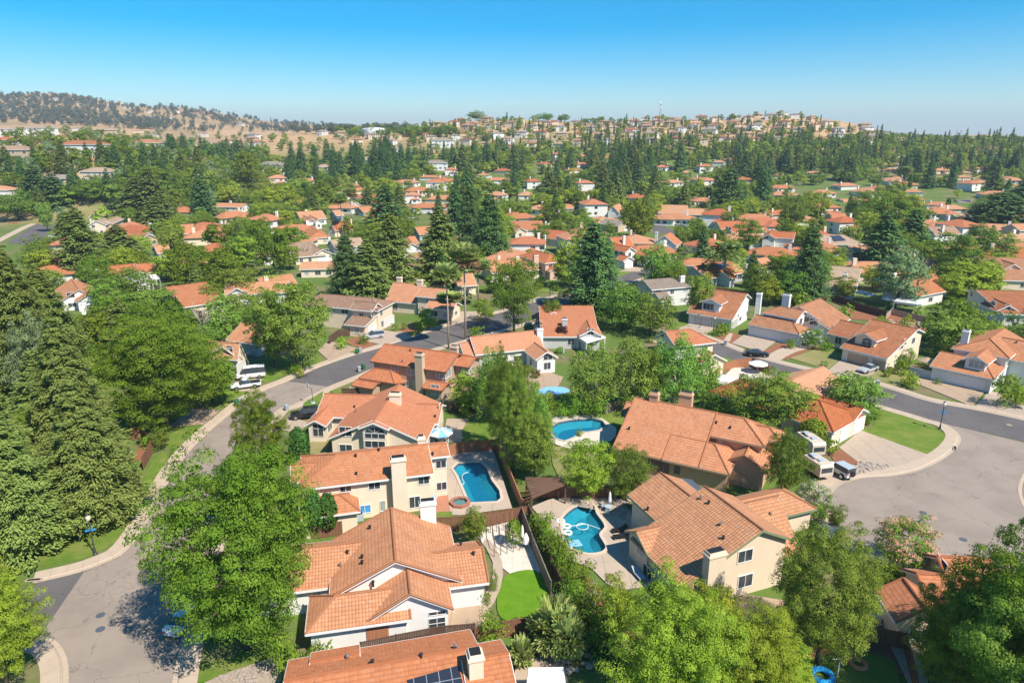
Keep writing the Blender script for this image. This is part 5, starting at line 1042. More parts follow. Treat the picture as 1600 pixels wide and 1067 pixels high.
# palms
def palm_crown(name, fans=34, blades=15, feather=False, dead=True, up=1.0, R=.13, z=.93):
    C, N, T, t, mi, S = [], [], [], [], [], []
    for f in range(fans):
        a = RNG.uniform(0, 6.283); el = RNG.uniform(-.35, 1.15)*up; dd = Vector((math.cos(a)*math.cos(el), math.sin(a)*math.cos(el), math.sin(el)))
        side = Vector((-math.sin(a), math.cos(a), 0)); nn = dd.cross(side); L = R*RNG.uniform(.8, 1.15)
        isdead = dead and el < -.05
        for b in range(blades):
            if feather:
                q = (b+1)/blades; p = dd*L*q*1.6+Vector((0, 0, -.55*L*q*q*1.6)); s_ = 1 if b % 2 else -1; d2 = (dd*.55+side*s_-Vector((0, 0, .35))).normalized(); c = p+d2*L*.22; ln = L*.26
            else:
                ang = -1.25+2.5*b/(blades-1); d2 = dd*math.cos(ang)+side*math.sin(ang)-Vector((0, 0, .12)); c = dd*L*.55+d2*L*.42; ln = L*.42
            C.append((c.x, c.y, z+c.z)); T.append(tuple(d2)); N.append(tuple(nn+Vector(RNG.normal(0, .25, 3)))); t.append(RNG.uniform()); mi.append(1 if isdead else 0); S.append(ln)
    return quads_mesh(name, np.array(C), np.array(N), np.array(S), np.array(t), [M['leaf_palm'], M['leaf_dead']], aspect=.36, T=np.array(T), midx=mi)
for v in range(2):
    tm = MB(); tm.tube([(0, 0, 0), (.008, 0, .5), (0, .006, .94)], [.016, .010, .009], 8)
    proto('palm', 'mid', palm_crown('crown', 60, 17, R=.17), tm.mesh('trunk', [M['bark_palm']], True))
tm = MB(); tm.tube([(0, 0, 0), (.01, 0, .4), (0, 0, .8)], [.03, .028, .03], 8); proto('datepalm', 'mid', palm_crown('crown', 40, 26, True, False, 1.0, .30, .78), tm.mesh('trunk', [M['bark_palm']], True))
tm = MB(); tm.tube([(0, 0, 0), (0, 0, .45)], [.09, .08], 8); proto('fanpalm', 'mid', palm_crown('crown', 42, 21, False, False, 1.0, .62, .4), tm.mesh('trunk', [M['bark_palm']], True))
tm = MB(); tm.tube([(0, 0, 0), (0, 0, .12)], [.1, .08], 8); proto('agave', 'mid', palm_crown('crown', 46, 7, False, False, 1.1, .6, .12), tm.mesh('trunk', [M['bark']], True))
def bare(name):
    mb = MB(); mb.tube([(0, 0, 0), (.01, 0, .3), (0, .02, .45)], [.03, .025, .02], 6)
    for k in range(9):
        a = k*2.4; e = Vector((math.cos(a)*.28, math.sin(a)*.28, .7+.3*RNG.uniform())); s_ = Vector((0, .02, .3+.15*RNG.uniform())); m_ = s_.lerp(e, .5)+Vector((0, 0, -.03)); mb.tube([s_, m_, e], [.016, .011, .004], 5)
        for q in range(3): mb.tube([m_, m_+Vector(tuple(RNG.normal(0, .1, 3)))+Vector((0, 0, .12))], [.007, .002], 4)
    return mb.mesh(name, [M['bark_pale']], True)
TREES = []; CATN = dict(maple=('leafy_tree', 'tree'), oak=('leafy_tree', 'tree'), lime=('leafy_tree', 'tree'), ash=('leafy_tree', 'tree'), birch=('birch_tree', 'tree'), olive=('leafy_tree', 'tree'), plum=('plum_tree', 'tree'), crepe=('flowering_tree', 'tree'), oleander=('flowering_shrub', 'shrub'), redwood=('conifer_tree', 'conifer'), pine=('conifer_tree', 'conifer'), cedar=('cedar_tree', 'conifer'),
    shrub=('shrub', 'shrub'), darkshrub=('shrub', 'shrub'), column=('columnar_shrub', 'shrub'), cypress=('cypress_tree', 'conifer'), ball=('clipped_shrub', 'shrub'), limeshrub=('shrub', 'shrub'), palm=('palm_tree', 'palm'), datepalm=('palm_tree', 'palm'), fanpalm=('fan_palm', 'palm'), agave=('spiky_plant', 'plant'))
DESC = dict(maple=('broad bright green tree', 'bright green tree'), oak=('broad dark green tree', 'dark rounded tree'), lime=('light yellow green tree', 'lime green tree'), ash=('mid green leafy tree', 'leafy green tree'), birch=('airy drooping tree', 'slim airy tree'), olive=('grey green tree', 'pale grey green tree'), plum=('dark red leaved tree', 'purple leaved tree'), crepe=('pink flowering tree',)*2, oleander=('white flowering shrub',)*2, redwood=('tall olive green conifer', 'pointed olive green conifer'), pine=('tall dark conifer', 'pointed dark conifer'), cedar=('spreading dark cedar',)*2,
    shrub=('green shrub', 'leafy shrub'), darkshrub=('dark green shrub', 'dark shrub'), column=('narrow upright shrub',)*2, cypress=('thin dark cypress',)*2, ball=('clipped round shrub',)*2, limeshrub=('light green shrub',)*2, palm=('tall thin fan palm',)*2, datepalm=('feathery date palm',)*2, fanpalm=('low fan palm',)*2, agave=('spiky leaved plant',)*2)
def put_tree(kind, loc, h, wid=None, label=None, group=None, px=None, rz=None, lod=None):
    """wid = crown width in metres"""
    hp = h*1000/max(20, loc.y)*1.0
    lods = [l for l in ('ultra', 'hi', 'mid', 'lo') if (kind, l) in PROTO]
    lod = lod or ('ultra' if hp > 170 and 'ultra' in lods else 'hi' if hp > 95 else 'mid' if hp > 30 else 'lo')
    if lod not in lods: lod = lods[0] if len(lods) == 1 else ('mid' if 'mid' in lods else lods[-1])
    cm, tm = random.choice(PROTO[(kind, lod)])
    if not hasattr(put_tree, 'c'): put_tree.c = {}
    if cm.name not in put_tree.c:
        co = np.empty(len(cm.vertices)*3, np.float32); cm.vertices.foreach_get('co', co); x_ = co[::3]; put_tree.c[cm.name] = float(np.percentile(x_, 98.5)-np.percentile(x_, 1.5))
    nat = put_tree.c[cm.name]
    sx = (wid/nat) if wid else h*random.uniform(.85, 1.1)
    nm, cat = CATN[kind]; rz = random.uniform(0, 6.28) if rz is None else rz
    if tm is None:
        o = bpy.data.objects.new(nm, cm); link(o); o.location = loc
        o.scale = (sx, sx, h); o.rotation_euler = (0, 0, rz); tag(o, label, cat, group)
    else:
        o = empty(nm, loc, rz, label, cat, group); o.scale = (sx, sx, h)
        a = bpy.data.objects.new('crown', cm); link(a, o)
        if kind not in ('shrub', 'darkshrub', 'ball', 'limeshrub', 'oleander'): b = bpy.data.objects.new('trunk', tm); link(b, o)
    TREES.append(dict(o=o, kind=kind, px=px or PJ(loc+Vector((0, 0, h*.6))), h=h, w=sx*nat, lab=label, loc=loc, hp=hp))
    return o
def T(kind, x, yb, yt, w=None, label=None, group=None):
    """tree surveyed from the photograph: foot at (x, yb), top at yt, crown w wide (photo pixels)"""
    p = GT(x, yb)
    D = p.y; u = ray(x, yt); zt = CAMH+u.z/u.y*D; h = max(.6, zt-p.z)
    dist = (p+Vector((0, 0, h*.55))-Vector((0, 0, CAMH))).length*(.86 if kind in ('redwood', 'pine', 'cedar', 'palm', 'datepalm', 'fanpalm', 'agave', 'column', 'cypress', 'ball') else .74)
    return put_tree(kind, p, h, w*dist/1067*1.0 if w else None, label, group, px=(x, (yb+yt)/2))
# ---- trees one can point at (kind, foot x, foot y, top y, crown width, label)
for a in [
 ('redwood', 8, 615, 374, 95), ('redwood', 50, 630, 380, 95), ('redwood', 92, 605, 408, 75), ('redwood', 125, 735, 494, 92), ('redwood', 2, 785, 558, 86), ('redwood', 150, 812, 594, 102), ('redwood', 35, 858, 642, 106), ('redwood', 75, 690, 545, 70), ('ash', 60, 735, 640, 70), ('maple', 110, 650, 560, 60),
 ('olive', 72, 650, 500, 90), ('maple', 262, 672, 488, 205), ('maple', 338, 634, 556, 80), ('maple', 388, 1012, 716, 285), ('maple', 415, 772, 614, 92), ('maple', 395, 840, 700, 90),
 ('column', 470, 725, 668, 34), ('column', 493, 840, 765, 32), ('column', 516, 836, 770, 30), ('lime', 12, 1075, 893, 125), ('lime', -30, 1010, 880, 110),
 ('lime', 1045, 1130, 922, 195), ('lime', 1165, 1120, 960, 145), ('lime', 960, 1010, 905, 70), ('lime', 1110, 1020, 925, 120), ('ash', 1276, 1038, 830, 162),
 ('crepe', 1408, 893, 812, 92), ('maple', 1560, 1125, 850, 200), ('ash', 1487, 1085, 905, 120), ('lime', 1650, 1060, 870, 130), ('ash', 1450, 1075, 960, 50), ('ash', 1585, 1180, 920, 180), ('shrub', 1395, 915, 880, 60),
 ('ash', 803, 742, 582, 82), ('oak', 785, 712, 552, 64), ('ash', 835, 752, 655, 78), ('birch', 768, 662, 548, 64), ('birch', 835, 722, 605, 58), ('ash', 808, 660, 562, 60),
 ('birch', 925, 642, 540, 100), ('birch', 985, 640, 533, 100), ('oak', 1010, 640, 545, 65), ('birch', 1052, 640, 522, 105), ('birch', 1095, 622, 545, 60), ('lime', 735, 642, 583, 72), ('shrub', 728, 652, 628, 24),
 ('lime', 918, 780, 688, 92), ('oak', 978, 784, 698, 78), ('oak', 1220, 792, 675, 72), ('ash', 1200, 672, 582, 125), ('ash', 1331, 658, 590, 92), ('oleander', 1262, 790, 750, 45),
 ('ball', 1268, 695, 655, 44), ('shrub', 1296, 710, 686, 30), ('shrub', 1570, 634, 584, 52), ('limeshrub', 1424, 608, 588, 26), ('shrub', 1368, 655, 642, 20), ('shrub', 1356, 664, 650, 16),
 ('shrub', 846, 838, 797, 50), ('shrub', 858, 862, 816, 54), ('shrub', 871, 884, 836, 56), ('shrub', 886, 906, 854, 58), ('shrub', 904, 932, 876, 62), ('shrub', 890, 955, 905, 60), ('darkshrub', 915, 985, 930, 70), ('darkshrub', 940, 1020, 960, 70), ('fanpalm', 866, 1010, 945, 80), ('fanpalm', 884, 1025, 960, 60), ('agave', 815, 1035, 990, 45), ('oleander', 925, 945, 910, 35),
 ('ash', 743, 852, 794, 50), ('ball', 803, 855, 812, 29), ('shrub', 442, 1050, 985, 62), ('shrub', 507, 1018, 996, 40), ('shrub', 490, 1040, 1005, 36), ('shrub', 770, 1005, 966, 62), ('shrub', 772, 925, 892, 18), ('shrub', 760, 945, 925, 20), ('shrub', 668, 815, 797, 20),
 ('ash', 465, 578, 438, 128), ('ash', 428, 575, 470, 70), ('pine', 545, 470, 365, 62), ('redwood', 578, 478, 372, 66), ('redwood', 615, 465, 330, 78), ('redwood', 555, 462, 405, 60), ('redwood', 690, 450, 320, 72), ('pine', 765, 415, 298, 58), ('pine', 735, 400, 288, 46), ('pine', 605, 372, 288, 58), ('pine', 712, 380, 285, 40),
 ('pine', 925, 486, 345, 88), ('pine', 1258, 474, 352, 56), ('cedar', 1135, 340, 262, 55), ('oak', 803, 522, 403, 92), ('lime', 885, 452, 378, 46), ('maple', 996, 378, 316, 58), ('oak', 972, 515, 448, 100), ('oak', 1015, 525, 462, 90), ('birch', 1026, 448, 380, 52), ('ash', 1090, 500, 430, 50),
 ('datepalm', 1130, 446, 378, 58), ('palm', 701, 545, 425, 50), ('palm', 727, 530, 396, 54), ('palm', 747, 480, 412, 44), ('palm', 704, 508, 462, 44), ('palm', 536, 372, 308, 24), ('palm', 550, 350, 300, 24), ('palm', 1412, 300, 264, 14), ('palm', 265, 260, 235, 10),
 ('olive', 1400, 480, 393, 92), ('oak', 1485, 440, 368, 78), ('oak', 1545, 410, 360, 70), ('lime', 1512, 462, 410, 90), ('ash', 1490, 555, 500, 100), ('maple', 1492, 535, 472, 80), ('darkshrub', 1530, 540, 505, 40), ('oak', 1600, 560, 490, 60), ('oak', 1168, 392, 345, 52), ('pine', 1375, 420, 330, 55), ('pine', 1422, 395, 325, 45),
 ('maple', 290, 455, 375, 58), ('maple', 352, 452, 390, 62), ('redwood', 132, 432, 318, 56), ('pine', 320, 350, 272, 38), ('redwood', 110, 400, 330, 40), ('redwood', 190, 415, 350, 60), ('redwood', 250, 360, 305, 44), ('redwood', 218, 340, 276, 50), ('oak', 205, 470, 420, 70), ('ash', 240, 500, 455, 80), ('cypress', 105, 425, 395, 10), ('column', 275, 510, 465, 26), ('birch', 350, 535, 460, 60), ('plum', 310, 505, 485, 26), ('maple', 160, 560, 480, 80), ('ash', 110, 590, 510, 60), ('ash', 330, 480, 445, 50),
 ('plum', 877, 541, 506, 26), ('plum', 838, 590, 578, 20), ('darkshrub', 820, 560, 545, 22), ('ball', 875, 552, 542, 14), ('ball', 905, 560, 548, 14), ('oleander', 724, 475, 448, 36), ('shrub', 755, 500, 466, 40), ('shrub', 668, 515, 480, 38), ('shrub', 745, 530, 510, 34), ('shrub', 618, 518, 505, 16), ('shrub', 632, 516, 504, 14), ('shrub', 655, 522, 503, 22), ('shrub', 700, 495, 480, 24), ('shrub', 605, 496, 478, 22), ('limeshrub', 533, 545, 527, 28), ('darkshrub', 568, 537, 523, 22), ('ball', 645, 526, 518, 9),
 ('shrub', 1260, 540, 520, 26), ('oleander', 1270, 545, 510, 34), ('shrub', 1236, 545, 530, 22), ('shrub', 1290, 548, 534, 26), ('shrub', 1416, 575, 545, 28), ('shrub', 1405, 585, 560, 26), ('ball', 1390, 584, 573, 12), ('shrub', 1124, 525, 505, 26), ('shrub', 1135, 522, 505, 20), ('ash', 1110, 470, 445, 24), ('shrub', 1240, 468, 450, 20),
 ('limeshrub', 470, 590, 572, 20), ('shrub', 460, 585, 570, 18), ('darkshrub', 250, 704, 670, 30), ('plum', 258, 700, 682, 16), ('ash', 420, 520, 478, 60), ('shrub', 232, 700, 680, 28),
 ('darkshrub', 845, 662, 625, 60), ('shrub', 890, 650, 618, 60), ('shrub', 925, 652, 620, 60), ('shrub', 860, 640, 612, 50), ('shrub', 905, 682, 672, 16), ('shrub', 1130, 650, 612, 60), ('ball', 1175, 668, 640, 60), ('darkshrub', 1110, 640, 610, 50),
 ('oak', 1305, 830, 790, 30), ('oleander', 1285, 800, 765, 36), ('shrub', 1275, 818, 785, 34), ('shrub', 1240, 1060, 1020, 60), ('lime', 1225, 1100, 1010, 80), ('shrub', 1335, 1010, 960, 36), ('column', 1480, 330, 310, 8), ('column', 1420, 300, 272, 6),
 ('oak', 1150, 425, 400, 40), ('oak', 1180, 470, 415, 56), ('maple', 1215, 440, 395, 50), ('oak', 1225, 470, 420, 44), ('oak', 860, 520, 470, 40), ('ash', 905, 405, 350, 40), ('oak', 845, 385, 350, 36), ('lime', 1290, 420, 395, 26), ('shrub', 1300, 425, 402, 26), ('limeshrub', 1285, 432, 412, 24), ('darkshrub', 1520, 470, 455, 24), ('cedar', 1560, 360, 300, 90), ('cedar', 1600, 340, 285, 80), ('oak', 1240, 360, 312, 60), ('maple', 1385, 360, 305, 76), ('lime', 1410, 345, 300, 50), ('oak', 1345, 345, 300, 50), ('plum', 408, 325, 312, 18), ('maple', 410, 410, 335, 50), ('maple', 430, 430, 350, 60), ('ash', 380, 470, 420, 60), ('maple', 870, 360, 312, 40), ('maple', 855, 355, 310, 34), ('lime', 940, 330, 295, 50), ('maple', 1260, 400, 350, 40), ('lime', 1275, 350, 300, 40)]:
    T(*a)
q = GT(478, 408); o = empty('leafless_tree', q, .3, 'leafless pale tree before the plain tan roofed house', 'tree'); o.scale = (9, 9, 7.5); link(bpy.data.objects.new('branches', bare('branches')), o)
q = GT(322, 540); o = empty('leafless_tree', q, 1.0, 'pale bare limbs rising beside the drooping tree in the left grove', 'tree'); o.scale = (8, 8, 11); link(bpy.data.objects.new('branches', bare('branches')), o)
# ---- the belt of trees between the roofs
def free(p, r):
    for R_ in ROADS:
        if inside((p.x, p.y), R_): return False
    for h in HOUSES:
        d = (p-h.O); u = d.x*h.c+d.y*h.s; v = -d.x*h.s+d.y*h.c
        for w in h.W:
            t, c = h.tc(w, (u, v)); x0, x1 = h.ext(w); hp, hm = h.sides(w)
            if x0-r < t < x1+r and -hm-r < c < hp+r: return False
    return True
PREC = [(h.bb, h.D) for h in PROT]; COV = {}
KEEP = [((80, 312, 190, 340), 400), ((262, 300, 376, 322), 400), ((60, 340, 130, 385), 330), ((960, 415, 1015, 450), 250), ((1015, 340, 1065, 366), 400), ((640, 340, 700, 352), 400)]
def clear_view(p, h, w, lim=.16):
    """false where the tree would hide too much of a house seen from the camera"""
    a = PJ(p); b = PJ(p+Vector((0, 0, h))); k = 1067/max(1, (p-Vector((0, 0, CAMH))).length); hw = w*k*.42
    x0, x1, y0, y1 = a[0]-hw, a[0]+hw, b[1], a[1]; add = []
    for n, ((bx0, by0, bx1, by1), D) in enumerate(KEEP+PREC):
        if p.y > D+4: continue
        ix = min(x1, bx1)-max(x0, bx0); iy = min(y1, by1)-max(y0, by0)
        if ix > 0 and iy > 0:
            c = ix*iy/((bx1-bx0)*(by1-by0))
            if c+COV.get(n, 0) > lim*1.5: return False
            add.append((n, c))
    for n, c in add: COV[n] = COV.get(n, 0)+c
    return True
rnd = random.Random(5); placed = [(t_['loc'].x, t_['loc'].y, t_['w']) for t_ in TREES]
def crowd(p, w, k=.42):
    for x, y, w2 in placed:
        if abs(x-p.x) < 9 and abs(y-p.y) < 9 and math.hypot(x-p.x, y-p.y) < k*(w+w2)*.5: return True
    return False
# trees of the left park and street
for a in [('oak', 30, 345, 300, 60), ('oak', 145, 318, 282, 50), ('ash', 180, 320, 290, 40), ('maple', 100, 322, 290, 44), ('pine', 60, 320, 258, 40), ('pine', 88, 322, 270, 40), ('ash', 75, 362, 318, 22), ('olive', 100, 352, 322, 22), ('plum', 82, 392, 375, 24), ('maple', 215, 330, 300, 36), ('pine', 180, 332, 304, 20), ('oak', 282, 306, 268, 36), ('maple', 240, 300, 262, 60), ('maple', 390, 300, 240, 56), ('ash', 330, 302, 270, 40), ('maple', 350, 395, 345, 60), ('lime', 440, 340, 290, 60), ('ash', 470, 320, 280, 56), ('maple', 500, 330, 285, 50), ('ash', 420, 320, 280, 50), ('maple', 320, 440, 390, 60), ('ash', 270, 400, 360, 44), ('redwood', 240, 345, 262, 50), ('lime', 385, 420, 370, 50), ('maple', 450, 400, 350, 50)]: T(*a)
PEND = []
def belt(n, poly, kinds, hr, group, lim=.16, label=None, k=.5):
    xs = [p[0] for p in poly]; ys = [p[1] for p in poly]; m = 0; tries = 0
    while m < n and tries < n*14:
        tries += 1; x, y = rnd.uniform(min(xs), max(xs)), rnd.uniform(min(ys), max(ys))
        if not inside((x, y), poly): continue
        p = GT(x, y)
        if p is None: continue
        kd = rnd.choice(kinds); h = rnd.uniform(*hr)*(1 if kd in ('redwood', 'pine', 'cedar') else .55); w = h*dict(redwood=.40, pine=.34, cedar=.6, birch=.62, cypress=.12, column=.35).get(kd, .95)
        if kd in ('shrub', 'darkshrub'): h *= .3; w = h*1.3
        if not free(p, w*.12+.5) or not clear_view(p, h, w, lim) or crowd(p, w, k): continue
        PEND.append((h*1000/p.y, kd, p, h, w, label, group)); placed.append((p.x, p.y, w)); m += 1
    return m
# plain small houses glimpsed between the crowns
def far_house(i):
    rn = random.Random(i); b = MB(); w, d = rn.uniform(13, 20), rn.uniform(10, 13); st = rn.choice((1, 2, 2)); e = 3.0*st
    def part(x0, x1, y0, y1, e, rise):
        b.box(x0, x1, y0, y1, -5, e, 0); o = .7; m = min(x1-x0, y1-y0)/2*.98
        c = [(x0-o, y0-o, e), (x1+o, y0-o, e), (x1+o, y1+o, e), (x0-o, y1+o, e)]
        if x1-x0 > y1-y0: r0, r1 = (x0+m, (y0+y1)/2, e+rise), (x1-m, (y0+y1)/2, e+rise); fs = [[c[0], c[1], r1, r0], [c[1], c[2], r1], [c[2], c[3], r0, r1], [c[3], c[0], r0]]
        else: r0, r1 = ((x0+x1)/2, y0+m, e+rise), ((x0+x1)/2, y1-m, e+rise); fs = [[c[0], c[1], r0], [c[1], c[2], r1, r0], [c[2], c[3], r1], [c[3], c[0], r0, r1]]
        for f in fs: b.sface(f, 1)
        b.face(c[::-1], 3)
        for z in ([1.5] if e < 4 else [1.5, 4.4]):
            x = x0+1.4
            while x < x1-2:
                ww = rn.uniform(1.2, 2.6)
                if rn.random() < .8: b.box(x, x+ww, y0-.04, y0+.02, z-.6, z+.7, 2)
                x += ww+rn.uniform(.9, 1.8)
            b.box(x0-.04, x0+.02, (y0+y1)/2-.8, (y0+y1)/2+.8, z-.6, z+.7, 2); b.box(x1-.02, x1+.04, (y0+y1)/2-.8, (y0+y1)/2+.8, z-.6, z+.7, 2)
    part(-w/2, w/2, -d/2, d/2, e, d*.2); s_ = rn.choice((-1, 1)); part(s_*w*.12-w*.2*(1 if s_ > 0 else 1.5), s_*w*.12+w*.22, -d/2-3.5, 0, 3.0 if rn.random() < .5 else e*.98, d*.14)
    b.box(w*.3, w*.3+1.1, d*.1, d*.1+.9, e, e+d*.2+1.2, 0)
    return b, rn
FH = []
for i in range(14):
    b, rn = far_house(i); wc = rn.choice(['white', 'cream', 'tan', 'beige', 'ltgrey', 'cream', 'tan']); rc = rn.choice(['tile_tan', 'tile_brown', 'tile_grey', 'tile_umber', 'tile_tan', 'tile_brown'])
    FH.append((b.mesh('hill_house', [M['wall_'+wc], M[rc], M['glass'], M['soffit']]), {'white': 'white', 'cream': 'cream', 'tan': 'tan', 'beige': 'beige', 'ltgrey': 'pale grey'}[wc], {'tile_tan': 'tan', 'tile_brown': 'brown', 'tile_grey': 'grey', 'tile_umber': 'dark brown'}[rc]))
fplaced = []
def hill_houses(n, poly, where, group, gap=17, yaw=0, fl=None):
    xs = [p[0] for p in poly]; ys = [p[1] for p in poly]; m = 0; tr = 0
    while m < n and tr < n*25:
        tr += 1; x, y = rnd.uniform(min(xs), max(xs)), rnd.uniform(min(ys), max(ys))
        if not inside((x, y), poly): continue
        p = GT(x, y)
        if p is None or any((p.xy-q).length < gap for q in fplaced) or not free(p, 6): continue
        if not clear_view(p, 7, 14, .25): continue
        me, wc, rc = rnd.choice(fl or FH); o = bpy.data.objects.new('hill_house', me); link(o); o.location = p; o.rotation_euler = (0, 0, math.radians(yaw)+rnd.uniform(-.5, .5)+rnd.choice((0, 0, 1.57, 3.14))); k = rnd.uniform(.92, 1.15) if p.y < 420 else rnd.uniform(.75, 1.0)*(1 if p.y < 560 else .82); o.scale = (k, k, k)
        tag(o, f'{wc} house with {rc} roof {where}', 'house', group); fplaced.append(p.xy.copy()); bb_ = [PJ(p+Vector((dx, 0, dz))) for dx in (-8, 8) for dz in (1.5, 6.5)]; PREC.append(((min(q[0] for q in bb_), min(q[1] for q in bb_), max(q[0] for q in bb_), max(q[1] for q in bb_)), p.y-6)) if p.y < 640 else 0; placed.append((p.x, p.y, 10)); m += 1
OR = [f for f in FH]
RED = []
for i in range(20, 27):
    b, rn = far_house(i); wc = rn.choice(['white', 'cream', 'ltgrey']); rc = rn.choice(['tile_orange', 'tile_red', 'tile_orange'])
    RED.append((b.mesh('hill_house', [M['wall_'+wc], M[rc], M['glass'], M['soffit']]), {'white': 'white', 'cream': 'cream', 'ltgrey': 'pale grey'}[wc], {'tile_orange': 'orange', 'tile_red': 'red'}[rc]))

hill_houses(30, [(640, 440), (1180, 420), (1240, 310), (640, 310)], 'between the middle trees', 'houses between the middle trees', gap=19, fl=RED)
hill_houses(30, [(1180, 440), (1600, 440), (1600, 300), (1240, 300)], 'between the right trees', 'houses between the right trees', gap=19, fl=RED)
hill_houses(20, [(60, 440), (420, 420), (640, 350), (640, 310), (360, 330), (150, 345)], 'between the left trees', 'houses between the left trees', gap=19, fl=RED)
GRN = ['maple', 'ash', 'lime', 'ash', 'oak', 'maple', 'lime']
CON = ['pine', 'pine', 'redwood']
belt(60, [(90, 610), (330, 620), (420, 480), (390, 440), (100, 480)], ['ash', 'maple', 'oak', 'redwood', 'shrub'], (9, 18), 'trees and shrubs in the left grove', .12)
belt(190, [(60, 470), (420, 420), (620, 360), (640, 300), (300, 300), (60, 400)], GRN+['shrub', 'redwood'], (12, 19), 'trees between the left roofs', .28, k=.42)
belt(120, [(620, 460), (1180, 460), (1240, 330), (640, 330)], GRN+['pine', 'shrub', 'darkshrub'], (11, 18), 'trees between the middle roofs', .2, k=.42)
belt(120, [(1180, 480), (1600, 470), (1600, 310), (1240, 310)], GRN+['pine', 'cedar', 'shrub'], (11, 18), 'trees between the right roofs', .2, k=.42)
# shrubs and small plants in gardens and beds
belt(60, [(640, 470), (1600, 640), (1600, 470), (1000, 430), (700, 440)], ['shrub', 'darkshrub', 'limeshrub'], (5, 9), 'garden shrubs', .03, k=.6)
# ---------------------------------------------------------------- vehicles, lamps, bins, garden things
def lofted(name, prof, wid, mats, parent, bev=.06):
    """car body from side profile sections: (y, z bottom, z shoulder, z top, half width at shoulder, half width at top, glass?)"""
    mb = MB(); secs = []
    for y, zb, zs, zt, ws, wt in prof:
        secs.append([(-ws*.92, y, zb), (-ws, y, (zb+zs)*.5), (-ws*.97, y, zs), (-wt, y, zt), (0, y, zt+.03), (wt, y, zt), (ws*.97, y, zs), (ws, y, (zb+zs)*.5), (ws*.92, y, zb)])
    for i in range(len(secs)-1):
        a, b = secs[i], secs[i+1]
        for k in range(8):
            cab = prof[i][3]-prof[i][2] > .25 or prof[i+1][3]-prof[i+1][2] > .25
            both = prof[i][3]-prof[i][2] > .25 and prof[i+1][3]-prof[i+1][2] > .25
            g = 1 if (cab and (k in (2, 5)) ) or (cab and not both and k in (3, 4)) else 0
            mb.face([a[k], a[k+1], b[k+1], b[k]], g)
    mb.face(secs[0][::-1]); mb.face(secs[-1])
    return mb
CARG = M['glass']
def vehicle(kind, label, p, ang, paint, group=None, z=.14):
    """p = photo position of the wheels' middle; ang = heading in the plan, degrees (0 = to the right, 90 = away)"""
    q = G(p[0], p[1], z); q.z = z; r = empty({'sedan': 'parked_car', 'mini': 'minivan', 'suv': 'parked_car', 'jeep': 'off_road_car', 'pickup': 'pickup_truck', 'van': 'delivery_van'}[kind], q, math.radians(ang-90), label, {'pickup': 'truck', 'van': 'van'}.get(kind, 'car'), group)
    P = dict(sedan=([(-2.35, .35, .72, .74, .78, .66), (-2.2, .25, .9, .93, .86, .74), (-1.65, .22, .95, .98, .9, .75), (-1.0, .22, .93, 1.4, .9, .58), (.15, .22, .92, 1.44, .9, .6), (.95, .22, .92, .96, .9, .76), (2.05, .24, .78, .80, .86, .72), (2.35, .35, .6, .62, .74, .64)], 4.7),
             mini=([(-2.35, .35, .95, 1.0, .8, .72), (-2.3, .25, 1.0, 1.55, .9, .66), (-1.9, .22, 1.02, 1.74, .94, .7), (.2, .22, 1.0, 1.76, .94, .72), (1.25, .22, .98, 1.02, .93, .8), (2.1, .25, .84, .87, .88, .74), (2.4, .35, .62, .64, .76, .66)], 4.8),
             suv=([(-2.3, .4, .95, 1.0, .82, .74), (-2.25, .32, 1.05, 1.6, .9, .7), (-1.9, .3, 1.06, 1.76, .94, .72), (.1, .3, 1.05, 1.78, .94, .74), (.8, .3, 1.04, 1.08, .94, .82), (2.0, .32, .98, 1.0, .9, .78), (2.3, .42, .7, .72, .8, .7)], 4.6),
             jeep=([(-1.95, .5, 1.1, 1.12, .78, .76), (-1.9, .45, 1.12, 1.76, .8, .72), (.35, .45, 1.12, 1.8, .8, .72), (.62, .45, 1.1, 1.14, .8, .72), (1.85, .5, 1.02, 1.04, .68, .6), (1.95, .55, .9, .92, .6, .56)], 3.9),
             pickup=([(-2.7, .5, .98, 1.0, .9, .86), (-.75, .45, 1.0, 1.02, .94, .9), (-.7, .45, 1.05, 1.7, .94, .72), (.5, .45, 1.04, 1.76, .94, .74), (1.1, .45, 1.04, 1.08, .94, .84), (2.4, .5, .98, 1.0, .9, .8), (2.65, .55, .7, .72, .84, .74)], 5.3),
             van=([(-2.7, .4, 1.1, 1.3, .9, .86), (-2.65, .35, 1.15, 2.2, .98, .84), (-.5, .35, 1.15, 2.3, .98, .86), (1.2, .35, 1.15, 2.2, .98, .84), (1.9, .35, 1.1, 1.16, .96, .84), (2.55, .4, .9, .93, .9, .76), (2.7, .5, .7, .72, .8, .7)], 5.4))[kind]
    mb = lofted('body', P[0], 0, None, r); mb.build('body', [M['paint_'+paint], CARG], r, smooth=False)
    L = P[1]; R = .41 if kind in ('jeep', 'pickup', 'suv') else .34
    for sx in (-1, 1):
        for y in (-L*.29, L*.31):
            w = MB(); w.tube([(sx*.70, y, R), (sx*.96, y, R)], R, 14); o = w.build('wheel', M['rubber'], r); w = MB(); w.tube([(sx*.955, y, R), (sx*.975, y, R)], R*.6, 10); w.build('rim', M['steel'], o)
        yf, yr = P[0][-1][0], P[0][0][0]
        w = MB(); w.box(sx*.55-.17, sx*.55+.17, yf-.06, yf+.03, P[0][-1][2]-.12, P[0][-1][2]+.04); w.build('headlight', M['white'], r)
        w = MB(); w.box(sx*.62-.13, sx*.62+.13, yr-.03, yr+.06, P[0][0][2]-.18, P[0][0][2]); w.build('tail_light', M['red'], r)
        w = MB(); w.box(sx*.9+(0 if sx > 0 else -.16), sx*.9+(.16 if sx > 0 else 0), L*.14, L*.17, 1.0, 1.13); w.build('mirror', M['black'], r)
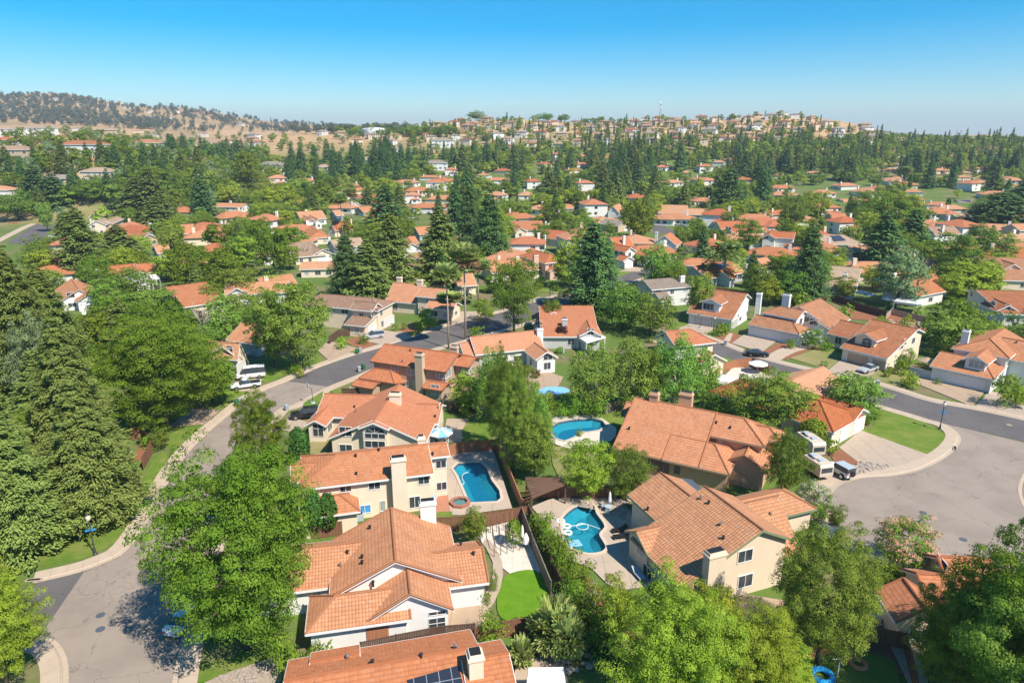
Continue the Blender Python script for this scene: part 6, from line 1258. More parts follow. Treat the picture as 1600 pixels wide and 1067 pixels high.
    if kind == 'jeep':
        w = MB(); w.tube([(.1, -2.0, 1.0), (.1, -2.2, 1.0)], .40, 14); o = w.build('spare_wheel', M['rubber'], r); w = MB(); w.box(-.75, .75, -1.86, .3, 1.78, 1.86); w.build('soft_top', M['fabric_grey'], r)
        for sx in (-1, 1): w = MB(); w.box(sx*.85-.17, sx*.85+.17, .75, 1.75, .85, .93); w.build('wing_flare', M['black'], r)
    if kind == 'pickup':
        w = MB(); w.box(-.86, .86, -2.6, -.8, .99, 1.06); w.build('bed_cover', M['black'], r)
    if kind == 'van':
        w = MB(); w.box(-.6, .6, -1.8, .4, 2.26, 2.4); w.build('roof_rack', M['white'], r)
    return r
vehicle('mini', 'silver minivan parked on the drive of the umber roofed house', (584, 528), 205, 'silver')
vehicle('suv', 'black estate car parked before the red tiled house with half round window', (476, 652), 198, 'black')
vehicle('sedan', 'black hatchback parked at the kerb of the right street', (1183, 556), -16, 'black')
vehicle('sedan', 'silver sedan on the drive of the house with arched dormer', (1356, 580), 210, 'silver')
vehicle('jeep', 'small white off road car with grey soft top behind the camper trailers', (1311, 741), 112, 'white')
vehicle('van', 'white van parked beside the house with tall arched window', (392, 590), 200, 'white')
vehicle('pickup', 'white pickup truck with black bed cover below the white van', (384, 606), 205, 'white')
vehicle('sedan', 'white car half hidden under the big maple at the bottom left kerb', (291, 972), 80, 'white', z=.03)
vehicle('suv', 'white car beside the brown tiled roof at the round street end', (1456, 912), 115, 'white')
vehicle('sedan', 'dark blue car in the shade beside the clay roofed beige house', (1292, 838), 30, 'grey')
vehicle('sedan', 'black car parked under the tree on the corner street', (1012, 446), 60, 'grey', z=.04)
vehicle('pickup', 'black pickup beside the orange hip garage', (659, 388), 190, 'black', z=.1)
vehicle('sedan', 'black car before the long house by the far cul de sac', (1026, 345), 100, 'black', z=.1)
for i, (x, y, c, w) in enumerate([(1058, 347, 'white', 'white car parked nearest the long house by the far cul de sac'), (1060, 352, 'silver', 'silver car parked beside white car at the far cul de sac'), (1066, 356, 'grey', 'grey car lowest of the row at the far cul de sac')]): vehicle('sedan', w, (x, y), 170, c, 'cars at the far cul de sac', z=.1)
vehicle('sedan', 'white car on the drive by the curved far street at left', (85, 371), 180, 'white', z=.1)
vehicle('sedan', 'silver car beside the white one by the curved far street', (92, 375), 180, 'silver', z=.1)
vehicle('suv', 'white car on the hidden street behind the dark conifer pair', (640, 343), 200, 'white', z=.1)
def camper(label, p, ang, Lc, paint='white', h=2.55):
    q = G(*p); q.z = .14; r = empty('camper_trailer', q, math.radians(ang-90), label, 'camper'); b = MB(); w = 1.05; l = Lc/2
    prof = [(-l, .75), (-l, h), (-l+.25, h+.35), (l-.8, h+.35), (l-.1, h-.5), (l, 1.2), (l-.5, .75)]
    for sx in (-1, 1): b.face([(sx*w, y, z) for y, z in (prof if sx < 0 else prof[::-1])])
    for (y0, z0), (y1, z1) in zip(prof, prof[1:]+prof[:1]): b.face([(-w, y0, z0), (w, y0, z0), (w, y1, z1), (-w, y1, z1)][::-1])
    b.build('body', m_cam, r)
    for sx in (-1, 1):
        g = MB(); g.box(sx*w-.015, sx*w+.015, -l*.5, -l*.5+1.3, 1.25, 1.9); g.build('window', M['glass'], r); g = MB(); g.box(sx*w-.015, sx*w+.015, l*.2, l*.2+.8, 1.25, 1.85); g.build('window', M['glass'], r)
        t_ = MB(); t_.tube([(sx*.9, -.2, .36), (sx*1.15, -.2, .36)], .36, 12); t_.build('wheel', M['rubber'], r)
        t_ = MB(); t_.box(sx*w-.02, sx*w+.02, -l, l-.4, 1.1, 1.22); t_.build('stripe', M['trim_tan'], r)
    g = MB(); g.box(-.85, .85, -l-.02, -l+.02, 1.3, 2.0); g.build('window', M['glass'], r)
    for y in (-l*.5, l*.25): g = MB(); g.box(-.4, .4, y, y+.7, h+.35, h+.55); g.build('roof_unit', M['fabric_grey'], r)
    g = MB(); g.box(-.8, -.3, -l*.1, l*.5, h+.36, h+.4); g.build('solar_panel', M['solar'], r)
    g = MB(); g.box(-.05, .05, l-.4, l+1.1, .6, .72); g.build('tow_bar', M['black'], r); return r
m_cam = m_plain('camper_shell', (.56, .47, .38, 1), .4, var=.06)
camper('cream camper trailer with dark windows right behind the white off road car', (1273, 742), 104, 4.4, h=2.1)
camper('tall white camper trailer beside the round hedge, behind the other camper', (1262, 708), 100, 5.0, h=2.3)
def lamp(label, p, h, sign, ang=0, landing=True):
    q = G(*p); r = empty('street_lamp', q, math.radians(ang), label, 'street lamp'); b = MB(); b.lathe((0, 0, 0), [(.26, 0), (.26, .12), (.16, .25), (.13, .8), (.075, .95), (.06, h-.85), (.1, h-.8)], 10); b.build('post', M['pole'], r)
    g = MB(); g.lathe((0, 0, h-.8), [(.09, 0), (.2, .12), (.25, .4), (.18, .62), (.06, .75)], 12); g.build('lamp_globe', M['lampglass'], r); g = MB(); g.lathe((0, 0, h-.12), [(.2, 0), (.07, .12), (.02, .24)], 10); g.build('finial', M['pole'], r)
    if sign:
        for a, zz_ in ((0, sign), (1.57, sign+.27)):
            g = MB(); d = Vector((math.cos(a), math.sin(a), 0)); g.beam(d*-.55+Vector((0, 0, zz_)), d*.55+Vector((0, 0, zz_)), .03, .22); g.build('street_sign', M['blue'], r)
    return r
lamp('black street lamp with blue street sign on the left corner lawn', (149, 866), 5.1, 3.0, 20); lamp('black street lamp with blue street signs at the edge of the round street end', (1468, 672), 4.9, 2.7, 70)
lamp('slim street lamp at the kerb beside the big ash tree', (459, 580), 4.6, 0); lamp('slim street lamp before the white gable house drive', (1114, 526), 5.0, 0); lamp('small street lamp on the shaded corner', (859, 476), 4.6, 0)
def bin_(label, p, mat, ang, z=.04, group='wheeled bins put out at the kerbs'):
    q = G(*p); q.z = z; r = empty('wheeled_bin', q, math.radians(ang), label, 'bin', group); b = MB(); b.hexa([(-.25, -.3, .08), (.25, -.3, .08), (.25, .26, .08), (-.25, .26, .08), (-.31, -.38, 1.0), (.31, -.38, 1.0), (.31, .36, 1.0), (-.31, .36, 1.0)]); b.build('body', M[mat], r)
    b = MB(); b.box(-.33, .33, -.42, .38, 1.0, 1.1, tx=.04, ty=.05); b.build('lid', M[mat], r); b = MB(); b.tube([(-.3, .3, 1.02), (-.3, .47, 1.0), (.3, .47, 1.0), (.3, .3, 1.02)], .025, 6); b.build('handle', M['black'], r)
    for sx in (-1, 1): b = MB(); b.tube([(sx*.27, .28, .13), (sx*.33, .28, .13)], .13, 10); b.build('wheel', M['rubber'], r)
for a in [('dark green wheeled bin at the kerb by the umber roofed house', (558, 553), 'green_bin', 30), ('grey wheeled bin beside the green one by the umber roofed house', (563, 551), 'grey_bin', 30), ('grey wheeled bin at the kerb by the taupe house', (561, 581), 'grey_bin', 35), ('dark green wheeled bin at the kerb by the taupe house', (568, 577), 'green_bin', 35), ('grey wheeled bin at the kerb before the red tiled house', (448, 642), 'grey_bin', 40),
          ('green wheeled bin on the left curve of the street by the maples', (370, 635), 'green_bin', 50), ('grey wheeled bin just beyond the green one on the left curve', (375, 631), 'grey_bin', 50), ('green wheeled bin at the kerb below the silver sedan', (1361, 601), 'green_bin', -20), ('grey wheeled bin right of the green one below the silver sedan', (1371, 603), 'grey_bin', -20), ('grey wheeled bin at the kerb of the white gable house', (1133, 539), 'grey_bin', -25), ('pale grey wheeled bin in the bottom right side yard', (1389, 978), 'grey_bin', 10), ('grey wheeled bin in front of the pale one in the bottom right side yard', (1390, 987), 'grey_bin', 15)]: bin_(*a)
def manhole(label, p, mat='slate', z=.032):
    q = G(*p); b = MB(); b.lathe((q.x, q.y, z), [(.42, 0), (.42, .012), (.36, .016), (.02, .016)], 20); tag(b.build('manhole_cover', M[mat]), label, 'manhole cover')
manhole('round manhole cover farther up the bottom left street', (157, 961)); manhole('round manhole cover nearer the bottom left corner', (157, 983)); manhole('round manhole cover in the middle of the round street end', (1442, 801)); manhole('round manhole cover at the near side of the round street end', (1505, 843)); manhole('pale concrete ringed manhole cover on the grey right street', (1577, 664), 'concrete')
def drain(label, p, ang):
    q = G(*p); r = empty('storm_drain', (q.x, q.y, .125), math.radians(ang), label, 'drain'); b = MB(); b.box(-.8, .8, -.25, .25, -.05, .03); b.build('lid', M['concrete'], r); b = MB(); b.box(-.65, .65, -.16, .16, .03, .036); b.build('grate', M['dark'], r)
drain('rusty kerb drain at the lower left street corner', (53, 907), 8); drain('square dark drain on the round corner below the lamp', (1492, 701), 60)
def brolly(label, p, col, rad=1.5, h=2.5, closed=False, z=.12, stripes=None):
    q = G(p[0], p[1], 0); q.z = z; r = empty('patio_umbrella', q, random.uniform(0, 1), label, 'umbrella'); b = MB(); b.tube([(0, 0, 0), (0, 0, h)], .03, 6); b.build('pole', M['steel'], r); b = MB(); b.lathe((0, 0, 0), [(.3, 0), (.3, .08), (.05, .12)], 10); b.build('base', M['grey'], r)
    c = MB(); n = 8
    if closed: c.lathe((0, 0, h-1.5), [(.16, 0), (.22, .25), (.14, 1.2), (.03, 1.55)], 10)
    else:
        for k in range(n):
            a0, a1 = 2*math.pi*k/n, 2*math.pi*(k+1)/n; m_ = (k % 2) if stripes else 0
            P = lambda a, rr, zz_: (rr*math.cos(a), rr*math.sin(a), zz_)
            c.face([P(a0, rad*.5, h-.22), P(a1, rad*.5, h-.22), (0, 0, h)], m_); c.face([P(a0, rad, h-.6), P(a1, rad, h-.6), P(a1, rad*.5, h-.22), P(a0, rad*.5, h-.22)], m_); c.face([P(a0, rad, h-.75), P(a1, rad, h-.75), P(a1, rad, h-.6), P(a0, rad, h-.6)], m_)
    c.build('canopy', [M[col], M[stripes or col]], r)
brolly('blue and white striped patio umbrella beside the red tiled house', (689, 695), 'fabric', 1.9, 2.6, stripes='skyblue'); brolly('closed white patio umbrella on the rocky bed behind the kidney pool', (952, 797), 'fabric', closed=True); brolly('closed white patio umbrella standing by the round clipped shrub', (816, 857), 'fabric', closed=True, h=2.9)
brolly('closed blue patio umbrella by the small white front gable', (880, 560), 'fabric_grey', closed=True); brolly('round white patio umbrella beside the reddish curved fence', (1183, 583), 'fabric', 1.9, 2.5); brolly('white patio umbrella left of the path in the fenced garden', (1131, 607), 'fabric', 1.9, 2.5); brolly('pale patio umbrella nearest the tan roofed white house', (1344, 468), 'fabric', 1.7); brolly('blue grey patio umbrella behind the long dark fence', (1358, 471), 'fabric_grey', 1.9); brolly('cream patio umbrella at the right end of the long dark fence', (1385, 478), 'fabric', 1.6)
# pergola and patio covers
def cover(label, corners, zt, mat, slats=True, name='pergola', cat='pergola', post='trim_brown'):
    Q = [G(*c, zt) for c in corners]; o = sum(Q, Vector())/4; o.z = 0; r = empty(name, o, 0, label, cat); Q = [q-o for q in Q]
    for q in Q: b = MB(); w = q*.96; b.box(w.x-.09, w.x+.09, w.y-.09, w.y+.09, .1, zt-.1); b.build('post', M[post], r)
    f = MB(); f.beam(Q[0], Q[1], .12, .2); f.beam(Q[3], Q[2], .12, .2); f.beam(Q[0]+Vector((0, 0, -.2)), Q[3]+Vector((0, 0, -.2)), .12, .19); f.beam(Q[1]+Vector((0, 0, -.2)), Q[2]+Vector((0, 0, -.2)), .12, .19); f.build('frame', M[post], r)
    s_ = MB()
    if slats:
        n = int((Q[0]-Q[3]).length/.45)
        for k in range(n+1): t_ = k/n; a, b = Q[0].lerp(Q[3], t_), Q[1].lerp(Q[2], t_); s_.beam(a+Vector((0, 0, .2)), b+Vector((0, 0, .2)), .13, .14)
    else: s_.hexa([q+Vector((0, 0, .2)) for q in Q]+[q+Vector((0, 0, .3)) for q in Q])
    s_.build('slats' if slats else 'canopy', M[mat], r); return r
cover('brown slatted pergola at the corner behind the kidney pool', [(821, 749), (874, 750), (885, 757), (830, 779)], 2.8, 'trim_brown')
cover('white slatted flat patio cover of the grey gable house', [(902, 528), (930, 521), (946, 528), (916, 537)], 2.6, 'white', False, 'patio_cover', 'patio cover', 'white')
cover('white flat patio cover of the house behind the block wall', [(1396, 472), (1403, 467), (1443, 471), (1440, 478)], 2.6, 'white', False, 'patio_cover', 'patio cover', 'white')
cover('white pergola at the side of the arched window house in the left trees', [(233, 432), (243, 430), (250, 436), (238, 439)], 3.4, 'white', True, 'pergola', 'pergola', 'white')
cover('pale shade canopy at the bottom edge beside the stone patio', [(826, 1047), (880, 1046), (884, 1075), (822, 1080)], 2.6, 'fabric', False, 'shade_canopy', 'canopy', 'white')
cover('dark grey flat shade roof between the clay roofed and peach houses', [(1050, 748), (1080, 752), (1100, 769), (1086, 776)], 4.0, 'slate', False, 'shade_roof', 'canopy', 'trim_brown')
# pergola ribs over the walk by the rectangular pool
c = [G(*p, 2.4) for p in ((766, 806), (806, 798), (812, 832), (772, 842))]; o = Vector((c[0].x, c[0].y, 0)); r = empty('garden_arbour', o, 0, 'dark metal ribbed arbour between the brown fence and the weeping shrub', 'arbour')
for k in range(5):
    a, b = c[0].lerp(c[1], k/4)-o, c[3].lerp(c[2], k/4)-o; m_ = MB(); m_.tube([(a.x, a.y, 0), a, (a+b)/2+Vector((0, 0, .35)), b, (b.x, b.y, 0)], .045, 6); m_.build('rib', M['trim_brown'], r)
# pool toys and furniture
def ring(label, p, mat, R=.42, rr=.15, z=.1, lying=True, group=None):
    q = G(*p); b = MB(); N, n = 20, 8
    for i in range(N):
        for k in range(n):
            def pt(i, k): a, c_ = 2*math.pi*i/N, 2*math.pi*k/n; return ((R+rr*math.cos(c_))*math.cos(a), (R+rr*math.cos(c_))*math.sin(a), rr*math.sin(c_))
            b.face([pt(i, k), pt(i+1, k), pt(i+1, k+1), pt(i, k+1)])
    o = b.build('inflatable_ring', M[mat], smooth=True); o.location = (q.x, q.y, z); tag(o, label, 'pool float', group)
ring('white inflatable ring farthest left on the kidney pool', (876, 815), 'white'); ring('white inflatable ring in the middle of the row on the kidney pool', (885, 823), 'white'); ring('pale green inflatable ring nearest in the row on the kidney pool', (887, 833), 'limef' if 'limef' in M else 'white')
ring('orange and white inflatable ring lying on the bottom right lawn', (1341, 1041), 'orange', .6, .2, .3); ring('blue inflatable ring at the edge of the bottom right lawn', (1284, 1060), 'blue', .8, .25, .35); ring('small blue hoop of hose floating in the kidney pool', (910, 823), 'white', .7, .04, .06)
q = G(895, 850); b = MB(); b.box(-1.0, 1.0, -.6, .6, .02, .16, tx=.12, ty=.1); o = b.build('air_mattress', M['skyblue']); o.location = (q.x, q.y, .02); o.rotation_euler = (0, 0, .3); tag(o, 'light blue air mattress floating in the kidney pool', 'pool float')
def hose(name, label, pts, mat, rad=.04, z=.05):
    P = smooth(g2(pts), 5); b = MB(); b.tube([(p.x, p.y, z) for p in P], rad, 6); tag(b.build(name, M[mat]), label, 'hose')
hose('pool_hose', 'white pool cleaner hose stretched across the kidney pool', [(888, 822), (903, 821), (912, 819), (925, 822), (938, 827)], 'white'); hose('pool_hose', 'white curved pool cleaner hose in the rectangular pool', [(719, 759), (725, 755), (722, 747), (724, 741), (731, 738)], 'white')
def lounger(label, p, ang, mat='black'):
    q = G(*p); q.z = .1; r = empty('sun_lounger', q, math.radians(ang), label, 'sun lounger'); b = MB(); b.box(-.35, .35, -.95, .35, .32, .42); b.hexa([(-.35, .35, .32), (.35, .35, .32), (.35, .95, .75), (-.35, .95, .75), (-.35, .33, .42), (.35, .33, .42), (.35, .9, .85), (-.35, .9, .85)]); b.build('seat', M[mat], r)
    for x in (-.3, .3):
        for y in (-.85, .3): b = MB(); b.box(x-.03, x+.03, y-.03, y+.03, 0, .33); b.build('leg', M['steel'], r)
lounger('black sun lounger farther from camera beside the kidney pool', (968, 832), -75); lounger('black sun lounger nearer the camera beside the kidney pool', (970, 842), -75); lounger('tan cushioned lounger on the near patio by the sliding doors', (997, 902), 20, 'fabric_grey')
def table_set(label, p, mat='white', n=4, rt=.6):
    q = G(*p); q.z = .12; r = empty('garden_table', q, 0, label, 'table'); b = MB(); b.lathe((0, 0, .68), [(rt, 0), (rt, .05), (.02, .06)], 16); b.build('tabletop', M[mat], r); b = MB(); b.lathe((0, 0, 0), [(.3, 0), (.05, .06), (.05, .68)], 8); b.build('stand', M['steel'], r)
def chair(label, p, ang, mat='white', group=None):
    q = G(*p); q.z = .12; r = empty('garden_chair', q, math.radians(ang), label, 'chair', group); b = MB(); b.box(-.26, .26, -.26, .26, .4, .46); b.build('seat', M[mat], r); b = MB(); b.box(-.26, .26, .24, .3, .46, .95); b.build('backrest', M[mat], r)
    for x in (-.23, .23):
        for y in (-.23, .25): b = MB(); b.box(x-.02, x+.02, y-.02, y+.02, 0, .4); b.build('leg', M[mat], r)
table_set('round glass topped table on the brick patio by the cream house', (675, 786), 'fabric_grey', rt=.75); table_set('white round table under the striped umbrella', (689, 693), 'white'); table_set('small table under the closed umbrella behind the kidney pool', (950, 800), 'fabric_grey', rt=.5)
for lab, p, a in [('white garden chair left of the striped umbrella', (681, 697), 90), ('white garden chair right of the striped umbrella', (698, 696), -90), ('white garden chair in front of the striped umbrella', (691, 703), 180), ('grey garden chair left of the closed umbrella behind kidney pool', (944, 797), 60), ('grey garden chair in front of the closed umbrella behind kidney pool', (949, 806), 160), ('brown garden chair at the round glass table', (669, 790), 120)]: chair(lab, p, a, 'white' if 'white' in lab else 'fabric_grey' if 'grey' in lab else 'trim_brown')
q = G(562, 812); r = empty('air_conditioner', q, .2, 'grey round topped air conditioning unit against the long cream house', 'air conditioner'); b = MB(); b.box(-.5, .5, -.5, .5, .08, .95); b.build('casing', M['fabric_grey'], r); b = MB(); b.lathe((0, 0, .95), [(.42, 0), (.42, .06), (.1, .09), (.02, .1)], 14); b.build('fan_guard', M['black'], r)
q = G(818, 858); r = empty('hanging_chair', q, .4, 'white hanging swing chair on a curved stand beside the clipped shrub', 'swing chair'); b = MB(); b.tube([(0, 0, .05), (1.3, 0, .05), (1.45, 0, 1.0), (1.1, 0, 2.0), (.3, 0, 2.2)], .05, 8); b.build('stand', M['black'], r); b = MB(); b.lathe((.3, 0, .55), [(.1, 0), (.42, .25), (.36, .8), (.06, 1.5)], 10); b.build('seat', M['fabric'], r)
q = G(852, 1022); b = MB(); b.lathe((0, 0, 0), [(.75, 0), (.8, .3), (.78, .5), (.6, .5), (.55, .25), (.02, .25)], 14); o = b.build('fire_pit', M['slate']); o.location = (q.x, q.y, .1); tag(o, 'round dark fire pit on the stone patio by the spiky plant', 'fire pit')
q = G(1372, 975); b = MB(); b.box(-1.3, 1.3, -.5, .5, 0, .8, tx=.1, ty=.08); o = b.build('storage_box', M['fabric_grey']); o.location = (q.x, q.y, .1); o.rotation_euler = (0, 0, -.25); tag(o, 'long grey covered storage box beside the bins in the bottom right side yard', 'storage box')
q = G(1345, 977); b = MB(); b.lathe((0, 0, 0), [(.3, 0), (.45, .3), (.45, .8), (.1, 1.05)], 12); o = b.build('kettle_barbecue', M['black']); o.location = (q.x, q.y, .1); tag(o, 'round black covered barbecue at the left end of the storage box', 'barbecue')
q = G(1381, 950); r = empty('potting_bench', q, -.15, 'wooden bench with white tray in the bottom right side yard', 'bench'); b = MB(); b.box(-.9, .9, -.5, .5, .75, .85); b.build('top', M['fence_red'], r); b = MB(); b.box(-.9, .9, .42, .5, .85, 1.5); b.build('back_board', M['fence'], r); b = MB(); b.box(-.8, .8, -.75, -.5, .3, .45); b.build('tray', M['white'], r)
for x in (-.8, .8): b = MB(); b.box(x-.05, x+.05, -.4, .4, 0, .75); b.build('leg', M['fence'], r)
q = G(1308, 1058); b = MB(); b.tube([(0, 0, 0), (0, 0, 1.9)], .05, 6); b.tube([(-.7, 0, 1.85), (.7, 0, 1.85)], .04, 6); b.tube([(0, -.6, 1.75), (0, .6, 1.75)], .04, 6); o = b.build('clothes_line_post', M['white']); o.location = (q.x, q.y, .1); tag(o, 'white post with crossed arms on the bottom right lawn', 'post')
q = G(731, 484); b = MB(); b.box(-1.0, 1.0, -2.0, 2.0, .6, 2.0, tx=.15, ty=.3); o = b.build('covered_boat', M['blue']); o.location = (q.x-6, q.y, .1); o.rotation_euler = (0, 0, -.4); tag(o, 'bright blue tarpaulin covered boat at the end of the orange house drive', 'covered boat')
q = G(865, 612); b = MB(); P = smooth([(-3, -1.2), (-1, -1.9), (1.8, -1.5), (3, .2), (1.5, 1.9), (-1.6, 1.6)], 3, True); b.prism([tuple(p) for p in P], .05, .16); o = b.build('pool_cover', M['skyblue']); o.location = (q.x, q.y, .1); tag(o, 'light blue covered pool among the trees behind the green hedge', 'pool cover')
def hoop(label, p, ang):
    q = G(*p); q.z = .14; r = empty('basketball_hoop', q, math.radians(ang), label, 'basketball hoop'); b = MB(); b.box(-.5, .5, -.4, .4, 0, .18, tx=.1, ty=.1); b.build('base', M['grey_bin'], r); b = MB(); b.tube([(0, 0, .15), (0, 0, 2.6), (0, -.6, 3.1)], .05, 8); b.build('pole', M['pole'], r); b = MB(); b.box(-.55, .55, -.66, -.62, 2.9, 3.65); b.build('backboard', M['white'], r)
    b = MB(); N = 12; b.tube([(.23*math.cos(2*math.pi*k/N), -.9+.23*math.sin(2*math.pi*k/N), 3.05) for k in range(N+1)], .015, 5); b.build('rim', M['orange'], r)
hoop('portable basketball hoop on the drive of the taupe house opposite the dark car', (489, 630), -60); hoop('portable basketball hoop on the drive of the white gable house', (1094, 513), -70)
q = G(1445, 580); b = MB(); b.lathe((0, 0, 0), [(.05, 0), (.05, 2.4), (1.6, 2.3), (1.7, 2.2), (.5, 2.75), (.05, 2.95)], 14); o = b.build('garden_gazebo', M['trim_tan']); o.location = (q.x, q.y, 0); tag(o, 'tan round parasol behind the white gate', 'parasol')
# rocks edging beds
def rocks(label, pts, n, r0=.15, r1=.4):
    P = g2(pts); xs = [p[0] for p in P]; ys = [p[1] for p in P]; b = MB(); k = 0
    while k < n:
        x, y = random.uniform(min(xs), max(xs)), random.uniform(min(ys), max(ys))
        if not inside((x, y), P): continue
        k += 1; R = random.uniform(r0, r1); b.lathe((x, y, .08), [(R*.8, 0), (R, R*.35), (R*.7, R*.7), (R*.1, R*.85)], 6)
    tag(b.build('rocks', M['rock']), label, 'rocks', kind='stuff')
rocks('loose pale rocks edging the bed beside the campers', [(1316, 738), (1345, 722), (1392, 730), (1340, 742)], 140); rocks('reddish rocks on the slope behind the kidney pool', [(895, 790), (985, 780), (975, 812), (945, 800)], 150, .12, .35); rocks('rocks under the rock garden by the block wall', [(1390, 502), (1440, 505), (1440, 520), (1400, 516)], 40, .3, .7); rocks('stones along the lower left bed', [(330, 1062), (400, 1040), (430, 1045), (400, 1067)], 120, .1, .25); rocks('stones beneath the shrubs at the bottom centre', [(830, 990), (905, 990), (930, 1040), (890, 1060)], 80, .15, .4)
# ---------------------------------------------------------------- hillside houses, far woods, mast, tank
def HH(label, short, px, py, w, d, st, wall, roof, yaw=0, wing2=None, ends='hh'):
    h = House(label, short, (px, py), yaw, wall, roof, land=True, name='hillside_house', group='houses on the left hillside')
    e = 2.9*st; h.wing('u', -w/2+(d/2 if ends == 'hh' else 0), w/2-(d/2 if ends == 'hh' else 0), 0, e+d*.2, e, d/2+.4, ends=ends)
    for g in (wing2 or []): h.wing(*g[:-1], ends=g[-1])
    for w_ in h.W: w_['zb'] = -3.0
    for w_ in h.W:
        w_['zb'] = -4.0
    return h.finish(1.0)
for a in [('white hillside house with long tan roof, highest at the left edge', 'highest white house at left', 12, 200, 20, 11, 1, 'white', 'tile_orange'), ('white hillside house with garage doors and tan roof at left edge', 'white garage house on the hill', 14, 214, 17, 12, 2, 'white', 'tile_tan'), ('large white hillside house with porch columns and tan hip roof', 'large white porch house', 65, 212, 19, 12, 2, 'white', 'tile_tan'),
          ('pale hillside house with light grey hip roof', 'pale grey roofed hill house', 123, 204, 16, 11, 1, 'white', 'tile_grey'), ('tan hillside house with broad tan roof and arched door', 'broad tan hill house', 158, 212, 20, 12, 1.5, 'tan', 'tile_tan'), ('long beige hillside house with balcony row and tan roof', 'long balcony house', 25, 249, 24, 12, 2, 'tan', 'tile_tan'),
          ('long white hillside house with orange brown roof and wide glass front', 'long orange roofed hill house', 135, 237, 27, 12, 1.5, 'white', 'tile_brown'), ('brown roofed hillside house with gabled left end', 'brown roofed hill house', 233, 236, 19, 12, 2, 'grey', 'tile_brown', 8), ('pale hillside house with light roof behind the brown roofed one', 'pale roofed hill house', 240, 217, 14, 11, 2, 'cream', 'tile_grey'), ('small orange roofed hillside house below the dry ridge', 'small orange hill house', 217, 207, 14, 10, 1, 'cream', 'tile_orange'),
          ('beige two-storey hillside house with light tan roof in the trees', 'beige house in the hill trees', 158, 283, 17, 11, 2, 'beige', 'tile_tan'), ('flat pale roofed house half hidden by conifers', 'flat pale roofs by conifers', 92, 286, 22, 10, 1, 'tan', 'tile_grey'), ('white house with red orange roof at the left edge in the trees', 'white house at left edge', 8, 312, 13, 10, 2, 'white', 'tile_orange'),
          ('white house with steep grey roofs and white gables', 'white house with grey roofs', 425, 268, 20, 12, 2, 'white', 'tile_grey'), ('tan roofed house right of the steep grey roofs', 'tan house by grey roofs', 508, 272, 14, 11, 2, 'ltgrey', 'tile_tan'), ('pinkish house beneath the tall conifer pair', 'pinkish hill house', 480, 253, 16, 10, 1, 'pink', 'tile_tan'), ('tan pyramid roofed house among the conifers', 'pyramid roofed house', 575, 260, 13, 12, 2, 'cream', 'tile_tan'),
          ('pale grey house with white gables left of centre', 'pale grey centre house', 682, 265, 20, 12, 2, 'white', 'tile_grey'), ('white house with red orange hip roof in the middle trees', 'white house with red hip roof', 683, 297, 15, 11, 2, 'white', 'tile_orange'), ('orange brown low house below the dry slope', 'orange brown low house', 605, 246, 18, 11, 1, 'tan', 'tile_brown'), ('grey roofed house above the orange brown low one', 'grey roof on the slope', 618, 237, 14, 10, 1, 'ltgrey', 'tile_grey'),
          ('tan house on the slope left of the conifer row', 'tan slope house', 345, 226, 16, 11, 1, 'tan', 'tile_tan'), ('small cream house behind the hill conifers', 'small cream hill house', 318, 214, 15, 10, 2, 'cream', 'tile_tan'), ('low white house at the left end of the dry slope', 'low white slope house', 12, 226, 15, 9, 1, 'white', 'tile_orange'), ('white two-storey house with dark glass below the right hill', 'white glass house', 692, 229, 22, 12, 2, 'white', 'tile_grey')]: HH(*a)
hill_houses(62, [(950, 215), (960, 196), (1030, 186), (1240, 180), (1310, 205), (1330, 222), (1200, 226), (1000, 226)], 'on the right hilltop', 'houses on the right hill', gap=19)
hill_houses(40, [(660, 232), (660, 196), (780, 190), (960, 196), (950, 228), (800, 236)], 'on the middle slope', 'houses on the middle slope', gap=20)
hill_houses(16, [(1240, 182), (1300, 190), (1500, 226), (1330, 230)], 'on the right end of the hill', 'houses at the right end of the hill', gap=15)
hill_houses(36, [(-20, 152), (150, 152), (300, 166), (500, 192), (520, 206), (260, 190), (0, 176)], 'high on the far left ridge', 'houses on the far left ridge', gap=22)
hill_houses(12, [(250, 222), (520, 210), (640, 220), (560, 236), (300, 236)], 'on the dry left slope', 'houses on the dry left slope')
hill_houses(50, [(660, 300), (1600, 300), (1600, 245), (660, 240)], 'among the tall conifers', 'houses among the tall conifers', gap=19, fl=RED)
hill_houses(13, [(420, 330), (700, 300), (690, 280), (400, 290)], 'in the middle left trees', 'houses in the middle left trees', gap=19, fl=RED)
# individually planted conifers, the nearest of the belt
belt(105, [(650, 345), (900, 352), (1240, 335), (1600, 345), (1600, 268), (640, 262)], ['pine', 'pine', 'redwood'], (17, 26), 'tall conifers of the middle belt', .12, k=.6)
belt(40, [(420, 300), (680, 290), (660, 250), (440, 262)], ['pine'], (18, 27), 'conifers in the middle left rows', .10, k=.6)
belt(32, [(0, 335), (330, 345), (380, 290), (260, 240), (0, 262)], ['pine', 'redwood', 'pine'], (11, 19), 'conifers on the left hillside', .06, k=.6)
belt(26, [(255, 262), (400, 262), (400, 240), (260, 238)], ['pine'], (14, 19), 'row of hillside conifers', .10, k=.5)
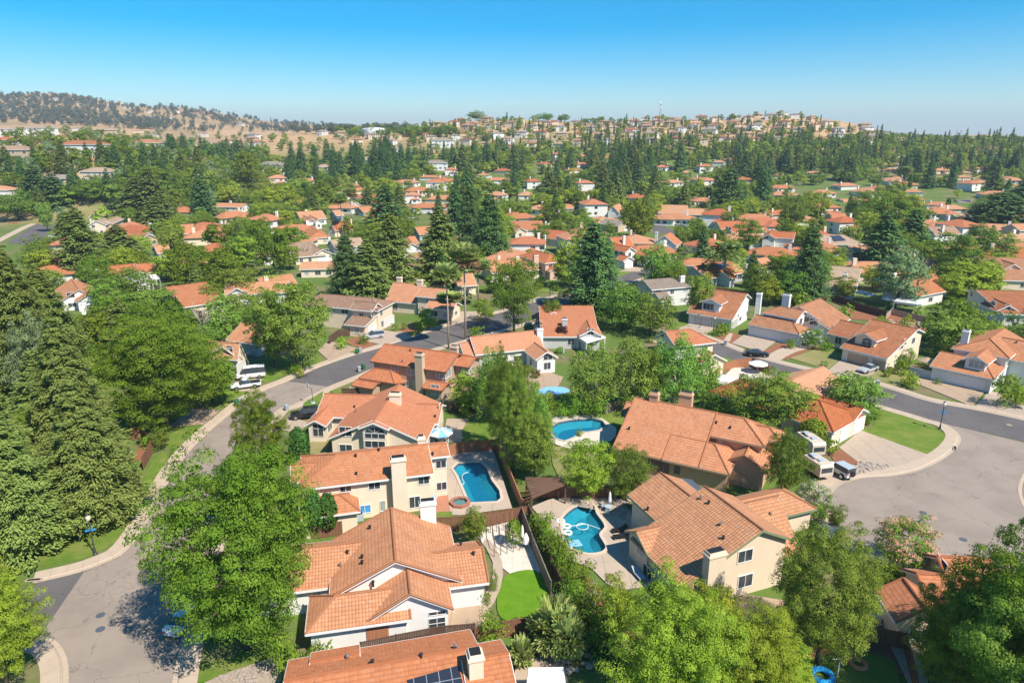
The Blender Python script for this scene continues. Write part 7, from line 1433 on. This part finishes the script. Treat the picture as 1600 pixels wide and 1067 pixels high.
# the nearest trees stand singly; the small rest joins the wood
STUFF = {}
cnt = {}
for t_ in TREES:
    c_ = t_['o']['category']; cnt[c_] = cnt.get(c_, 0)+1
for hp, kd, p, h, w, lab, grp in sorted(PEND, key=lambda q: -q[0]):
    c_ = CATN[kd][1]
    if cnt.get(c_, 0) < 285: put_tree(kd, p, h, w, lab, grp); cnt[c_] = cnt.get(c_, 0)+1
    else: STUFF.setdefault('conifer_wood' if c_ == 'conifer' else 'leafy_wood', []).append((kd, p, h, w))
def wood(name, n, poly, kinds, hr, lim=.12, ratio=None, k=.35):
    xs = [p[0] for p in poly]; ys = [p[1] for p in poly]; m = 0; tr = 0
    while m < n and tr < n*8:
        tr += 1; x, y = rnd.uniform(min(xs), max(xs)), rnd.uniform(min(ys), max(ys))
        if not inside((x, y), poly): continue
        p = GT(x, y)
        if p is None: continue
        if name == 'ridge_trees' and math.sin(p.x/85+2*math.sin(p.y/120))+math.sin(p.y/55+p.x/190) < rnd.uniform(-2.2, .6): continue
        kd = rnd.choice(kinds); h = rnd.uniform(*hr)*(1 if kd in ('pine', 'redwood') else .6); w = h*(.34 if kd in ('pine', 'redwood') else 1.1)
        if p.y < 700 and (not free(p, 2) or not clear_view(p, h, w, lim)): continue
        if p.y < 900 and crowd(p, w, k): continue
        if any((p.xy-q).length < 9 for q in fplaced): continue
        STUFF.setdefault(name, []).append((kd, p, h, w)); placed.append((p.x, p.y, w)); m += 1
wood('conifer_wood', 340, [(560, 268), (1600, 275), (1600, 222), (1380, 222), (1000, 226), (800, 236), (640, 245), (560, 250)], ['pine', 'pine', 'pine', 'redwood'], (11, 20), .12)
wood('leafy_wood', 500, [(1000, 340), (1600, 345), (1600, 222), (1400, 222), (1100, 232)], ['maple', 'ash', 'lime', 'oak'], (10, 17), .3, k=.28)
wood('leafy_wood', 900, [(400, 335), (1600, 345), (1600, 222), (1400, 222), (1000, 228), (660, 240), (400, 258)], ['maple', 'oak', 'ash', 'lime'], (10, 17), .14)
wood('leafy_wood', 420, [(0, 335), (420, 335), (420, 240), (200, 225), (0, 230)], ['maple', 'oak', 'ash', 'olive'], (9, 16), .14)
wood('leafy_wood', 750, [(60, 460), (420, 430), (640, 380), (1180, 450), (1600, 460), (1600, 330), (640, 320), (300, 320), (60, 400)], ['maple', 'ash', 'lime', 'oak', 'ash'], (13, 20), .32, k=.27)
wood('slope_trees', 420, [(640, 232), (650, 200), (760, 190), (980, 186), (1240, 178), (1310, 200), (1420, 222), (1000, 228)], ['maple', 'oak', 'ash', 'lime', 'pine'], (7, 13), .3)
wood('slope_trees', 160, [(0, 215), (200, 200), (420, 215), (640, 212), (640, 240), (300, 240), (0, 235)], ['oak', 'ash', 'olive', 'oak'], (7, 13), .1)
wood('ridge_trees', 1250, [(-40, 152), (60, 148), (200, 160), (400, 182), (560, 203), (640, 206), (640, 213), (300, 206), (-40, 190)], ['oak', 'olive', 'oak', 'oak'], (9, 20), .9)
wood('ridge_trees', 170, [(-40, 149), (80, 147), (200, 159), (400, 181), (560, 202), (400, 190), (200, 168), (-40, 160)], ['oak', 'pine', 'oak', 'oak'], (8, 15), .9)
wood('plain_trees', 420, [(1240, 228), (1350, 212), (1500, 217), (1600, 218), (1640, 228)], ['oak', 'ash', 'maple'], (6, 10), .9)
wood('plain_trees', 160, [(520, 206), (700, 206), (720, 214), (540, 216)], ['oak', 'oak', 'ash'], (9, 15), .9)
SLAB = dict(conifer_wood='dense belt of small dark conifers beyond the middle roofs', leafy_wood='mass of small leafy trees filling the land between far roofs', slope_trees='scattered small trees between the hillside houses', ridge_trees='dark scrub and oaks covering the far left ridge', plain_trees='thin line of trees along the flat horizon')
MIDM = {(k_, i): merged(k_, *PROTO[(k_, 'mid')][i]) for k_ in ('maple', 'ash', 'lime', 'oak', 'olive', 'birch', 'redwood', 'pine', 'cedar', 'plum') for i in (0, 1)}
for k_ in ('shrub', 'darkshrub', 'limeshrub'): MIDM[(k_, 0)] = MIDM[(k_, 1)] = PROTO[(k_, 'lo')][0][0]
for name, L in STUFF.items():
    Vs, tint, mi, mats, lv = [], [], [], [], []; nv = 0; loops = []; starts = []; nl = 0
    for kd, p, h, w in L:
        me = MIDM[(kd, rnd.randrange(2))] if h*1000/p.y > 20 and p.y < 420 else rnd.choice(PROTO[(kd, 'lo')])[0]; n = len(me.vertices); co = np.empty(n*3, np.float32); me.vertices.foreach_get('co', co); co = co.reshape(-1, 3)
        if not hasattr(put_tree, 'w2'): put_tree.w2 = {}
        nat = put_tree.w2.setdefault(me.name, float(co[:, 0].max()-co[:, 0].min())); s_ = w/nat; a = rnd.uniform(0, 6.28); c, s2 = math.cos(a), math.sin(a)
        step = 1; X = co[:, 0]*s_; Y = co[:, 1]*s_
        Vs.append(np.stack([X*c-Y*s2+p.x, X*s2+Y*c+p.y, co[:, 2]*h+p.z], 1))
        at = np.zeros(n, np.float32)
        if 'tint' in me.attributes: me.attributes['tint'].data.foreach_get('value', at)
        tint.append(np.clip(at+rnd.uniform(-.25, .25), 0, 1))
        li = np.empty(len(me.loops), np.int32); me.loops.foreach_get('vertex_index', li); loops.append(li+nv); nv += n
        ls = np.empty(len(me.polygons), np.int32); me.polygons.foreach_get('loop_start', ls); starts.append(ls+nl); nl += len(li)
        pm = np.empty(len(me.polygons), np.int32); me.polygons.foreach_get('material_index', pm)
        rem = []
        for m in me.materials:
            if name == 'ridge_trees' and m.name in ('leaf_oak', 'leaf_olive', 'leaf_pine'): m = M['leaf_far_haze']
            if m not in mats: mats.append(m)
            rem.append(mats.index(m))
        mi.append(np.array(rem, np.int32)[pm])
    me = bpy.data.meshes.new(name); Vc = np.concatenate(Vs); me.vertices.add(len(Vc)); me.vertices.foreach_set('co', Vc.reshape(-1).astype(np.float32)); lc = np.concatenate(loops); me.loops.add(len(lc)); me.loops.foreach_set('vertex_index', lc)
    sc_ = np.concatenate(starts); me.polygons.add(len(sc_)); me.polygons.foreach_set('loop_start', sc_)
    for m in mats: me.materials.append(m)
    me.polygons.foreach_set('material_index', np.concatenate(mi)); at = me.attributes.new('tint', 'FLOAT', 'POINT'); at.data.foreach_set('value', np.concatenate(tint).astype(np.float32)); me.update(); me.validate()
    tag(link(bpy.data.objects.new(name, me)), SLAB[name], 'trees', None, 'stuff')
# radio mast, water tank, hill roads
def GD(x, y):
    while GT(x, y) is None: y += .5
    return GT(x, y)
p = GD(1031, 182); r = empty('radio_mast', p, 0, 'tall thin lattice radio mast on the hilltop skyline', 'mast'); b = MB(); hm = 24
for a in (0, 2.09, 4.19): b.tube([(1.6*math.cos(a), 1.6*math.sin(a), 0), (.5*math.cos(a), .5*math.sin(a), hm)], .14, 5)
for k in range(9):
    z = hm*k/9; R = 1.6-1.1*k/9; P = [(R*math.cos(a), R*math.sin(a), z) for a in (0, 2.09, 4.19)]
    for i in range(3): b.tube([P[i], P[(i+1) % 3]], .08, 4); q = P[(i+1) % 3]; b.tube([P[i], (q[0]*.93, q[1]*.93, z+hm/9)], .07, 4)
b.build('lattice', M['rock'], r); b = MB(); b.box(-1.2, 1.2, -.6, .6, hm-3, hm-.4); b.box(-1.1, 1.1, -.5, .5, hm-9, hm-7); b.build('antenna', M['white'], r)
for x, y, hh, lb in ((1492, 222, 14, 'slim far mast left of the pair on the right horizon'), (1499, 222, 13, 'broader far mast right of the pair on the right horizon')):
    p = GD(x, y); b = MB(); b.tube([(0, 0, 0), (0, 0, hh)], [.35, .2], 6); b.box(-1.2, 1.2, -.2, .2, hh-1.2, hh-.9); o = b.build('radio_mast', M['rock']); o.location = p; tag(o, lb, 'mast')
p = GD(585, 212); b = MB(); R = 19*p.y/1067; b.lathe((0, 0, 0), [(R, -6), (R, 7), (R*.5, 8.3), (.1, 8.6)], 40); o = b.build('water_tank', M['white']); o.location = p; tag(o, 'large round white water tank on the far slope', 'tank')
for nm, ps, wd in (('hill_road', [(950, 214), (970, 207), (985, 200), (988, 195)], 9), ('hill_road', [(820, 226), (838, 220), (852, 215), (846, 212)], 8)):
    P = [GD(*q) for q in ps]; b = MB()
    for a, c in zip(P, P[1:]):
        N = 14
        for k in range(N):
            u, v = a.lerp(c, k/N), a.lerp(c, (k+1)/N); e = Vector((c.y-a.y, a.x-c.x, 0)).normalized()*wd/2
            q = [Vector((w.x, w.y, float(terr(w.x, w.y))+.35)) for w in (u-e, u+e, v+e, v-e)]; q = q if (q[1]-q[0]).cross(q[2]-q[0]).z > 0 else q[::-1]; b.face(q)
    tag(b.build('road', M['asphalt_light']), None, None, kind='structure')
for x, y, h, lb in ((744, 189, 11, 'dark spreading oak on the left part of the skyline'), (838, 190, 7, 'small dark skyline oak left of its pair'), (853, 190, 9, 'larger dark skyline oak right of its pair'), (882, 190, 8, 'bright leafy tree on the middle skyline')):
    put_tree('oak', GD(x, y), h, h*1.6, lb, lod='mid')
b = MB(); p = GD(1560, 221); b.box(-45, 45, -20, 20, -3, 5); o = b.build('distant_warehouse', M['wall_ltgrey']); o.location = (p.x, p.y+150, p.z); tag(o, 'long pale flat roofed building on the right horizon', 'building')
# ---------------------------------------------------------------- names for the trees
ORD = ['leftmost', 'second from left', 'third from left', 'fourth from left', 'fifth from left', 'sixth from left', 'seventh from left', 'eighth from left', 'ninth from left']
byl = {}
for t_ in TREES:
    if t_['lab']: continue
    x, y = t_['px']; d0 = DESC[t_['kind']][0 if t_['hp'] > 75 else 1]
    if t_['hp'] < 24 and t_['o'].get('group'):
        t_['o']['label'] = f"small {d0} in the {t_['o']['group'].split(' of ')[-1].split(' in ')[-1].split(' on ')[-1].split(' between ')[-1]}".replace('the the', 'the'); 
    best = min(LM, key=lambda m: math.hypot((m[0]-x)/max(25, m[3][2]-m[3][0]), (m[1]-y)/max(22, m[3][3]-m[3][1]))); dx, dy = x-best[0], y-best[1]
    ax = abs(dx)/max(25, best[3][2]-best[3][0]); ay = abs(dy)/max(22, best[3][3]-best[3][1])
    rel = ('left of' if dx < 0 else 'right of') if ax > ay else ('behind' if dy < 0 else 'in front of')
    t_['base'] = f"{d0} {rel} the {best[2]}"; byl.setdefault(t_['base'], []).append(t_)
for lab, L in byl.items():
    if len(L) == 1: L[0]['o']['label'] = lab; continue
    if len(L) > 10:
        for t_ in L: t_['o']['label'] = lab.replace('conifer', 'conifer in the thick of the row'); t_['o']['group'] = 'like '+lab+'s'
        continue
    L.sort(key=lambda t_: t_['px'][0])
    if len(L) == 2:
        a, b = sorted(L, key=lambda t_: t_['h'])
        if b['h'] > a['h']*1.15: a['o']['label'] = 'smaller '+lab; b['o']['label'] = 'larger '+lab; continue
    for i, t_ in enumerate(L): t_['o']['label'] = lab+', '+(ORD[i] if i < len(ORD) and not (i == len(L)-1 and i > 0) else 'rightmost' if i == len(L)-1 else ORD[8])
for t_ in TREES:
    if 'group' not in t_['o']: t_['o']['group'] = {'conifer': 'conifers', 'palm': 'palms', 'shrub': 'garden shrubs'}.get(t_['o']['category'], 'garden and street trees')
# ---------------------------------------------------------------- air
hb = MB(); hb.box(-9300, 9300, -9300, 9300, -14, 260); ho = hb.build('haze', [])
hm_ = bpy.data.materials.new('haze'); hm_.use_nodes = True; nt = hm_.node_tree; nt.nodes.remove(nt.nodes['Principled BSDF']); pv = nt.nodes.new('ShaderNodeVolumePrincipled')
pv.inputs['Color'].default_value = (.74, .88, 1, 1); pv.inputs['Density'].default_value = .00014; pv.inputs['Anisotropy'].default_value = 0.1
nt.links.new(pv.outputs[0], nt.nodes['Material Output'].inputs['Volume']); ho.data.materials.append(hm_); hm_.cycles.homogeneous_volume = True
ho['kind'] = 'stuff'; ho['label'] = 'thin pale blue summer haze over the whole neighbourhood'
print('objects', len(bpy.data.objects), 'trees', len(TREES))

for o in bpy.data.objects:
    L_ = str(o.get('label', '')).split(); i = len(L_)-1
    while len(L_) > 16 and i > 0:
        if L_[i] in ('the', 'and', 'a', 'with'): L_.pop(i)
        i -= 1
    if 'label' in o: o['label'] = ' '.join(L_)
    n_ = len(str(o.get('label', '')).split())
    if n_ > 16 or (o.get('category') and n_ < 4): print('LABEL', n_, o.name, o.get('label'))
